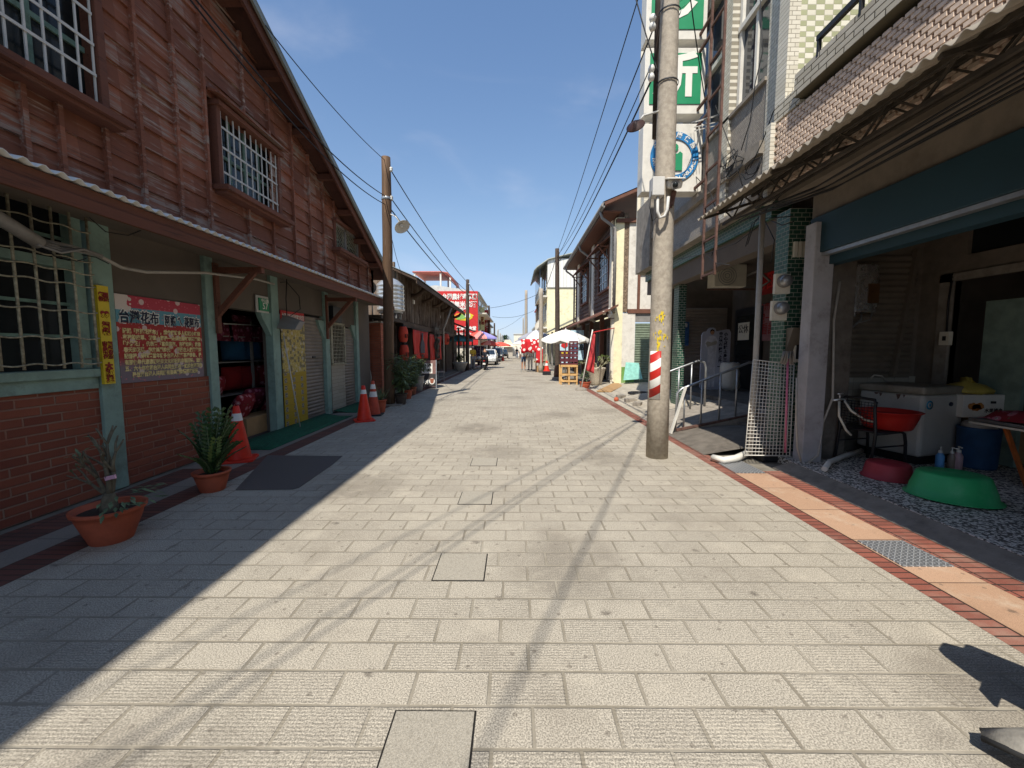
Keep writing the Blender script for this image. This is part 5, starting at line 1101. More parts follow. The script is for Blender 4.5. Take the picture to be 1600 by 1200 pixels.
# canopy
M['fibre'] = paint('old_corrugated', hx('9c9385'), .8, var=.15, scale=2, dirt=hx('5f5342'), dirtamt=.5)
cz = lambda x: 3.24 + (x - 2.49) * .5
nn = 900; P = [[V(x, GY0 + (5.78 - GY0) * k / nn, cz(x) + .02 * math.sin(2 * math.pi * (GY0 + (5.78 - GY0) * k / nn) / .115)) for k in range(nn + 1)] for x in (2.49, 2.9, 3.42)]
MB().grid(P).build('canopy_sheet', M['fibre'], hG, solid=.006)
M['trussmetal'] = paint('truss_steel', hx('4c453d'), .7, .3, var=.3, dirt=hx('2d2823'))
for x in (2.76, 3.18):
    m = MB(); zt = cz(x) - .045; zb = zt - .19
    m.bar((x, GY0, zt), (x, 5.7, zt), .035); m.bar((x, GY0, zb), (x, 5.6, zb), .03); y = 5.6; k = 0
    while y > GY0 + .4: m.bar((x, y, zb if k % 2 else zt), (x, y - .24, zt if k % 2 else zb), .014); y -= .24; k += 1
    m.build('truss', M['trussmetal'], hG)
for y in (5.62, 4.2, 2.6, 1.0, -1): MB().bar((2.52, y, cz(2.52) - .03), (3.7, y, cz(3.7) - .24), .03).build('rafter', M['trussmetal'], hG)
m = MB()
for k in range(6): m.tube([V(2.8 + .05 * k, 5.55, 3.16 + .02 * (k % 3)), V(3.0 + .05 * k, 4.3, 3.1 + .03 * (k % 2)), V(2.95 + .06 * k, 2.5, 3.16), V(3.0 + .05 * k, 0, 3.2)], .009, 5)
m.build('loose_cables', M['wire'], hG)
# pierced screen of hollow blocks below the balcony
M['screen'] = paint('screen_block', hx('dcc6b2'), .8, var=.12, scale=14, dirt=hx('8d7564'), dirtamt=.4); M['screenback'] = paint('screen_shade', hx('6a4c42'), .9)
m = MB(); z = 3.55; r_ = 0
while z < 4.36:
    y = 5.56 - (.055 if r_ % 2 else 0); 
    while y > -1.5:
        m.box(3.355, 3.425, y - .084, y, z, z + .035); y -= .11
    m.box(3.40, 3.43, -1.5, 5.56, z + .03, z + .048); z += .0485; r_ += 1
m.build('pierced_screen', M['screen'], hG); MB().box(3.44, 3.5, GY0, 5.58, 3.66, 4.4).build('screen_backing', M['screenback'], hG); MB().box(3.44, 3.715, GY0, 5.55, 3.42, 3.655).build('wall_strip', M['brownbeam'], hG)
m = MB(); m.m = 1; m.box(3.3, 3.4, 5.56, 5.66, 3.4, 4.4); m.build('corner_pier', [M['mosaicWx'], M['mosaicW']], hG)
M['lip'] = cells('balcony_tile', 'Y', 'Z', .23, .065, .5, .008, (hx('cfc7b6'), hx('beb5a2')), hx('57503f'), .5, .004, v0=4.44, stain=hx('8b8270'))
MB().box(3.285, 3.6, GY0, 5.12, 4.44, 4.70).build('balcony_slab', M['lip'], hG, bevel=.006)
MB().box(3.36, 3.6, 5.12, 5.6, 4.40, 4.60).build('balcony_return', M['lip'], hG)
m = MB(); m.bar((3.3, 4.78, 4.86), (3.3, GY0, 4.86), .045, .055); y = 4.76
while y > GY0: m.bar((3.3, y, 4.66), (3.3, y, 4.85), .03, .035); y -= .55
m.build('balcony_railing', M['black'], hG)
MB().box(3.5, 8, 5.42, 5.6, 4.4, 9.5).build('balcony_end_wall', M['checkW'], hG); MB().box(3.36, 3.5, 5.40, 5.6, 4.6, 9.5).build('wall_edge', M['mosaicWx'], hG)
MB().box(5.6, 6, GY0, 5.42, 4.68, 9.5).build('upper_wall', M['mosaicW'], hG)
MB().box(3.6, 5.6, GY0, 5.42, 4.6, 4.68).build('balcony_floor', M['concrete'], hG); MB().box(4.35, 8, GY0, 4.6, 7.4, 7.6).build('upper_canopy', M['concrete'], hG)
w = MB().box(5.5, 5.6, 3.0, 5.0, 4.7, 7.0).build('window', M['whitemetal'], hG); MB().box(5.48, 5.5, 3.1, 4.9, 4.8, 6.9).build('pane', M['glassblue'], w)
# ================================================================ RIGHT: clinic building
hF = thing('clinic_building', 'three-storey pale tiled clinic building with open ground-floor arcade behind the concrete pole', 'building', (4.5, 9, 0))
F0, F1 = 5.66, 11.7
m = MB(); m.box(3.5, 3.9, F0, 6.05, 3.7, 9.6); m.build('end_pier', M['mosaicW'], hF); MB().box(3.502, 3.9, F0 - .04, F0, 4.6, 9.6).build('pier_face', M['mosaicWx'], hF)
m = MB(); m.box(3.52, 3.7, 6.05, F1, 3.66, 4.25); m.box(3.52, 3.7, 6.05, F1, 4.42, 5.22); m.build('spandrel', M['mosaicG'], hF)
m = MB(); m.box(3.44, 3.7, 6.05, F1, 4.25, 4.42); m.box(3.46, 3.7, 6.05, F1, 3.6, 3.66); m.box(3.47, 3.7, 6.05, F1, 5.22, 5.27); m.build('ledges', M['concrete'], hF)
m = MB(); m.box(3.47, 3.75, 7.02, 7.3, 3.66, 9.6); m.box(3.47, 3.75, 8.9, 9.2, 5.27, 9.6); m.box(3.47, 3.75, 11.4, F1, 3.66, 9.6); m.build('mullion_piers', M['mosaicW'], hF)
MB().box(3.52, 3.72, 6.05, F1, 7.6, 9.6).build('upper_spandrel', M['mosaicG'], hF)
for (y0, y1) in ((6.08, 7.0), (7.33, 8.88), (9.22, 11.38)):
    f = MB(); f.box(3.58, 3.66, y0, y0 + .07, 5.27, 7.6); f.box(3.58, 3.66, y1 - .07, y1, 5.27, 7.6); f.box(3.56, 3.66, y0, y1, 6.5, 6.58); f.box(3.58, 3.66, y0, y1, 5.27, 5.34)
    f.box(3.60, 3.66, (y0 + y1) / 2 - .03, (y0 + y1) / 2 + .03, 5.27, 7.6); f.build('window', M['whitepaint'], hF)
    MB().box(3.63, 3.64, y0 + .05, y1 - .05, 5.3, 7.58).build('pane', M['glassblue'], hF.children[-1] if False else hF)
MB().box(3.9, 9, F0, F1, 3.6, 9.5).build('core', M['mosaicWx'], hF)
m = MB(); m.box(3.4, 3.52, 10.6, F1 + .05, 3.58, 5.3); m.m = 1; m.box(3.4, 9, F1 + .05, F1 + .1, 3.58, 9.5); m.build('far_parapet', [M['concrete'], M['cream']], hF)
MB().box(3.66, 3.95, 6.05, F1, 3.36, 3.6).build('green_tile_band', M['greentileY'], hF)
m = MB(); m.box(3.72, 3.98, 5.7, F1, 3.0, 3.36); m.build('arcade_beam', M['plaster'], hF)
m = MB(); m.box(3.98, 6.5, 5.7, F1, 3.4, 3.6); m.build('arcade_ceiling', M['darkroom'], hF)
m = MB(); m.box(3.67, 4.02, 5.64, 5.92, 0, 3.36); m.m = 1; m.box(3.664, 3.67, 5.641, 5.92, 0, 3.36); m.build('near_column', [M['greentileX'], M['greentileY']], hF)
m = MB(); m.box(3.85, 4.02, 9.75, 10.05, 0, 3.0); m.m = 1; m.box(3.845, 3.85, 9.75, 10.05, 0, 3.0); m.build('far_column', [M['greentileX'], M['greentileY']], hF)
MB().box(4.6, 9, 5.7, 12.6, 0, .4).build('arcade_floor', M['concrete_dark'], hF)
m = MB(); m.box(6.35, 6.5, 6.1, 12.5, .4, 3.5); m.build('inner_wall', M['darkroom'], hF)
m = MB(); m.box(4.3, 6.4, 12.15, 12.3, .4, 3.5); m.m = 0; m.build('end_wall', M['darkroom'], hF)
s = shutter(4.75, 6.2, .44, 2.75, 0, M['shutter'], hF, axis='x', yfix=12.12, pitch=.09)
f = MB(); f.box(6.3, 6.35, 10.55, 11.85, .4, 2.6); d = f.build('door', M['black'], hF); MB().box(6.28, 6.3, 10.7, 11.7, 1.2, 2.4).build('pane', M['glass'], d)
# ramp and slabs in front
m = MB(); m.prism([V(2.75, 7.15, .0), V(4.6, 7.15, .0), V(4.6, 7.15, .4), V(4.3, 7.15, .36), V(2.85, 7.15, .03)], (0, 1.75, 0)); o = m.build('ramp', M['concrete']); struct(o)
m = MB(); P = []
for i in range(13):
    f = i / 12; row = []
    for j in range(9): g_ = j / 8; row.append(V(2.68 + 1.25 * f, 5.7 + 1.45 * g_, .006 + .20 * (math.sin(f * math.pi * .5)) * (.75 + .25 * math.sin(g_ * 3.0))))
    P.append(row)
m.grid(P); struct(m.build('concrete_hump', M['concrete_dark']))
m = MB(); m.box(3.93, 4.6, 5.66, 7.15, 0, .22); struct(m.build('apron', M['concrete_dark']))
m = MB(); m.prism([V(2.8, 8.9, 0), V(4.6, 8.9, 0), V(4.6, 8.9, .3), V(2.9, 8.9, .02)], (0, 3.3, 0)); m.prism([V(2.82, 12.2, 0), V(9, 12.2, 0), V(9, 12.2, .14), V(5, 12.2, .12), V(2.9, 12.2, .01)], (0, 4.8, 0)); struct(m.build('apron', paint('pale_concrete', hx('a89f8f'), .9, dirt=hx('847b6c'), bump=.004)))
def rail(label, pts_top, posts, zb):
    t = thing('handrail', label, 'handrail', posts[0], 0, 'grey tube handrails of the ramp'); MB().tube(pts_top, .022, 10).build('top_rail', M['galv'], t)
    for p in posts:
        p = V(*p); MB().tube([V(p.x, p.y, zb(p.x)), p], .017, 8).build('post', M['galv'], t)
    return t
zb = lambda x: .03 + max(0, (x - 2.85)) * .22
t = rail('nearer grey tube handrail of the ramp with a leaning white strut', [V(2.85, 7.2, .02), V(2.87, 7.2, .72), V(2.95, 7.2, .80), V(4.12, 7.22, 1.26), V(4.24, 7.22, 1.25), V(4.3, 7.22, 1.15), V(4.3, 7.22, .3)], [(3.0, 7.2, .81), (3.3, 7.2, .93), (3.62, 7.2, 1.06), (3.92, 7.22, 1.18)], zb)
m = MB(); m.bar((2.74, 7.1, .02), (2.98, 7.12, .84), .05, .03); m.build('strut', M['whitepaint'], t)
rail('farther grey tube handrail of the ramp beside the standee', [V(2.95, 8.6, .05), V(2.97, 8.6, .86), V(3.05, 8.6, .95), V(3.85, 8.62, 1.25), V(3.98, 8.62, 1.22), V(4.02, 8.62, 1.1), V(4.02, 8.62, .3)], [(3.15, 8.6, .98), (3.45, 8.6, 1.09), (3.72, 8.62, 1.2)], zb)
m = MB(); m.prism([V(2.86, 7.14, .05), V(4.28, 7.16, .34), V(4.28, 7.16, .38), V(2.86, 7.14, .09)], (0, .05, 0)); tag(m.build('ramp_edge', M['rust']), 'rusty steel edge strip at the foot of the nearer handrail', 'edge strip')
# ---- sign boxes
def signbox(label, z0, z1, y=8.0):
    t = thing('sign_box', label, 'sign', (2.95, y, z0), 0, 'stacked sign boxes of the clinic'); a, b = 2.39, 3.5
    m = MB().box(a, b, y, y + .3, z0, z1); m.build('box', M['whitepaint'], t, bevel=.01); return t, a, b
t, a, b = signbox('white sign box with a round blue and green health insurance emblem, lowest of the three', 4.44, 5.66)
c = V((a + b) / 2 + .03, 7.985, 5.06)
def ring(m, c, r0, r1, n=48, d=.006):
    for k in range(n):
        a0, a1 = 2 * math.pi * k / n, 2 * math.pi * (k + 1) / n; m.prism([c + V(r0 * math.cos(a0), 0, r0 * math.sin(a0)), c + V(r1 * math.cos(a0), 0, r1 * math.sin(a0)), c + V(r1 * math.cos(a1), 0, r1 * math.sin(a1)), c + V(r0 * math.cos(a1), 0, r0 * math.sin(a1))], (0, -d, 0))
m = MB(); ring(m, c, .32, .45); m.build('emblem_ring', paint('emblem_blue', hx('1f74ad'), .5), t)
m = MB(); m.prism([c + V(x, 0, z) for x, z in ((-.15, -.24), (.15, -.24), (.15, .06), (.1, .1), (.06, .06), (-.06, .06), (-.1, .1), (-.15, .06))], (0, -.008, 0)); m.prism([c + V(.07 * math.cos(q), 0, .17 + .07 * math.sin(q)) for q in [k * .5236 for k in range(12)]], (0, -.008, 0)); m.build('emblem_figure', M['signgreen'], t)
def arctext(name, s, c, r, a0, a1, size, t, flip=False):
    for i, ch in enumerate(s):
        if ch == ' ': continue
        a_ = a0 + (a1 - a0) * i / (len(s) - 1); p = c + V(r * math.cos(a_), -.008, r * math.sin(a_)); rad = V(math.cos(a_), 0, math.sin(a_)); u = V(math.sin(a_), 0, -math.cos(a_))
        if flip: u = -u; rad = -rad
        text(name, ch, size, p, u, rad, M['inkwhite'], t, .004, .002)
arctext('emblem_text', 'NATIONAL HEALTH INSURANCE', c, .385, R(188), R(352), .085, t, True); arctext('emblem_text', '全民健康保險', c, .385, R(150), R(30), .11, t)
for (ch, z0, z1, lab) in (('所', 5.83, 6.98, 'green and white sign box bearing the second clinic character, middle of the three'), ('診', 7.12, 8.32, 'green and white sign box bearing the first clinic character, topmost at the photo edge')):
    t, a, b = signbox(lab, z0, z1); MB().box(a + .09, b - .08, 7.985, 7.999, z0 + .17, z1 - .1).build('green_panel', M['signgreen'], t); text('lettering', ch, .80, ((a + b) / 2, 7.98, (z0 + z1) / 2 + .05), UX, UZ, M['inkwhite'], t, .006, .03)
t = thing('steel_ladder', 'rusty steel ladder frame holding the clinic sign boxes', 'frame', (3.6, 8.05, 2.5))
ya, yb = onX(1108, 150, 3.38).y, onX(1128, 150, 3.38).y; m = MB()
for y in (ya, yb): m.bar((3.38, y, 2.75), (3.38, y, 9.2), .036)
z = 2.8
while z < 9: m.bar((3.38, ya, z), (3.38, yb, z), .032); z += .6
m.build('ladder', M['rust'], t)
for z in (4.5, 5.6, 5.9, 6.9, 7.2): MB().bar((3.38, ya, z), (3.38, 8.02, z), .04).build('bracket', M['rust'], t)
t = thing('antenna', 'small white comb antenna beside the middle sign box', 'antenna', (3.6, 7.7, 5.8)); m = MB(); c = onY(1103, 186, 7.7); m.bar(c + V(-.2, 0, -.05), c + V(.22, 0, .06), .02)
for k in range(8): p = c + V(-.2 + .055 * k, 0, -.05 + .015 * k); m.bar(p + V(-.03, -.2, -.08), p + V(.03, .2, .1), .008)
for dz in (-.16, -.1): m.bar(c + V(-.2, 0, dz - .04), c + V(.25, 0, dz + .06), .014)
m.bar(c, c + V(.25, .3, -.1), .02); m.build('aerial', M['whitemetal'], t)
# ---- concrete pole
pb = V(1.985, 5.62, 0); pt = V(1.96, 5.6, 9.5)
t = thing('concrete_pole', 'tall concrete utility pole with a red and white striped band at the right kerb', 'utility pole', pb, 0, 'utility poles along the street')
MB().tube([pb.lerp(pt, k / 10) for k in range(11)], [.148 - .0055 * k for k in range(11)], 24).build('shaft', M['poleconc'], t)
m = MB(); m.tube([V(1.885, 5.73, 4.3), V(1.86, 5.73, 9)], .055, 10); m.build('timber_stub', M['poledark'], t)
def stripes():
    g = NG('striped_band', .45); s = g.m('FRACT', g.m('DIVIDE', g.m('ADD', g.ax('Z'), g.m('MULTIPLY', g.ax('X'), -.75)), .235)); g.color(g.mix(g.m('GREATER_THAN', s, .5), hx('b5281f'), hx('e4e2dc'))); return g.mat
m = MB(); P = []
for i in range(11):
    a_ = R(196) + R(62) * i / 10; P.append([V(pb.x + .151 * math.cos(a_) * .985, pb.y + .151 * math.sin(a_) * .985, 0) + V(-.0025 * z, -.002 * z, z) for z in (.82, 1.15, 1.47)])
m.grid(P); m.build('striped_band', stripes(), t, solid=.003)
m = MB(); rg = random.Random(17)
for k in range(60):
    cx, czz, sx, sz = ((-.02, 1.93, .03, .05), (-.05, 1.55, .012, .05), (-.0, 1.66, .035, .06))[k % 3]
    a_ = R(262) + rg.gauss(cx, sx) / .14; zz = rg.gauss(czz, sz); w_ = rg.uniform(.004, .012); h_ = rg.uniform(.01, .05)
    q = lambda aa, z_: V(pb.x + .1475 * math.cos(aa) - .0025 * z_, pb.y + .1475 * math.sin(aa) - .002 * z_, z_)
    m.poly([q(a_ - w_ / .14, zz), q(a_, zz - h_), q(a_ + w_ / .14, zz), q(a_, zz + h_ * .6)])
m.build('yellow_spray', M['signyellow'], t)
for z in (5.75, 4.9, 6.6): MB().lathe([(.134, -.012), (.138, 0), (.134, .012)], 18, pb.lerp(pt, z / 9.5)).build('wire_band', M['wire'], t)
for z in (4.95, 5.55):
    for k in range(2): c = V(1.74, 5.55, z + .1 * k); MB().tube([c - V(0, 0, .04), c, c + V(0, 0, .04)], [.03, .045, .03], 10).build('insulator', M['porcelain'], t)
c = onY(1028, 293, 5.42); j = thing('junction_box', 'white metal junction box strapped on the concrete pole', 'junction box', c)
MB().box(c.x - .08, c.x + .07, c.y - .05, c.y + .1, c.z - .11, c.z + .12).build('case', M['whitemetal'], j, bevel=.008)
m = MB(); m.tube([c + V(.0, 0, -.1), c + V(.0, -.01, -.3), c + V(.03, -.02, -.38), c + V(.09, -.02, -.36), c + V(.12, -.02, -.28), c + V(.13, -.02, -.12)], .02, 8); m.build('conduit', M['whitemetal'], j)
MB().tube([c + V(-.08, 0, -.05), c + V(-.1, -.01, -.25), c + V(-.06, -.01, -.42), c + V(.0, .02, -.36)], .006, 5).build('cable', M['wire'], j)
c = onY(1054, 288, 5.38); j = thing('cctv_camera', 'white dome-nosed CCTV camera on a bracket of the concrete pole', 'CCTV camera', c)
Mx = Matrix.Translation(c) @ Matrix.Rotation(R(20), 4, 'X') @ Matrix.Rotation(R(-12), 4, 'Z')
m = MB(); m.box(-.11, .11, -.1, .2, .055, .075, Mx); m.build('sunshield', M['whitepaint'], j, bevel=.01); m = MB(); m.box(-.09, .09, -.06, .2, -.05, .055, Mx); m.build('housing', M['whitepaint'], j, bevel=.03)
MB().tube([Mx @ V(0, -.085, -.005), Mx @ V(0, -.04, -.005)], .055, 16).build('lens_ring', M['pvcdark'], j); MB().ball(Mx @ V(0, -.08, -.005), .035, 8).build('lens', M['glass'], j)
m = MB(); m.bar(c + V(.03, .08, -.05), c + V(.0, .1, -.22), .05); m.bar(c + V(.0, .1, -.22), c + V(-.1, .16, -.3), .05); m.build('bracket', M['rust'], j)
la = onY(993, 196, 5.4); j = thing('street_lamp', 'dark round lamp shade with a bulb on an arm of the concrete pole', 'street lamp', la)
Mx = Matrix.Translation(la) @ Matrix.Rotation(R(-38), 4, 'Y') @ Matrix.Rotation(R(48), 4, 'X')
MB().lathe([(.001, .05), (.03, .05), (.05, .02), (.11, .0), (.115, -.01), (.1, -.004), (.03, .02)], 22, M=Mx).build('shade', paint('lamp_brown', hx('3b2722'), .5), j); MB().ball(Mx @ V(0, 0, -.03), .036, 8).build('bulb', M['porcelain'], j)
MB().tube([la + V(.02, .03, .04), la + V(.12, .08, .16), V(1.88, 5.6, la.z + .28)], .013, 8).build('arm', M['whitemetal'], j)
# ================================================================ RIGHT: small things at the clinic front
t = thing('electric_meter', 'round glass electric meter, upper of two on the green tiled column', 'electric meter', onY(1222, 440, 5.6), 0, 'electric meters on the green column')
def meter(t):
    c = V(*t.location); m = MB(); m.box(c.x - .1, c.x + .1, c.y - .02, c.y + .03, c.z - .16, c.z + .1); m.build('backplate', M['cream'], t)
    Mx = Matrix.Translation(c) @ Matrix.Rotation(R(90), 4, 'X')
    MB().lathe([(.085, .02), (.085, .07), (.078, .075)], 22, M=Mx).build('ring', M['pvcdark'], t); MB().lathe([(.078, .07), (.075, .11), (.05, .13), (.001, .135)], 22, M=Mx).build('dial', M['galv'], t)
meter(t); t = thing('electric_meter', 'round glass electric meter, lower of two on the green tiled column', 'electric meter', onY(1217, 482, 5.6), 0, 'electric meters on the green column'); meter(t)
t = thing('riser_pipes', 'grey vertical riser pipes beside the electric meters', 'pipe', (3.95, 5.56, 0))
MB().tube([V(3.89, 5.57, .1), V(3.9, 5.57, 2.55)], .042, 10).build('pipe', M['pvcdark'], t); MB().tube([V(3.98, 5.6, .0), V(3.99, 5.6, 3.05)], .045, 10).build('pipe', M['pvcdark'], t)
MB().lathe([(.001, .1), (.05, .06), (.055, 0)], 12, V(3.9, 5.57, 2.55)).build('cap', M['black'], t); MB().tube([V(3.9, 5.56, 2.6), V(3.97, 5.5, 2.9), V(4.0, 5.52, 3.1)], .016, 6).build('service_cable', M['wire'], t)
for k in range(3): MB().box(3.72 + .06 * k, 3.76 + .06 * k, 5.6, 5.64, 2.72, 2.92).build('fuse_carrier', M['cream'], t)
t = thing('letter_box', 'small framed wooden box fixed low on the green tiled column', 'box', (3.75, 5.6, 1.6)); m = MB(); m.prism([V(3.70, 5.5, 1.78), V(3.70, 5.64, 1.78), V(3.70, 5.64, 1.45)], (.18, 0, 0)); m.build('shelf', M['shutterdark'], t)
m = MB(); m.box(3.8, 3.9, 5.6, 5.63, 1.32, 1.72); f = m.build('frame', M['cream'], t); MB().box(3.82, 3.88, 5.595, 5.6, 1.36, 1.68).build('panel', M['black'], f)
t = thing('awning_pole', 'white PVC support pole of the canopy with an elbow drain at its foot', 'pole', V(3.2, 5.52, 0)); MB().tube([onY(1172, 712, 5.5), onY(1181, 560, 5.5), onY(1192, 326, 5.5)], .034, 12).build('pole', M['pvc'], t)
q = [onZ(1172, 706, .06), onZ(1150, 716, .06), onZ(1130, 719, .055), onZ(1114, 715, .05)]; MB().tube(q, .045, 12).build('drain_elbow', M['whitepaint'], t)
m = MB(); m.lathe([(.05, -.03), (.05, .03)], 14, q[1]); 
# wire grid panel
t = thing('wire_grid', 'white wire mesh display grid leaning against the post', 'grid panel', onY(1200, 712, 5.28))
tl, tr, bl, br = onY(1177, 562, 5.42), onY(1241, 570, 5.42), onY(1164, 711, 5.26), onY(1234, 712, 5.22); n1, n2 = 13, 27
m = MB()
for i in range(n1 + 1): f = i / n1; m.tube([bl.lerp(br, f), tl.lerp(tr, f)], .0047 if i not in (0, n1) else .007, 5)
m.build('upright_wires', M['whitepaint'], t); m = MB()
for i in range(n2 + 1): f = i / n2; m.tube([bl.lerp(tl, f) + V(0, -.008, 0), br.lerp(tr, f) + V(0, -.008, 0)], .0047 if i not in (0, n2) else .007, 5)
m.build('cross_wires', M['whitepaint'], t)
t = thing('mop', 'upside-down mop with pink handle leaning on the wire grid', 'mop', onY(1230, 706, 5.12)); a, b = onY(1227, 707, 5.12), onY(1231, 560, 5.22)
MB().tube([a, b], .013, 8).build('handle', paint('mop_pink', hx('c9708c'), .5), t); MB().tube([b - V(0, 0, .0), b + V(0, 0, .07)], .02, 8).build('clamp', M['inkblue'], t)
m = MB()
for k in range(70):
    a_ = rnd.uniform(0, 6.28); r0 = rnd.uniform(.3, 1); p0 = b + V(0, 0, .05); p1 = p0 + V(math.cos(a_) * .06 * r0, math.sin(a_) * .05 * r0, .04); p2 = p0 + V(math.cos(a_) * .10 * r0, math.sin(a_) * .06 * r0, -.08 - .05 * rnd.random()); m.tube([p0, p1, p2], .006, 4)
m.build('mop_head', M['pvcdark'], t)
c = onZ(1216, 722); m = MB(); m.box(c.x - .2, c.x + .17, c.y - .0, c.y + .28, 0, .17); o = m.build('black_crate', M['black'], bevel=.01); tag(o, 'low black block at the foot of the wire grid and mop', 'block')
# standee
t = thing('standee', 'white cardboard standee of a woman with crossed arms and two columns of characters', 'standee', V(5.32, 11.1, .4))
y = 11.1; a, b = onY(1093, 611, y), onY(1138, 611, y); x0, x1 = a.x, b.x; w = x1 - x0; z0 = .4; H = onY(1115, 513, y).z - z0
pts = [(.06, 0), (.94, 0), (1, .04), (1, .93), (.95, .98), (.85, .985), (.5, .95), (.47, .99), (.40, 1.01), (.29, 1.01), (.22, .99), (.18, .955), (.06, .94), (0, .89), (0, .04)]
m = MB().prism([V(x0 + w * u, y, z0 + H * v) for u, v in pts], (0, .03, 0)); m.build('board', paint('standee_print', hx('b9bccb'), .6, var=.03), t)
def flat(name, pts, mat, d, par=None): MB().prism([V(x0 + w * u, y - d, z0 + H * v) for u, v in pts], (0, -.003, 0)).build(name, M[mat], par or t)
M['suit'] = paint('suit_print', hx('d3d3dc'), .6)
flat('figure_print', [(.27, .04), (.36, .04), (.37, .3), (.40, .04), (.49, .04), (.52, .6), (.53, .66), (.56, .8), (.49, .86), (.41, .88), (.30, .88), (.21, .86), (.13, .8), (.15, .7), (.22, .64), (.22, .5)], 'suit', .002)
flat('arms_print', [(.14, .76), (.2, .70), (.5, .74), (.54, .77), (.5, .8), (.34, .77), (.2, .79)], 'pvc', .006); flat('face_print', [(.36 + .065 * math.cos(q), .935 + .04 * math.sin(q)) for q in [k * .5236 for k in range(12)]], 'skin', .004)
flat('hair_print', [(.28, .92), (.29, .97), (.35, .99), (.42, .97), (.44, .92), (.42, .95), (.36, .965), (.31, .95)], 'hairblack', .008)
text('lettering', '小心皮蛇上身三', H * .062, (x0 + w * .83, y - .004, z0 + H * .69), UX, UZ, M['inknavy'], t, .003, .005, vertical=True, gap=1.12); text('lettering', '中風機率跟著上升', H * .058, (x0 + w * .66, y - .004, z0 + H * .69), UX, UZ, M['inknavy'], t, .003, .005, vertical=True, gap=1.08)
flat('fine_print', [(.58, .37), (.92, .37), (.92, .385), (.58, .385)], 'inknavy', .002)
t = thing('sack', 'crumpled white sack standing beside the standee', 'sack', V(5.75, 11.2, .4)); m = MB(); rg = random.Random(6)
m.lathe([(.001, 0), (.2, .01), (.25, .12), (.24, .3), (.25, .45), (.22, .6), (.23, .72), (.17, .74), (.15, .66), (.001, .6)], 18, V(5.72, 10.9, .4))
for v in m.v: v += V(rg.uniform(-.022, .022), rg.uniform(-.022, .022), rg.uniform(-.01, .015))
m.build('cloth', M['whitepaint'], t)
def rposter(name, label, x0, x1, z0, z1, y, mat, lines, ink, cat='poster'):
    t = thing(name, label, cat, ((x0 + x1) / 2, y, z0)); MB().box(x0, x1, y - .006, y, z0, z1).build('sheet', M[mat], t)
    for (tx, u, v, s) in lines: text('lettering', tx, s, (x0 + (x1 - x0) * u, y - .009, z0 + (z1 - z0) * v), UX, UZ, M[ink], t, .002, .002)
    return t
M['posterblue'] = paint('poster_blue', hx('2c4f7d'), .6, var=.4, scale=14)
a, b = onY(1058, 540, 12.02), onY(1077, 503, 12.02); rposter('wall_poster', 'small blue poster on the brown shutter at the end of the arcade', a.x, b.x, a.z, b.z, 12.02, 'posterblue', (('公告', .5, .85, .12),), 'inkwhite')
# posters on the inner side wall (facing the street)
def xposter(label, y0, y1, z0, z1, x, mat, lines, ink):
    t = thing('wall_poster', label, 'poster', (x, (y0 + y1) / 2, z0)); MB().box(x - .006, x, y0, y1, z0, z1).build('sheet', M[mat], t)
    for (tx, u, v, s) in lines: text('lettering', tx, s, (x - .009, y0 + (y1 - y0) * (1 - u), z0 + (z1 - z0) * v), (0, -1, 0), UZ, M[ink], t, .002, .003)
def pyz(px0, py0, px1, py1, x): a, b = onX(px0, py0, x), onX(px1, py1, x); return min(a.y, b.y), max(a.y, b.y), min(a.z, b.z), max(a.z, b.z)
xposter('dark red poster with large character high on the arcade wall behind the PVC pole', *pyz(1191, 418, 1216, 456, 6.32), 6.32, 'inkred', (('滷', .5, .5, .6),), 'red')
M['posterpink'] = paint('poster_pink', hx('8f6468'), .7)
xposter('faded pink notice with red characters behind the PVC pole', *pyz(1190, 476, 1212, 532, 6.32), 6.32, 'posterpink', (('診療時間', .5, .9, .2), ('週一休', .5, .6, .25), ('看診', .5, .3, .3)), 'inkred')
xposter('torn cream paper notice on the dark arcade door', *pyz(1154, 505, 1170, 531, 6.27), 6.27, 'cream', (('公休', .5, .6, .25),), 'inkblack')
t = thing('air_conditioner', 'dusty outdoor air conditioner unit hung under the arcade ceiling', 'air conditioner', V(5.1, 9.4, 2.9)); c = onY(1146, 431, 9.4)
MB().box(c.x - .42, c.x + .3, 9.4, 9.75, c.z - .24, c.z + .26).build('case', M['cream'], t, bevel=.015); Mx = Matrix.Translation(V(c.x - .14, 9.39, c.z)) @ Matrix.Rotation(R(90), 4, 'X'); m = MB()
for r in (.05, .1, .15, .2): m.tube([Mx @ V(r * math.cos(q), r * math.sin(q), 0) for q in [k * 6.2832 / 24 for k in range(25)]], .006, 4, cap=False)
m.build('fan_grille', M['pvcdark'], t); MB().bar((c.x - .5, 9.6, c.z - .27), (c.x + .6, 9.6, c.z - .27), .04).build('bracket', M['rust'], t)
m = MB(); m.tube([V(c.x + .3, 9.5, c.z), V(c.x + .5, 9.3, c.z + .1), V(c.x + .7, 9.2, c.z - .15), V(c.x + .5, 9.3, c.z - .3)], .03, 7); m.build('hose', M['pvcdark'], t)
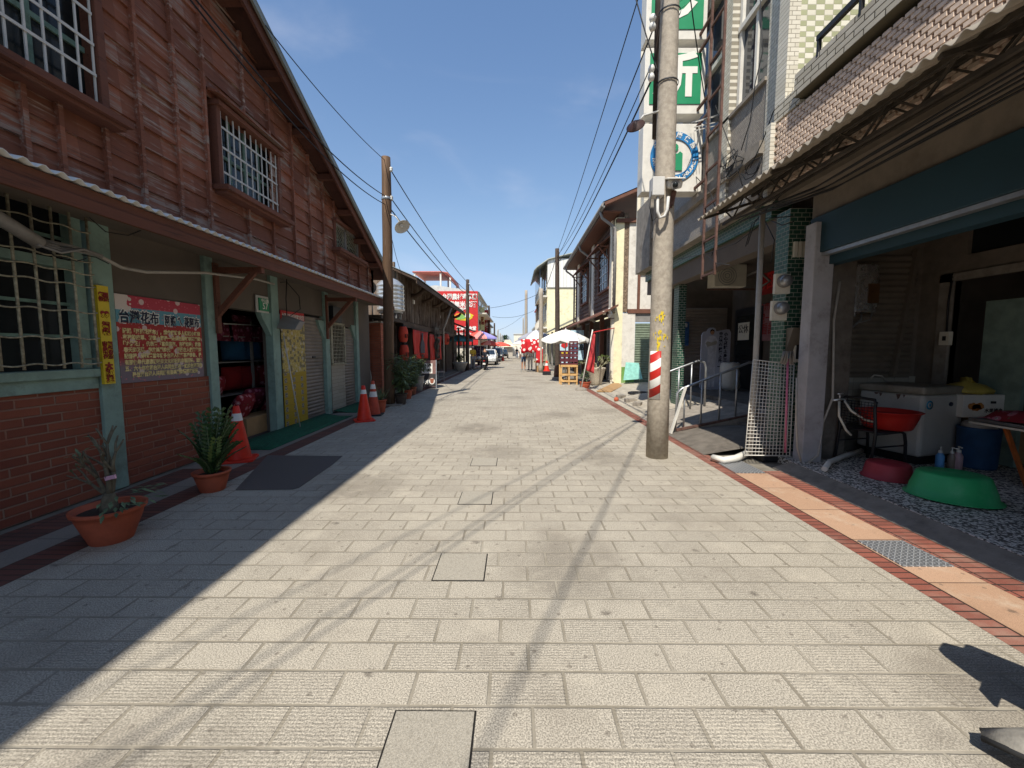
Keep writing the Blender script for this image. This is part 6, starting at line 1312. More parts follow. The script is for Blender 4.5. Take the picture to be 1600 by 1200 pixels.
# ================================================================ RIGHT: things in the canopy shop
def tub(label, c, rt, rb, h, mat, up=False, tilt=(0, 0), rings=True):
    """plastic wash tub; up=False lies upside down"""
    t = thing('wash_tub', label, 'tub', c); t.rotation_euler = (tilt[0], tilt[1], 0)
    prof = [(.001, 0), (rb * .55, .0), (rb * .6, .004), (rb * .93, .004), (rb, .02), (rb + (rt - rb) * .5, h * .55), (rb + (rt - rb) * .55, h * .57), (rt * .965, h - .012), (rt * 1.045, h - .008), (rt * 1.06, h), (rt * 1.0, h + .004), (rt * .95, h - .01), (rb * .97, .03), (.001, .012)]
    Mx = None if up else Matrix.Translation(V(0, 0, h)) @ Matrix.Rotation(math.pi, 4, 'X')
    MB().lathe(prof, 40, M=Mx).build('shell', M[mat], t, local=True)
    if not up:
        m = MB()
        for r in (.25, .45, .65): m.lathe([(rb * r, h + .001), (rb * r + .006, h + .004), (rb * r + .012, h + .001)], 32)
        m.build('base_rings', M[mat], t, local=True)
    else: MB().lathe([(rt * .93, h * .78), (.001, h * .78)], 30).build('water', M['glass'], t, local=True)
    return t
M['tubgreen'] = paint('tub_green', hx('35a866'), .42, var=.08, scale=5, dirt=hx('7fc09a'), dirtamt=.35); M['tubred'] = paint('tub_red', hx('c02a22'), .4, var=.08, dirt=hx('cf6a5c'), dirtamt=.3); M['tubdull'] = paint('tub_dull_red', hx('a83a42'), .55, var=.1, dirt=hx('7d4a4a'), dirtamt=.4)
tub('large green plastic tub lying upside down on the shop floor', V(4.2, 3.86, .085), .325, .255, .235, 'tubgreen', tilt=(R(-2), R(1)))
tub('small dull red plastic tub lying upside down by the chair', V(4.14, 4.47, .083), .225, .19, .17, 'tubdull')
# chair
t = thing('metal_chair', 'black tubular metal chair with wire back carrying the red basin', 'chair', V(4.40, 5.02, .08), R(14)); r = .017
for sy in (-1, 1):
    m = MB(); m.tube([V(-.27, sy * .21, 0), V(-.22, sy * .21, .42), V(-.25, sy * .20, .72), V(-.22, sy * .19, .80)], r, 9); m.build('rear_leg', M['black'], t, local=True)
    m = MB(); m.tube([V(-.2, sy * .21, .42), V(.18, sy * .21, .43), V(.235, sy * .21, .40), V(.26, sy * .21, .30), V(.28, sy * .21, 0)], r, 9); m.build('front_leg', M['black'], t, local=True)
    MB().tube([V(-.23, sy * .21, .26), V(.26, sy * .21, .26)], .01, 6).build('side_rail', M['black'], t, local=True)
m = MB(); m.tube([V(-.24, -.2, .76), V(-.215, -.17, .82), V(-.21, 0, .83), V(-.215, .17, .82), V(-.24, .2, .76)], r, 9); m.build('back_rail', M['black'], t, local=True)
m = MB()
for k in range(11): m.tube([V(-.232, -.19 + .038 * k, .79), V(-.24, -.19 + .038 * k, .5)], .0035, 4)
for k in range(9): m.tube([V(-.238, -.2, .52 + .033 * k), V(-.238, .2, .52 + .033 * k)], .0035, 4)
m.build('wire_back', M['black'], t, local=True); MB().box(-.22, .2, -.2, .2, .425, .445).build('seat', M['black'], t, local=True, bevel=.006)
tub('bright red basin full of water resting on the black chair', V(4.58, 5.0, .527), .305, .235, .22, 'tubred', up=True)
# taps and hoses
t = thing('water_tap', 'chrome wall tap with a white hose running into the red basin', 'tap', V(4.1, 5.18, .9))
MB().tube([onY(1264, 722, 5.05), onY(1278, 712, 5.08), onY(1286, 660, 5.1), onY(1301, 622, 5.12), onY(1303, 500, 5.2), onY(1312, 440, 5.2)], .014, 8).build('riser', M['pvc'], t)
m = MB(); c = onY(1312, 623, 5.1); m.tube([c + V(-.08, 0, -.02), c + V(.08, 0, 0)], .014, 8); m.tube([c, c + V(0, 0, .06)], .01, 8); m.tube([c + V(-.03, 0, .06), c + V(.04, 0, .065)], .009, 8); m.tube([c + V(.06, 0, 0), c + V(.07, -.01, -.05)], .012, 8); m.build('tap_body', M['stainless'], t)
MB().tube([c + V(.05, -.02, -.03), onY(1330, 642, 5.0), onY(1350, 655, 4.95), onY(1372, 662, 4.9)], .013, 8).build('hose', M['cream'], t); MB().tube([c + V(-.02, -.02, -.03), onY(1311, 650, 5.0), onY(1322, 672, 5.0), onY(1330, 680, 5.0)], .013, 8).build('hose', M['cream'], t)
t = thing('waste_pipe', 'white waste pipe elbow on the floor behind the chair leg', 'pipe', onZ(1290, 730, .1)); MB().tube([onZ(1288, 733, .12), onZ(1296, 722, .13), onZ(1320, 712, .13), onZ(1346, 704, .13)], .03, 12).build('pipe', M['whitepaint'], t)
m = MB(); m.tube([onY(1245, 590, 5.05), onY(1244, 650, 5.04), onY(1246, 700, 5.02), onY(1252, 722, 5.0)], .011, 7); tag(m.build('drain_hose', M['pvc']), 'thin pale hose hanging down the grey post by the mop', 'hose')
# freezer
t = thing('chest_freezer', 'rust-streaked white chest freezer with a round blue sticker', 'freezer', V(5.17, 5.36, .08), R(15)); hw = .36
M['freezer'] = paint('freezer_white', hx('b9b5ad'), .4, var=.05, scale=3, dirt=hx('8a7d6e'), dirtamt=.35); M['freezerlid'] = paint('freezer_lid', hx('8f887b'), .6, dirt=hx('5f564a'), dirtamt=.6)
MB().box(-hw, hw, -hw, hw, .1, .86).build('cabinet', M['freezer'], t, local=True, bevel=.035); MB().box(-hw + .03, hw - .03, -hw + .03, hw - .03, 0, .1).build('plinth', M['black'], t, local=True)
MB().box(-hw - .015, hw + .015, -hw - .015, hw + .015, .862, .96).build('lid', M['freezerlid'], t, local=True, bevel=.03)
m = MB(); Mx = Matrix.Translation(V(-hw + .11, -hw - .0, .74)) @ Matrix.Rotation(R(90), 4, 'X'); m.lathe([(.001, .004), (.055, .004), (.055, 0)], 24, M=Mx); s_ = m.build('round_sticker', M['inkblue'], t, local=True); m = MB(); m.lathe([(.02, .006), (.034, .006), (.034, .004), (.02, .004)], 20, M=Mx); m.build('sticker_emblem', M['pvc'], s_, local=True)
Mx = Matrix.Translation(V(.12, -hw, .74)) @ Matrix.Rotation(R(90), 4, 'X'); MB().lathe([(.001, .004), (.038, .004), (.038, 0)], 20, sy=.7, M=Mx).build('badge', M['inknavy'], t, local=True)
m = MB()
for (y, l, w) in ((.1, .05, .02), (-.1, .07, .025), (-.16, .04, .012), (.15, .03, .03)): m.prism([V(-hw - .001, y - w, .85), V(-hw - .001, y + w, .85), V(-hw - .001, y + w * .3, .85 - l), V(-hw - .001, y - w * .4, .85 - l * .7)], (-.0015, 0, 0))
m.build('rust_streaks', M['rust'], t, local=True)
MB().tube([onY(1360, 592, 5.6), onY(1366, 586, 5.6), onY(1378, 588, 5.6), onY(1384, 596, 5.6)], .012, 7).build('hose_hook', M['pvc'], t)
# water heater
t = thing('water_heater', 'polished stainless steel water heater with amber lens on the dark shutter wall', 'water heater', V(4.95, 5.9, 2.1))
a, b = onY(1316, 488, 5.78), onY(1384, 414, 5.78); cx = (a.x + b.x) / 2; w = (b.x - a.x) / 2; n = 18
P = [[V(cx + w * math.sin(q) * 1.0, 6.0 - .26 * math.cos(q) ** .6 if abs(q) < 1.55 else 6.0, z) for z in (a.z, a.z + .02, b.z - .02, b.z)] for q in [-1.57 + 3.14 * k / n for k in range(n + 1)]]
m = MB(); m.grid(P); m.face([m.vert(r_[0]) for r_ in P]); m.face([m.vert(r_[-1]) for r_ in P][::-1]); m.build('case', M['steelheater'], t)
m = MB(); m.box(cx + .02, cx + w * .62, 5.725, 5.745, a.z + .12, b.z - .26); m.build('amber_window', paint('amber', hx('5b4028'), .3), t)
m = MB(); m.lathe([(.001, .0), (.02, .0), (.02, .05)], 10, V(cx - .05, 5.85, a.z - .05)); m.tube([V(cx - .12, 5.85, a.z), V(cx - .14, 5.83, a.z - .2), V(cx - .3, 5.8, a.z - .38), V(cx - .46, 5.75, a.z - .46)], .016, 7); m.tube([V(cx + .05, 5.85, a.z), V(cx + .03, 5.83, a.z - .1), V(cx - .2, 5.8, a.z - .3), V(cx - .42, 5.78, a.z - .5)], .012, 7); m.tube([V(cx + .2, 5.85, a.z), V(cx + .16, 5.83, a.z - .1), V(cx - .05, 5.82, a.z - .15)], .008, 6)
m.tube([V(cx - .3, 5.85, a.z + .35), V(cx - .36, 5.8, a.z + .3), V(cx - .36, 5.8, a.z - .1), V(cx - .26, 5.8, a.z - .2)], .012, 7); m.build('pipes', M['galv'], t)
# bottles, drum, cartons, bag, table
def bottle(label, c, col, h=.2, r=.038):
    t = thing('pump_bottle', label, 'bottle', c, rnd.uniform(0, 6), 'pump bottles on the shop floor'); MB().lathe([(.001, 0), (r, .003), (r, h * .82), (r * .5, h), (r * .5, h + .01)], 16).build('bottle', col, t, local=True)
    m = MB(); m.lathe([(r * .52, h), (r * .52, h + .03), (r * .15, h + .03), (r * .15, h + .06)], 12); m.bar((0, .01, h + .065), (0, -.05, h + .06), .014, .012); m.build('pump', M['whitepaint'], t, local=True)
bottle('sky blue pump bottle in front of the freezer', onZ(1467, 735, .08), paint('soap_blue', hx('5d9bd0'), .35), .21, .04); bottle('clear brownish pump bottle between the blue and pink ones', onZ(1485, 736, .08), paint('soap_clear', hx('847468'), .3), .21, .036)
bottle('pinkish white pump bottle, rightmost of the three', onZ(1495, 737, .08), paint('soap_pink', hx('b59498'), .35), .23, .042)
c = onZ(1524, 729, .08); t = thing('plastic_drum', 'dark blue plastic drum with a bag in its mouth beside the freezer', 'drum', c); MB().lathe([(.001, 0), (.17, 0), (.175, .02), (.185, .46), (.19, .47), (.19, .49), (.175, .49), (.17, .4), (.001, .38)], 28).build('drum', paint('drum_blue', hx('2c4f74'), .5), t, local=True)
m = MB(); m.ball((0, 0, .5), .16, 7, (1, 1, .45)); rg = random.Random(2)
for v in m.v: v += V(rg.uniform(-.02, .02), rg.uniform(-.02, .02), rg.uniform(-.02, .02))
m.build('bag', M['pvc'], t, local=True)
t = MB().box(5.72, 6.35, 5.0, 5.5, .08, .66); tag(t.build('carton', M['cardboard'], bevel=.008), 'brown carton under the white fruit carton behind the freezer', 'carton')
t = thing('fruit_carton', 'white carton printed with orange fruit, on top of the brown carton', 'carton', V(6.0, 5.2, .66)); a = onY(1503, 652, 5.0); b = onY(1571, 617, 5.0)
MB().box(a.x, b.x, 5.0, 5.4, .662, b.z).build('box', M['whitepaint'], t, bevel=.006); m = MB(); 
for (u, v, r_) in ((.22, .5, .05), (.3, .45, .055), (.38, .5, .05)): blob(m, a.x + (b.x - a.x) * u, .66 + (b.z - .66) * v, r_, r_ * .8, 4.998, 14, 3)
m.build('fruit_print', paint('print_orange', hx('b9793a'), .6), t); MB().box(a.x + (b.x - a.x) * .66, a.x + (b.x - a.x) * .78, 4.992, 4.999, .66 + (b.z - .66) * .62, .66 + (b.z - .66) * .72).build('hand_hole', M['black'], t)
text('lettering', '水果禮盒', .055, (a.x + (b.x - a.x) * .74, 4.995, .66 + (b.z - .66) * .3), UX, UZ, M['inkblack'], t, .002, .001)
t = thing('plastic_bag', 'yellow plastic bag lying on the white fruit carton', 'bag', V(6.05, 5.15, b.z)); m = MB(); m.lathe([(.001, 0), (.22, .01), (.24, .05), (.15, .11), (.05, .14), (.04, .19), (.001, .2)], 18, V((a.x + b.x) / 2 - .02, 5.2, b.z)); rg = random.Random(12)
for v in m.v: v += V(rg.uniform(-.025, .025), rg.uniform(-.025, .025), rg.uniform(-.008, .012))
m.build('bag', paint('bag_yellow', hx('b5a24d'), .5), t)
t = thing('folding_table', 'table with red flower-print goods on a wire tray and orange legs, right edge', 'table', V(5.2, 3.9, .08)); p = onY(1522, 660, 4.15)
MB().box(p.x, p.x + 1.3, 3.1, 4.2, .74, .76).build('top', M['galv'], t)
m = MB()
for k in range(27): x = p.x + .05 * k; m.tube([V(x, 3.1, .775), V(x, 4.2, .775)], .004, 4)
for k in range(4): m.tube([V(p.x, 3.1 + .366 * k, .78), V(p.x + 1.3, 3.1 + .366 * k, .78)], .004, 4)
m.tube([V(p.x, 3.1, .79), V(p.x, 4.2, .79), V(p.x + 1.3, 4.2, .79), V(p.x + 1.3, 3.1, .79), V(p.x, 3.1, .79)], .008, 6); m.build('wire_tray', M['galv'], t)
rg = random.Random(14); P = [[V(p.x + .03 + 1.24 * i / 14, 3.13 + 1.04 * j / 10, .79 + (.085 if 0 < i < 14 and 0 < j < 10 else 0) + rg.uniform(0, .03)) for j in range(11)] for i in range(15)]; MB().grid(P).build('flower_cloth', M['floral'], t)
for (x, y, x2) in ((p.x + .25, 4.1, p.x + .55), (p.x + .25, 3.2, p.x + .55), (p.x + 1.2, 4.1, p.x + .8), (p.x + 1.2, 3.2, p.x + .8)): MB().bar((x, y, .74), (x2, y, .08), .03).build('leg', paint('leg_orange', hx('b3622f'), .5), t)
t = thing('switch_box', 'small cream switch box with dark button and cable on the inner door frame', 'switch', V(5.85, 5.7, 1.35)); q = onX(1480, 530, 5.85); MB().box(5.80, 5.86, q.y - .06, q.y + .06, q.z - .08, q.z + .1).build('box', M['cream'], t); MB().box(5.79, 5.80, q.y - .03, q.y + .01, q.z - .02, q.z + .04).build('button', M['black'], t)
MB().tube([V(5.83, q.y, q.z + .1), V(5.84, q.y + .02, q.z + .5), V(5.84, q.y, 2.4)], .012, 6).build('cable', M['black'], t)
# ================================================================ RIGHT: timber house, stalls and beyond
M['plankR'] = wood('brown_boards', (.10, .055, .038), (.15, .10, .08), 'Y', .25, 4, .2, v0=0)
M['creamwall'] = paint('cream_wall', hx('e9dfb9'), .85, var=.06, dirt=hx('a8997a'), dirtamt=.5, bump=.004, bscale=30); M['whitewall'] = paint('white_wall', hx('d8d2c6'), .85, var=.06, dirt=hx('9a8f80'), dirtamt=.5, bump=.004, bscale=30)
M['rubble'] = paint('rubble_edge', hx('7c6a58'), .95, var=.5, scale=18, dirt=hx('40352c'), dirtamt=.8, bump=.03, bscale=16); M['brownframe'] = paint('brown_timber', hx('6b4636'), .7, var=.15)
D0, D1, DX = 17.0, 28.3, 4.15
hR = thing('timber_house', 'old two-storey timber house with cream end wall, brown boards and window awnings on the right', 'house', (4.6, 22, 0))
m = MB(); m.box(DX + .02, 4.4, D0 + .05, D1, 3.0, 7.0); m.build('boarded_wall', M['plankR'], hR)
m = MB(); z = 3.2
while z < 7: m.prism([V(DX + .02, D0 + .1, z), V(DX - .012, D0 + .1, z), V(DX + .015, D0 + .1, z + .19)], (0, D1 - D0 - .1, 0)); z += .2
m.build('lap_boards', M['plankR'], hR)
for px in (926, 904, 954.5):
    y = onX(px, 500, DX).y; MB().box(DX - .06, DX + .1, y - .32 if px != 954.5 else y - .2, y + .32 if px != 954.5 else y + .2, 2.9, 7.0).build('pilaster', M['whitewall' if px == 926 else 'cream'], hR)
for (a, b) in ((936, 952), (909, 919.5)):
    y0, y1 = onX(b, 480, DX).y, onX(a, 480, DX).y; z0, z1 = 4.2, 5.95
    f = MB(); f.box(DX - .09, DX + .05, y0, y0 + .12, z0, z1); f.box(DX - .09, DX + .05, y1 - .12, y1, z0, z1); f.box(DX - .1, DX + .05, y0 - .08, y1 + .08, z0 - .1, z0); f.box(DX - .09, DX + .05, y0, y1, z1, z1 + .1); w = f.build('window', M['brownframe'], hR)
    MB().box(DX - .03, DX - .02, y0 + .1, y1 - .1, z0, z1).build('pane', M['glass'], w); b_ = MB()
    for k in range(1, 4): yy = y0 + .12 + (y1 - y0 - .24) * k / 4; b_.box(DX - .05, DX - .03, yy - .02, yy + .02, z0, z1)
    for k in range(1, 5): zz = z0 + (z1 - z0) * k / 5; b_.box(DX - .052, DX - .032, y0 + .1, y1 - .1, zz - .018, zz + .018)
    b_.build('muntins', M['galv'], w)
    aw = MB(); aw.prism([V(DX, y0 - .2, z1 + .42), V(DX - .62, y0 - .2, z1 - .02), V(DX - .62, y0 - .2, z1 - .07), V(DX, y0 - .2, z1 + .36)], (0, y1 - y0 + .4, 0)); ao = aw.build('window_awning', M['brownframe'], hR); bk = MB()
    for yy in (y0 - .1, y1 + .1): bk.bar((DX, yy, z1 - .7), (DX - .56, yy, z1 - .04), .05); bk.bar((DX, yy, z1 - .05), (DX - .58, yy, z1 - .05), .05)
    bk.build('brackets', M['brownframe'], ao)
m = MB(); m.prism([V(3.45, 16.3, 7.0), V(8.5, 16.3, 9.1), V(8.5, 16.3, 9.22), V(3.45, 16.3, 7.12)], (0, 12.6, 0)); m.build('roof_deck', M['brownframe'], hR); m = MB(); nn = 90
m.grid([[V(3.42 + 5.08 * f, 16.28 + 12.64 * k / nn, 7.14 + 2.1 * f + .035 * (k % 2)) for k in range(nn + 1)] for f in (0, .5, 1)]); m.build('roof_tiles', paint('roof_tile_red', hx('7d4a3c'), .8, var=.3, scale=9), hR)
m = MB(); m.box(3.42, 3.47, 16.3, 28.9, 6.92, 7.14); m.tube([V(3.40, 16.3, 7.02), V(3.40, 28.9, 7.02)], .07, 8); m.build('gutter', M['pvcdark'], hR)
MB().box(3.5, 4.2, 16.6, 28.6, 6.86, 6.9).build('eave_soffit', M['brownframe'], hR)
for y in (16.9, 22.3, 28.2): MB().tube([V(3.42, y, 6.98), V(3.5, y, 6.7), V(3.85, y, 6.45), V(4.02, y, 6.3), V(4.04, y, 5.9), V(4.04, y, 3.0)], .06, 8).build('downpipe', M['pvcdark'], hR)
# end wall facing the camera
MB().box(4.1, 4.42, D0 - .02, D0 + .3, 0, 6.75).build('corner_pier', M['creamwall'], hR); MB().box(4.422, 4.62, D0 + .02, D0 + .3, 3.0, 6.95).build('rubble_strip', M['rubble'], hR)
MB().box(4.63, 5.0, D0 - .0, D0 + .3, 3.05, 6.7).build('white_pier', M['whitewall'], hR); MB().box(5.0, 9, D0 + .06, D0 + .3, 3.05, 8.0).build('end_panel', M['whitewall'], hR)
m = MB(); m.box(5.02, 5.12, D0, D0 + .06, 3.0, 6.9); m.box(5.12, 9, D0, D0 + .06, 4.5, 4.62); m.box(4.63, 9, D0 - .03, D0 + .1, 2.95, 3.12); m.box(4.1, 9, D0 - .1, D0 + .1, 6.55, 6.7); m.box(5.75, 6.6, D0 + .0, D0 + .06, 3.1, 4.5); m.build('timber_frame', M['brownframe'], hR)
MB().box(4.42, 4.95, D0 + .0, D0 + .25, .75, 2.95).build('white_wall', M['whitewall'], hR); MB().box(4.43, 4.96, D0 - .012, D0 + .25, 0, .75).build('green_dado', paint('dado_green', hx('6f9a4e'), .8, var=.15, dirt=hx('a9a78d')), hR)
shutter(4.98, 7.2, .15, 2.6, 0, paint('shutter_green', hx('6f7a66'), .6, .1, dirt=hx('4d5347')), hR, axis='x', yfix=D0 + .1, pitch=.1); MB().box(4.96, 7.2, D0 + .05, D0 + .2, 2.6, 2.95).build('shutter_box', M['pvcdark'], hR)
m = MB(); m.prism([V(4.15, 16.6, 3.28), V(3.25, 16.6, 2.82), V(3.25, 16.6, 2.76), V(4.15, 16.6, 3.2)], (0, 12.2, 0)); m.build('street_awning', M['brownframe'], hR)
for y in (17.1, 19.3, 21.9, 24.4, 27.9): MB().box(3.98, 4.16, y - .1, y + .1, 0, 2.95).build('post', M['brownframe' if y > 18 else 'cream'], hR)
MB().box(4.6, 4.9, D0 + .3, D1, 0, 3.0).build('shop_wall', M['darkroom'], hR)
for y0 in (17.5, 19.6, 22.3, 25): m = MB(); m.box(4.3, 4.34, y0, y0 + 1.0, .1, 2.5); 
for y0 in (17.7, 20.2, 22.6, 25.2):
    m = MB(); z = .1
    while z < 2.4: m.prism([V(4.24, y0, z), V(4.31, y0, z + .075), V(4.33, y0, z + .075), V(4.26, y0, z)], (0, 1.1, 0)); z += .085
    m.box(4.22, 4.34, y0 - .06, y0, .05, 2.5); m.box(4.22, 4.34, y0 + 1.1, y0 + 1.16, .05, 2.5); m.build('louvre_shutter', M['pvcdark'], hR)
t = thing('alarm_light', 'cluster of a round lamp and white insulators on the corner of the timber house', 'lamp', onY(945, 490, 16.9)); c = onY(944, 489, 16.85); MB().ball(c, .08, 8).build('globe', M['cream'], t)
for (dx, dz) in ((.22, .12), (.26, -.02), (.2, -.12)): MB().lathe([(.03, -.08), (.07, -.05), (.05, 0), (.07, .05), (.03, .08)], 12, c + V(dx, 0, dz)).build('insulator', M['porcelain'], t)
MB().bar(c + V(-.1, .1, -.3), c + V(.45, .15, -.2), .03).build('bracket', M['rust'], t)
# apron clutter
t = thing('timber_board', 'pale plank ramp board lying on the apron beside the planter', 'board', onZ(950, 603)); q = [onZ(932, 612, .03), onZ(955, 613, .03), onZ(985, 598, .06), onZ(963, 597, .06)]; MB().prism([V(p.x, p.y, p.z) for p in q], (0, 0, .03)).build('board', M['cardboard'], t)
t = thing('turquoise_board', 'turquoise board leaning against the green shutter', 'board', V(5.3, 16.6, .15)); q = [onY(974, 594, 16.3), onY(1004, 592, 16.3), onY(998, 567, 16.7), onY(978, 566, 16.7)]; MB().prism(q, (0, .03, 0)).build('panel', paint('turquoise', hx('7fb5a8'), .7, dirt=hx('5f8b80')), t)
t = thing('hose_coil', 'coil of dark hose lying on the sunlit apron', 'hose', onZ(1000, 614, .1)); c = onZ(1000, 616, .1); m = MB(); m.tube([c + V(.35 * math.cos(q), .3 * math.sin(q), .02 + .01 * (q / 6)) for q in [k * .42 for k in range(46)]], .025, 6); m.build('coil', M['black'], t)
for k, (px, py, s) in enumerate(((985, 628, .3), (970, 622, .22), (996, 634, .2))): c = onZ(px, py, .05); Mx = Matrix.Translation(c) @ Matrix.Rotation(.5 * k, 4, 'Z'); m = MB(); m.box(-s / 2, s / 2, -.1, .1, -.04, .1, Mx); tag(m.build('stone_block', M['concrete'], bevel=.012), ('largest concrete block lying on the sunlit apron', 'small concrete block left of the largest one on the apron', 'small concrete block right of the largest one on the apron')[k], 'block', 'concrete blocks on the apron')
tag(MB().ball(onZ(963, 624, .07), .07, 6).build('clay_ball', M['terra']), 'small round terracotta lump on the apron beside the blocks', 'clay lump')
# planter, flag, crates
p = onZ(934, 602, .05) + V(0, .35, 0); t = thing('stone_planter', 'pebbled round planter with bare thorny branches before the timber house', 'planter', p); MB().lathe([(.2, 0), (.23, .05), (.25, .2), (.36, .62), (.38, .66), (.36, .7), (.31, .7), (.28, .6), (.001, .58)], 28).build('bowl', paint('pebble_dash', hx('b4a893'), .95, var=.3, scale=60, bump=.008, bscale=70), t, local=True)
rg = random.Random(31); m = MB(); tips = []
for k in range(9): a = k * .7; branches(m, (.1 * math.cos(a), .1 * math.sin(a), .58), (math.cos(a) * .8, math.sin(a) * .8, .9), .28, .024, 2, tips, .8, rg, .75)
m.build('branches', paint('pale_stems', hx('9a9678'), .9), t, local=True); m = MB()
for (q, d) in tips:
    for k in range(3): a = rg.uniform(0, 6.28); dd = (d + V(math.cos(a), math.sin(a), .2)).normalized(); m.leaf(q, dd, dd.cross(V(0, 0, 1)) + V(.01, 0, 0), .12, .05, .3)
m.build('leaves', M['leafpale'], t, local=True)
p = onZ(916, 607) + V(0, .25, 0); t = thing('potted_plant', 'low grey-leaved plant in a red clay pot behind the flag pole', 'potted plant', p); plant_pot(t, .22, .16, .24, 'terra'); bush(t, (0, 0, .35), .3, .5, 240, .13, ('leafgrey', 'leaf'), 12, .2, random.Random(7))
p = onZ(908, 610); t = thing('flag', 'faded red flag on a leaning white pole in a round concrete base', 'flag', p); top = onY(926, 515, p.y + .1); MB().lathe([(.001, .12), (.1, .11), (.2, .06), (.21, 0)], 22, p).build('base', M['concrete'], t); MB().tube([p + V(0, 0, .05), top], .022, 8).build('pole', M['whitepaint'], t)
P = []
for i in range(13):
    f = i / 12; a = top.lerp(p, .04 + .62 * f); P.append([a + V(.03 + .38 * g_ * (.25 + .75 * f) * (1 - .25 * f), .08 * math.sin(g_ * 7 + f * 3), -.12 * g_ - .1 * math.sin(f * 3)) + V(-.22 * f * g_ * 0, 0, 0) for g_ in [j / 8 for j in range(9)]])
MB().grid(P).build('cloth', paint('flag_red', hx('b33a3c'), .85, var=.25, scale=5), t, solid=.004)
MB().tube([top + V(.02, 0, -.1), V(4.1, 17.0, 2.35)], .02, 6).build('tie_rod', M['red'], t)
p = onZ(889, 601); t = thing('crate_stand', 'pale wooden crate stand before the stacked bottle crates', 'crate', p + V(0, .3, 0)); w = .33; m = MB()
for x in (-w, 0, w): 
    for y in (-.28, .28): m.box(x - .03, x + .03, y - .02, y + .02, 0, .8)
for z in (.15, .42, .78): 
    for y in (-.3, .3): m.box(-w - .03, w + .03, y - .012, y + .012, z - .04, z + .04)
m.box(-w, w, -.28, .28, .8, .83); m.build('slats', paint('pale_pine', hx('c79f68'), .8, var=.15), t, local=True)
for (px, z0, nn_, lab, dx) in ((0, .83, 3, '', -.16), (0, .83, 5, '', .2)):
    for k in range(nn_):
        c = V(p.x + dx, p.y + .3, .835 + .2 * k); t = thing('bottle_crate', ('dark maroon bottle crate in the shorter stack, level %d from the bottom' if nn_ == 3 else 'dark maroon bottle crate in the taller stack, level %d from the bottom') % (k + 1), 'crate', c, 0, 'maroon bottle crates'); m = MB(); a_, b_ = .17, .2
        for x in (-a_, a_): m.box(x - .012, x + .012, -b_, b_, 0, .19)
        for y in (-b_, b_): m.box(-a_, a_, y - .012, y + .012, 0, .06); m.box(-a_, a_, y - .012, y + .012, .12, .19)
        m.box(-a_, a_, -b_, b_, 0, .012); m.box(-.02, .02, -b_ - .014, b_ + .014, 0, .19); m.build('shell', paint('crate_maroon', hx('5b2a33'), .6), t, local=True)
umbrella('sagging off-white market umbrella over the bottle crates', V(2.28, 18.4, 0), 1.12, 2.36, ('umb_white',), 6, .42, (0, 0), .1, sag=.16)
t = wooden_pole('dark wooden utility pole standing through the off-white umbrella', V(2.12, 20.2, 0), V(2.05, 20.2, 6.3), .13, .1, 'poledark', 'utility poles along the street')
MB().lathe([(.16, 0), (.2, .02), (.15, .62), (.145, .64)], 14, V(2.12, 20.2, 0)).build('sleeve', M['rust'], t); MB().lathe([(.3, 0), (.28, .1), (.2, .14)], 18, V(2.12, 20.0, 0)).build('base', M['concrete'], t)
p = onZ(845, 582); t = wooden_pole('pale concrete utility pole beside the red flower-print awning', p, p + V(0, 0, 5.25), .15, .12, 'poleconc', 'utility poles along the street')
umbrella('grey market umbrella above the red flower-print cloth', V(1.45, 27.6, 0), 1.25, 2.75, ('umb_grey', 'umb_white'), 8, .55, sag=.04)
t = thing('cloth_stall', 'stall hung with red and white flower-print cloth under the grey umbrella', 'stall', V(1.4, 26.6, 0)); a, b = onY(814, 551, 26.2), onY(846, 530, 26.2)
P = [[V(a.x + (b.x - a.x) * j / 14, 26.2 + .05 * math.sin(j * 1.7), b.z - (b.z - a.z) * i / 4 * (1 + .06 * math.sin(j))) for j in range(15)] for i in range(5)]; MB().grid(P).build('cloth', M['floralred'], t, solid=.01)
P = [[V(b.x - .35 + .07 * j, 25.9 + .05 * math.sin(j * 1.7), b.z - .5 - 1.0 * i / 4) for j in range(7)] for i in range(5)]; MB().grid(P).build('cloth', M['floralred'], t, solid=.01)
m = MB()
for x in (a.x + .02, b.x): m.bar((x, 26.25, 0), (x, 26.25, b.z), .04)
m.bar((a.x, 26.25, b.z), (b.x, 26.25, b.z), .04); m.build('frame', M['galv'], t); MB().box(1.3, 2.2, 26.4, 27.4, .62, .7).build('table_top', M['cardboard'], t); MB().box(1.35, 1.42, 26.45, 26.52, 0, .62).build('table_leg', M['poledark'], t); MB().box(2.1, 2.17, 26.45, 26.52, 0, .62).build('table_leg', M['poledark'], t)
m = MB(); m.box(1.45, 1.95, 26.5, 27.0, .0, .4); tag(m.build('goods_box', M['cardboard'], bevel=.01), 'brown box under the flower-print cloth stall', 'box'); m = MB(); m.ball((1.7, 26.9, .84), .16, 6, (1.2, 1, .9)); tag(m.build('goods_bag', M['signyellow']), 'yellowish bundle on the cloth stall table', 'bag')
t = cone('orange traffic cone standing on the right beside the pale concrete pole', V(1.85, 23.6, .22), .6, 'orange', ((.5, .75),), 0, r0=.16); m = MB(); m.box(1.62, 2.08, 23.38, 23.82, 0, .22); tag(m.build('black_block', M['black'], bevel=.01), 'black block carrying the right-hand orange cone', 'block')
M['signpale'] = paint('shop_sign_pale', hx('bcd7e2'), .6)
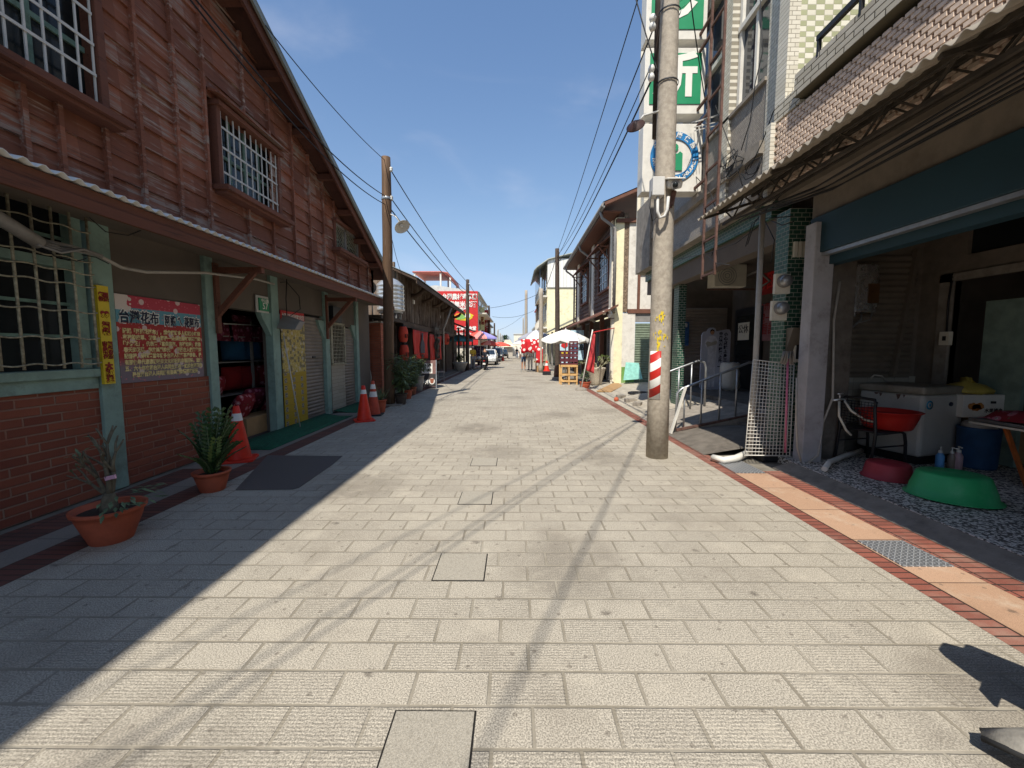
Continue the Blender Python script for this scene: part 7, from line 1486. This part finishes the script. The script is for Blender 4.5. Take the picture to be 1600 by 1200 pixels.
t = thing('shop_sign', 'pale blue shop sign with fruit pictures behind the dark wooden pole', 'sign', V(3.0, 23.5, 0)); MB().box(2.55, 3.15, 23.5, 23.56, .5, 2.2).build('board', M['signpale'], t); m = MB(); blob(m, 2.85, 1.75, .2, .2, 23.495, 14, 4); m.m = 1; blob(m, 2.85, 1.2, .2, .2, 23.494, 14, 5); m.build('pictures', [M['red'], M['signyellow']], t)
t = thing('shop_sign', 'blue and white upright sign beneath the off-white umbrella', 'sign', V(3.2, 22.3, 0)); MB().box(3.05, 3.75, 22.3, 22.36, .9, 2.5).build('board', M['signpale'], t); MB().box(3.1, 3.45, 22.28, 22.3, 1.3, 2.4).build('field', M['inkblue'], t); text('lettering', '冰品', .3, (3.6, 22.28, 1.7), UX, UZ, M['inkblack'], t, .01, .01, vertical=True)
person('woman in a white shirt and denim shorts walking down the street, left of the pair', V(.62, 28.6, 0), 3.05, dict(knl=(.09, -.1, .48), anl=(.1, -.05, .1), tol=(.1, -.2, .05)), 'inkwhite', 'denim', shorts=True, hairlong=True); person('companion dressed in white walking down the street, right of the pair', V(1.1, 28.9, 0), 3.3, None, 'inkwhite', 'umb_white', hairlong=False)
person('distant walker in dark clothes near the end of the street', V(.35, 62, 0), .2, None, 'darkcloth', 'denim'); person('distant walker in a pale shirt near the end of the street', V(.9, 64, 0), 3.0, None, 'umb_white', 'darkcloth')
# ---- yellow three-storey house and the row behind
hY = thing('yellow_house', 'three-storey pale yellow house with white cladding and curved roof canopy on the right', 'house', (6, 45, 0))
X0 = 3.35; MB().box(X0, 11, 42.5, 52, 0, 7.7).build('wall', M['creamwall'], hY)
M['clad'] = cells('white_cladding', 'X', 'Z', .34, 40, 0, .02, (hx('e6e4dc'), hx('dcdad2')), hx('bab8b0'), .5, .01); MB().box(X0, 11, 42.45, 52, 7.75, 10.6).build('cladding', M['clad'], hY); MB().box(X0 - .01, 11, 42.4, 42.5, 7.68, 7.76).build('band', M['pvcdark'], hY)
P = [[V(x, y, z) for y in (42.2, 52)] for x, z in ((2.0, 9.35), (2.3, 9.75), (2.9, 10.15), (3.4, 10.5), (6, 11.15), (11, 11.9))]; MB().grid(P).build('roof_canopy', M['metalroof'], hY, solid=.12)
for z in (3.6, 6.8): MB().box(2.55, X0, 42.6, 51.8, z, z + .16).build('balcony_slab', M['whitewall'], hY); m = MB(); m.box(2.55, 2.6, 42.6, 51.8, z + .95, z + 1.0); [m.box(2.55, 2.6, 42.6 + .45 * k, 42.66 + .45 * k, z + .16, z + .95) for k in range(21)]; m.build('balustrade', M['whitewall'], hY)
MB().box(2.56, 2.62, 42.6, 51.8, 7.85, 9.6).build('balcony_screen', M['glassblue'], hY)
for (y, z) in ((43.5, 4.4), (47, 4.4), (43.5, 7.6), (47, 7.6), (43.5, .9), (47, .9)): f = MB().box(X0 - .05, X0 + .05, y, y + 1.8, z, z + 1.9).build('window', M['whitemetal'], hY); MB().box(X0 - .07, X0 - .05, y + .1, y + 1.7, z + .1, z + 1.8).build('pane', M['glassblue'], f)
t = thing('low_shop', 'low grey-roofed shop between the timber house and the yellow house', 'shop', (4, 35, 0)); m = MB(); m.prism([V(2.9, 29, 2.9), V(6.5, 29, 4.6), V(6.5, 29, 4.72), V(2.9, 29, 3.02)], (0, 13, 0)); m.build('roof', M['metalroof'], t); MB().box(4.3, 8, 29, 42, 0, 3.4).build('wall', M['shutterdark'], t)
for y in (29.4, 33, 37, 41.5): MB().box(3.3, 3.45, y - .08, y + .08, 0, 3.0).build('post', M['pvcdark'], t)
for (x0, x1, y0, y1, h, mt, lab) in ((3.4, 10, 56, 68, 7.4, 'whitewall', 'white flat-roofed house with red trim beyond the yellow house'), (3.6, 10, 72, 84, 5.2, 'whitewall', 'low white house farther along on the right')):
    t = thing('far_house', lab, 'house', ((x0 + x1) / 2, (y0 + y1) / 2, 0)); MB().box(x0, x1, y0, y1, 0, h).build('wall', M[mt], t); MB().box(x0 - .15, x1, y0 - .15, y1 + .15, h, h + .18).build('roof_edge', M['red' if y0 < 60 else 'whitemetal'], t)
    for k in range(3):
        for z0 in (h * .15, h * .58): yy = y0 + .8 + k * 3.8; f = MB().box(x0 - .05, x0, yy, yy + 2, z0, z0 + 1.6).build('window', M['whitemetal'], t); MB().box(x0 - .06, x0 - .05, yy + .1, yy + 1.9, z0 + .1, z0 + 1.5).build('pane', M['glassblue'], f)
    MB().box(x0 - .9, x0, y0, y1, h * .5, h * .5 + .15).build('balcony_slab', M[mt], t)
c = onZ(822, 560); t = wooden_pole('tall concrete utility pole at the far right, left of the white houses', V(1.95, 70, 0), V(1.95, 70, 11.3), .3, .22, 'poleconc', 'utility poles along the street')
for (x, y, h, lab) in ((2.1, 100, 9.0, 'distant concrete utility pole near the street end on the right'), (2.75, 50, 6.8, 'dark utility pole in front of the white flat-roofed house')): wooden_pole(lab, V(x, y, 0), V(x, y, h), .2, .15, 'poleconc' if y > 60 else 'poledark', 'utility poles along the street')
umbrella('small white market umbrella far down on the right', V(1.2, 58, 0), 1.5, 2.7, ('umb_white',), 8, .45); umbrella('grey market umbrella far down on the right', V(1.6, 66, 0), 1.6, 3.2, ('umb_grey',), 8, .5)
t = thing('far_house', 'cream house closing the view at the end of the street', 'house', (3.5, 118, 0)); MB().box(-.2, 9, 112, 122, 0, 5.4).build('wall', M['cream'], t); MB().box(-.3, 9.2, 111.8, 122.2, 5.4, 5.6).build('roof_edge', M['whitemetal'], t); f = MB().box(1.2, 2.4, 111.9, 112, 3.0, 4.2).build('window', M['glassblue'], t)
t = thing('far_stall', 'small white market booth with yellow canopy at the end of the street', 'stall', (-.6, 84, 0)); MB().box(-2.0, -.4, 84, 86, 0, 1.9).build('booth', M['pvc'], t); MB().box(-.4, 1.4, 85, 86, 0, 1.6).build('counter', M['umb_white'], t); m = MB(); m.prism([V(-2.6, 83, 2.2), V(-.2, 83, 2.2), V(-.9, 83, 3.3), V(-1.9, 83, 3.3)], (0, 2.6, 0)); m.build('canopy', M['umb_cream'], t)
for (x, y, h, lab) in ((-3.2, 128, 4.6, 'tiny palm tree against the sky at the end of the street'), (-9, 125, 6, 'far broad tree behind the last houses on the left')):
    t = thing('far_tree', lab, 'tree', (x, y, 0)); MB().tube([V(0, 0, 0), V(.1, 0, h * .55), V(.2, 0, h * .85)], [.25, .18, .12], 8).build('trunk', M['bark'], t, local=True); m = MB(); rg = random.Random(int(h * 10))
    for k in range(500): a = rg.uniform(0, 6.28); e = rg.uniform(-.5, 1.3); d = V(math.cos(a) * math.cos(e), math.sin(a) * math.cos(e), math.sin(e)); q = V(.2, 0, h * .85) + d * h * .35 * rg.random() ** .5; m.leaf(q, d, d.cross(V(0, 0, 1)) + V(.01, 0, 0), .7, .25, .5)
    m.build('crown', M['leaf'], t, local=True)
# ================================================================ overhead cables
def cable(label, a, b, sag, r=.012, n=20, grp='overhead cables'):
    a = Vector(a); b = Vector(b); pts = [a.lerp(b, k / n) - V(0, 0, sag * 4 * (k / n) * (1 - k / n)) for k in range(n + 1)]
    return tag(MB().tube(pts, r, 6).build('overhead_cable', M['wire']), label, 'cable', grp)
ptop = PL.lerp(PLT, .955) + V(.1, 0, 0); pmid = PL.lerp(PLT, .845) + V(.1, 0, 0); plow = PL.lerp(PLT, .80) + V(.1, 0, 0); Q = V(-3.1, 28.35, 5.9)
cable('thin cable from the wooden gable top to the tip of the brown pole', onX(415, 40, -3.7), PL.lerp(PLT, .985), .12, .008); cable('cable along the wooden gable to the middle of the brown pole, upper strand', onX(300, -8, -3.62), pmid + V(-.1, 0, .02), .25, .011); cable('cable along the wooden gable to the middle of the brown pole, lower strand', onX(296, -2, -3.64), plow + V(-.1, 0, .1), .3, .011)
cable('uppermost cable between the brown pole and the dark pole by the billboard', ptop, Q, .25, .013); cable('middle cable between the brown pole and the dark pole by the billboard', pmid, Q - V(0, 0, .6), .25, .013); cable('lowest cable between the brown pole and the dark pole by the billboard', plow, Q - V(0, 0, .75), .3, .016)
for k, (z0, z1) in enumerate(((5.9, 6.6), (5.2, 6.2))): cable(('upper cable from the billboard pole to the next pole down the street', 'lower cable from the billboard pole to the next pole down the street')[k], V(-3.1, 28.35, z0), V(-3.2, 52, z1), .3, .016)
cable('cable dropping from the gable tip to the plank house roof', PL.lerp(PLT, .78), V(-4.1, 15.2, 4.2), .2, .008)
CP = V(1.86, 5.56, 0); DP = V(2.06, 20.2, 6.1)
for k, (z0, z1, dx, r, lab) in enumerate(((6.9, 6.15, 0, .009, 'topmost cable from the concrete pole to the dark wooden pole on the right'), (5.55, 5.9, -.1, .009, 'second cable from the concrete pole to the dark wooden pole on the right'), (4.95, 5.6, -.1, .012, 'thick lower cable from the concrete pole to the dark wooden pole on the right'), (5.1, 6.0, -.12, .007, 'thin cable crossing the others beside the sign boxes'))): cable(lab, CP + V(dx, 0, z0), DP + V(0, 0, z1 - 6.1), .12 + .06 * k, r)
cable('cable from the dark wooden pole to the pale concrete pole', DP, V(1.85, 26, 5.1), .15, .014); cable('cable from the pale concrete pole to the far right pole', V(1.8, 26, 5.1), V(2.7, 50, 6.6), .3, .016)
cable('long cable crossing the street between the far house corners', V(-3.15, 52, 6.6), V(2.8, 46, 7.6), .25, .02); cable('lower cable crossing the street beyond the far house corners', V(-3.1, 58, 6.0), V(2.9, 62, 7.2), .5, .02); cable('distant cable crossing the street near its end', V(-3.2, 80, 5.1), V(2.0, 70, 7.6), .4, .02)
cable('service cable leaning from the concrete pole top toward the sign boxes', onY(992, -8, 5.7), onY(1028, 112, 5.6), .03, .009); cable('service cable from above the concrete pole to the clinic wall', onY(1078, -8, 6.5), onY(1104, 170, 7.9), .05, .009)
for (za, zb_, xb, lab) in ((6.4, 6.3, -4.6, 'lowest of three thin cables crossing overhead from the concrete pole to the left roofs'), (6.43, 7.3, -4.6, 'middle of three thin cables crossing overhead from the concrete pole to the left roofs'), (6.46, 9.0, -4.9, 'highest of three thin cables crossing overhead from the concrete pole to the left roofs')): cable(lab, V(1.97, 5.6, za), V(xb, -6.0, zb_), .12, .009)
cable('cable crossing overhead behind the viewer from the concrete pole top', V(1.97, 5.6, 7.7), V(-2.8, -6.0, 7.7), .12, .013)
t = thing('wire_tangle', 'tangle of black wires looped on the clinic front above the canopy', 'cable', V(3.5, 6.2, 4.6)); m = MB(); rg = random.Random(3)
for k in range(7):
    c = onX(1160 + rg.uniform(-22, 22), 258 + rg.uniform(-14, 14), 3.42); pts = [c + V(rg.uniform(-.04, .02), .22 * math.cos(q) + rg.uniform(-.04, .04), .12 * math.sin(q) + rg.uniform(-.03, .03)) for q in [j * .8 for j in range(9)]]; m.tube(pts, .007, 5)
for pts in (((1188, 0), (1192, 80), (1180, 130), (1172, 190), (1158, 235)), ((1224, 150), (1208, 175), (1192, 220), (1172, 262)), ((1118, 165), (1130, 200), (1145, 240), (1160, 290)), ((1080, 268), (1110, 300), (1125, 350), (1112, 400))): m.tube([onX(px, py, 3.40) for px, py in pts], .007, 5)
m.build('wires', M['wire'], t)
t = thing('wire_drop', 'loose wires hanging from the canopy edge in front of the arcade beam', 'cable', V(3.4, 5.9, 3)); m = MB()
for pts in (((1165, 385), (1175, 350), (1185, 342), (1240, 338)), ((1168, 382), (1180, 345), (1225, 300)), ((1205, 345), (1222, 352), (1240, 346)), ((1060, 405), (1110, 395), (1150, 380), (1190, 350)), ((1195, 345), (1210, 375), (1205, 410)), ((1105, 400), (1120, 412), (1140, 414))): m.tube([onX(px, py, 3.38) for px, py in pts], .007, 5)
m.build('wires', M['wire'], t)
# ================================================================ scooter added mostly out of frame to cast the bottom right shadow
M['scootergrey'] = paint('scooter_grey', hx('73777a'), .35, .2, var=.05, spec=.5)
dr = V(-.55, .83, 0).normalized(); sloc = V(1.97, 1.45, 0) - dr * .98
t = scooter('grey scooter added mostly out of view for its shadow, whose rear mudguard tip shows at the bottom right corner of the photo', sloc, math.atan2(.55, .83), 'scootergrey')
m = MB(); m.prism([V(-.135, .84, .66), V(.135, .84, .66), V(.05, .97, .70), V(-.05, .97, .70)], (0, 0, .07)); m.build('shadow_cowl', M['scootergrey'], t, local=True, bevel=.02)  # unseen tapered tip, added to narrow the end of the cast shadow
a = onZ(1533, 1160, .03)
m = MB(); ax_ = (V(2.3, .88, .27) - a).normalized(); sdv = ax_.cross(V(0, 0, 1)).normalized(); P = []
for i in range(11):
    f = i / 10; w_ = .02 + .21 * math.sin(min(1, f * 1.25) * 1.57); c = a.lerp(V(2.3, .88, .27), f); P.append([c + sdv * w_ * math.sin(q) + V(0, 0, .10 * f ** .5 * math.cos(q) + .03) for q in [-1.5 + .3 * j for j in range(11)]])
m.grid(P); m.build('mudguard', paint('grey_suede', hx('8f8a80'), .8, var=.25, scale=14, dirt=hx('5d5952'), dirtamt=.5, bump=.002), t, solid=.012)
MB().tube([r_[0] for r_ in P] , .012, 6).build('edge_trim', M['rubber'], t); MB().tube([r_[-1] for r_ in P], .012, 6).build('edge_trim', M['rubber'], t)
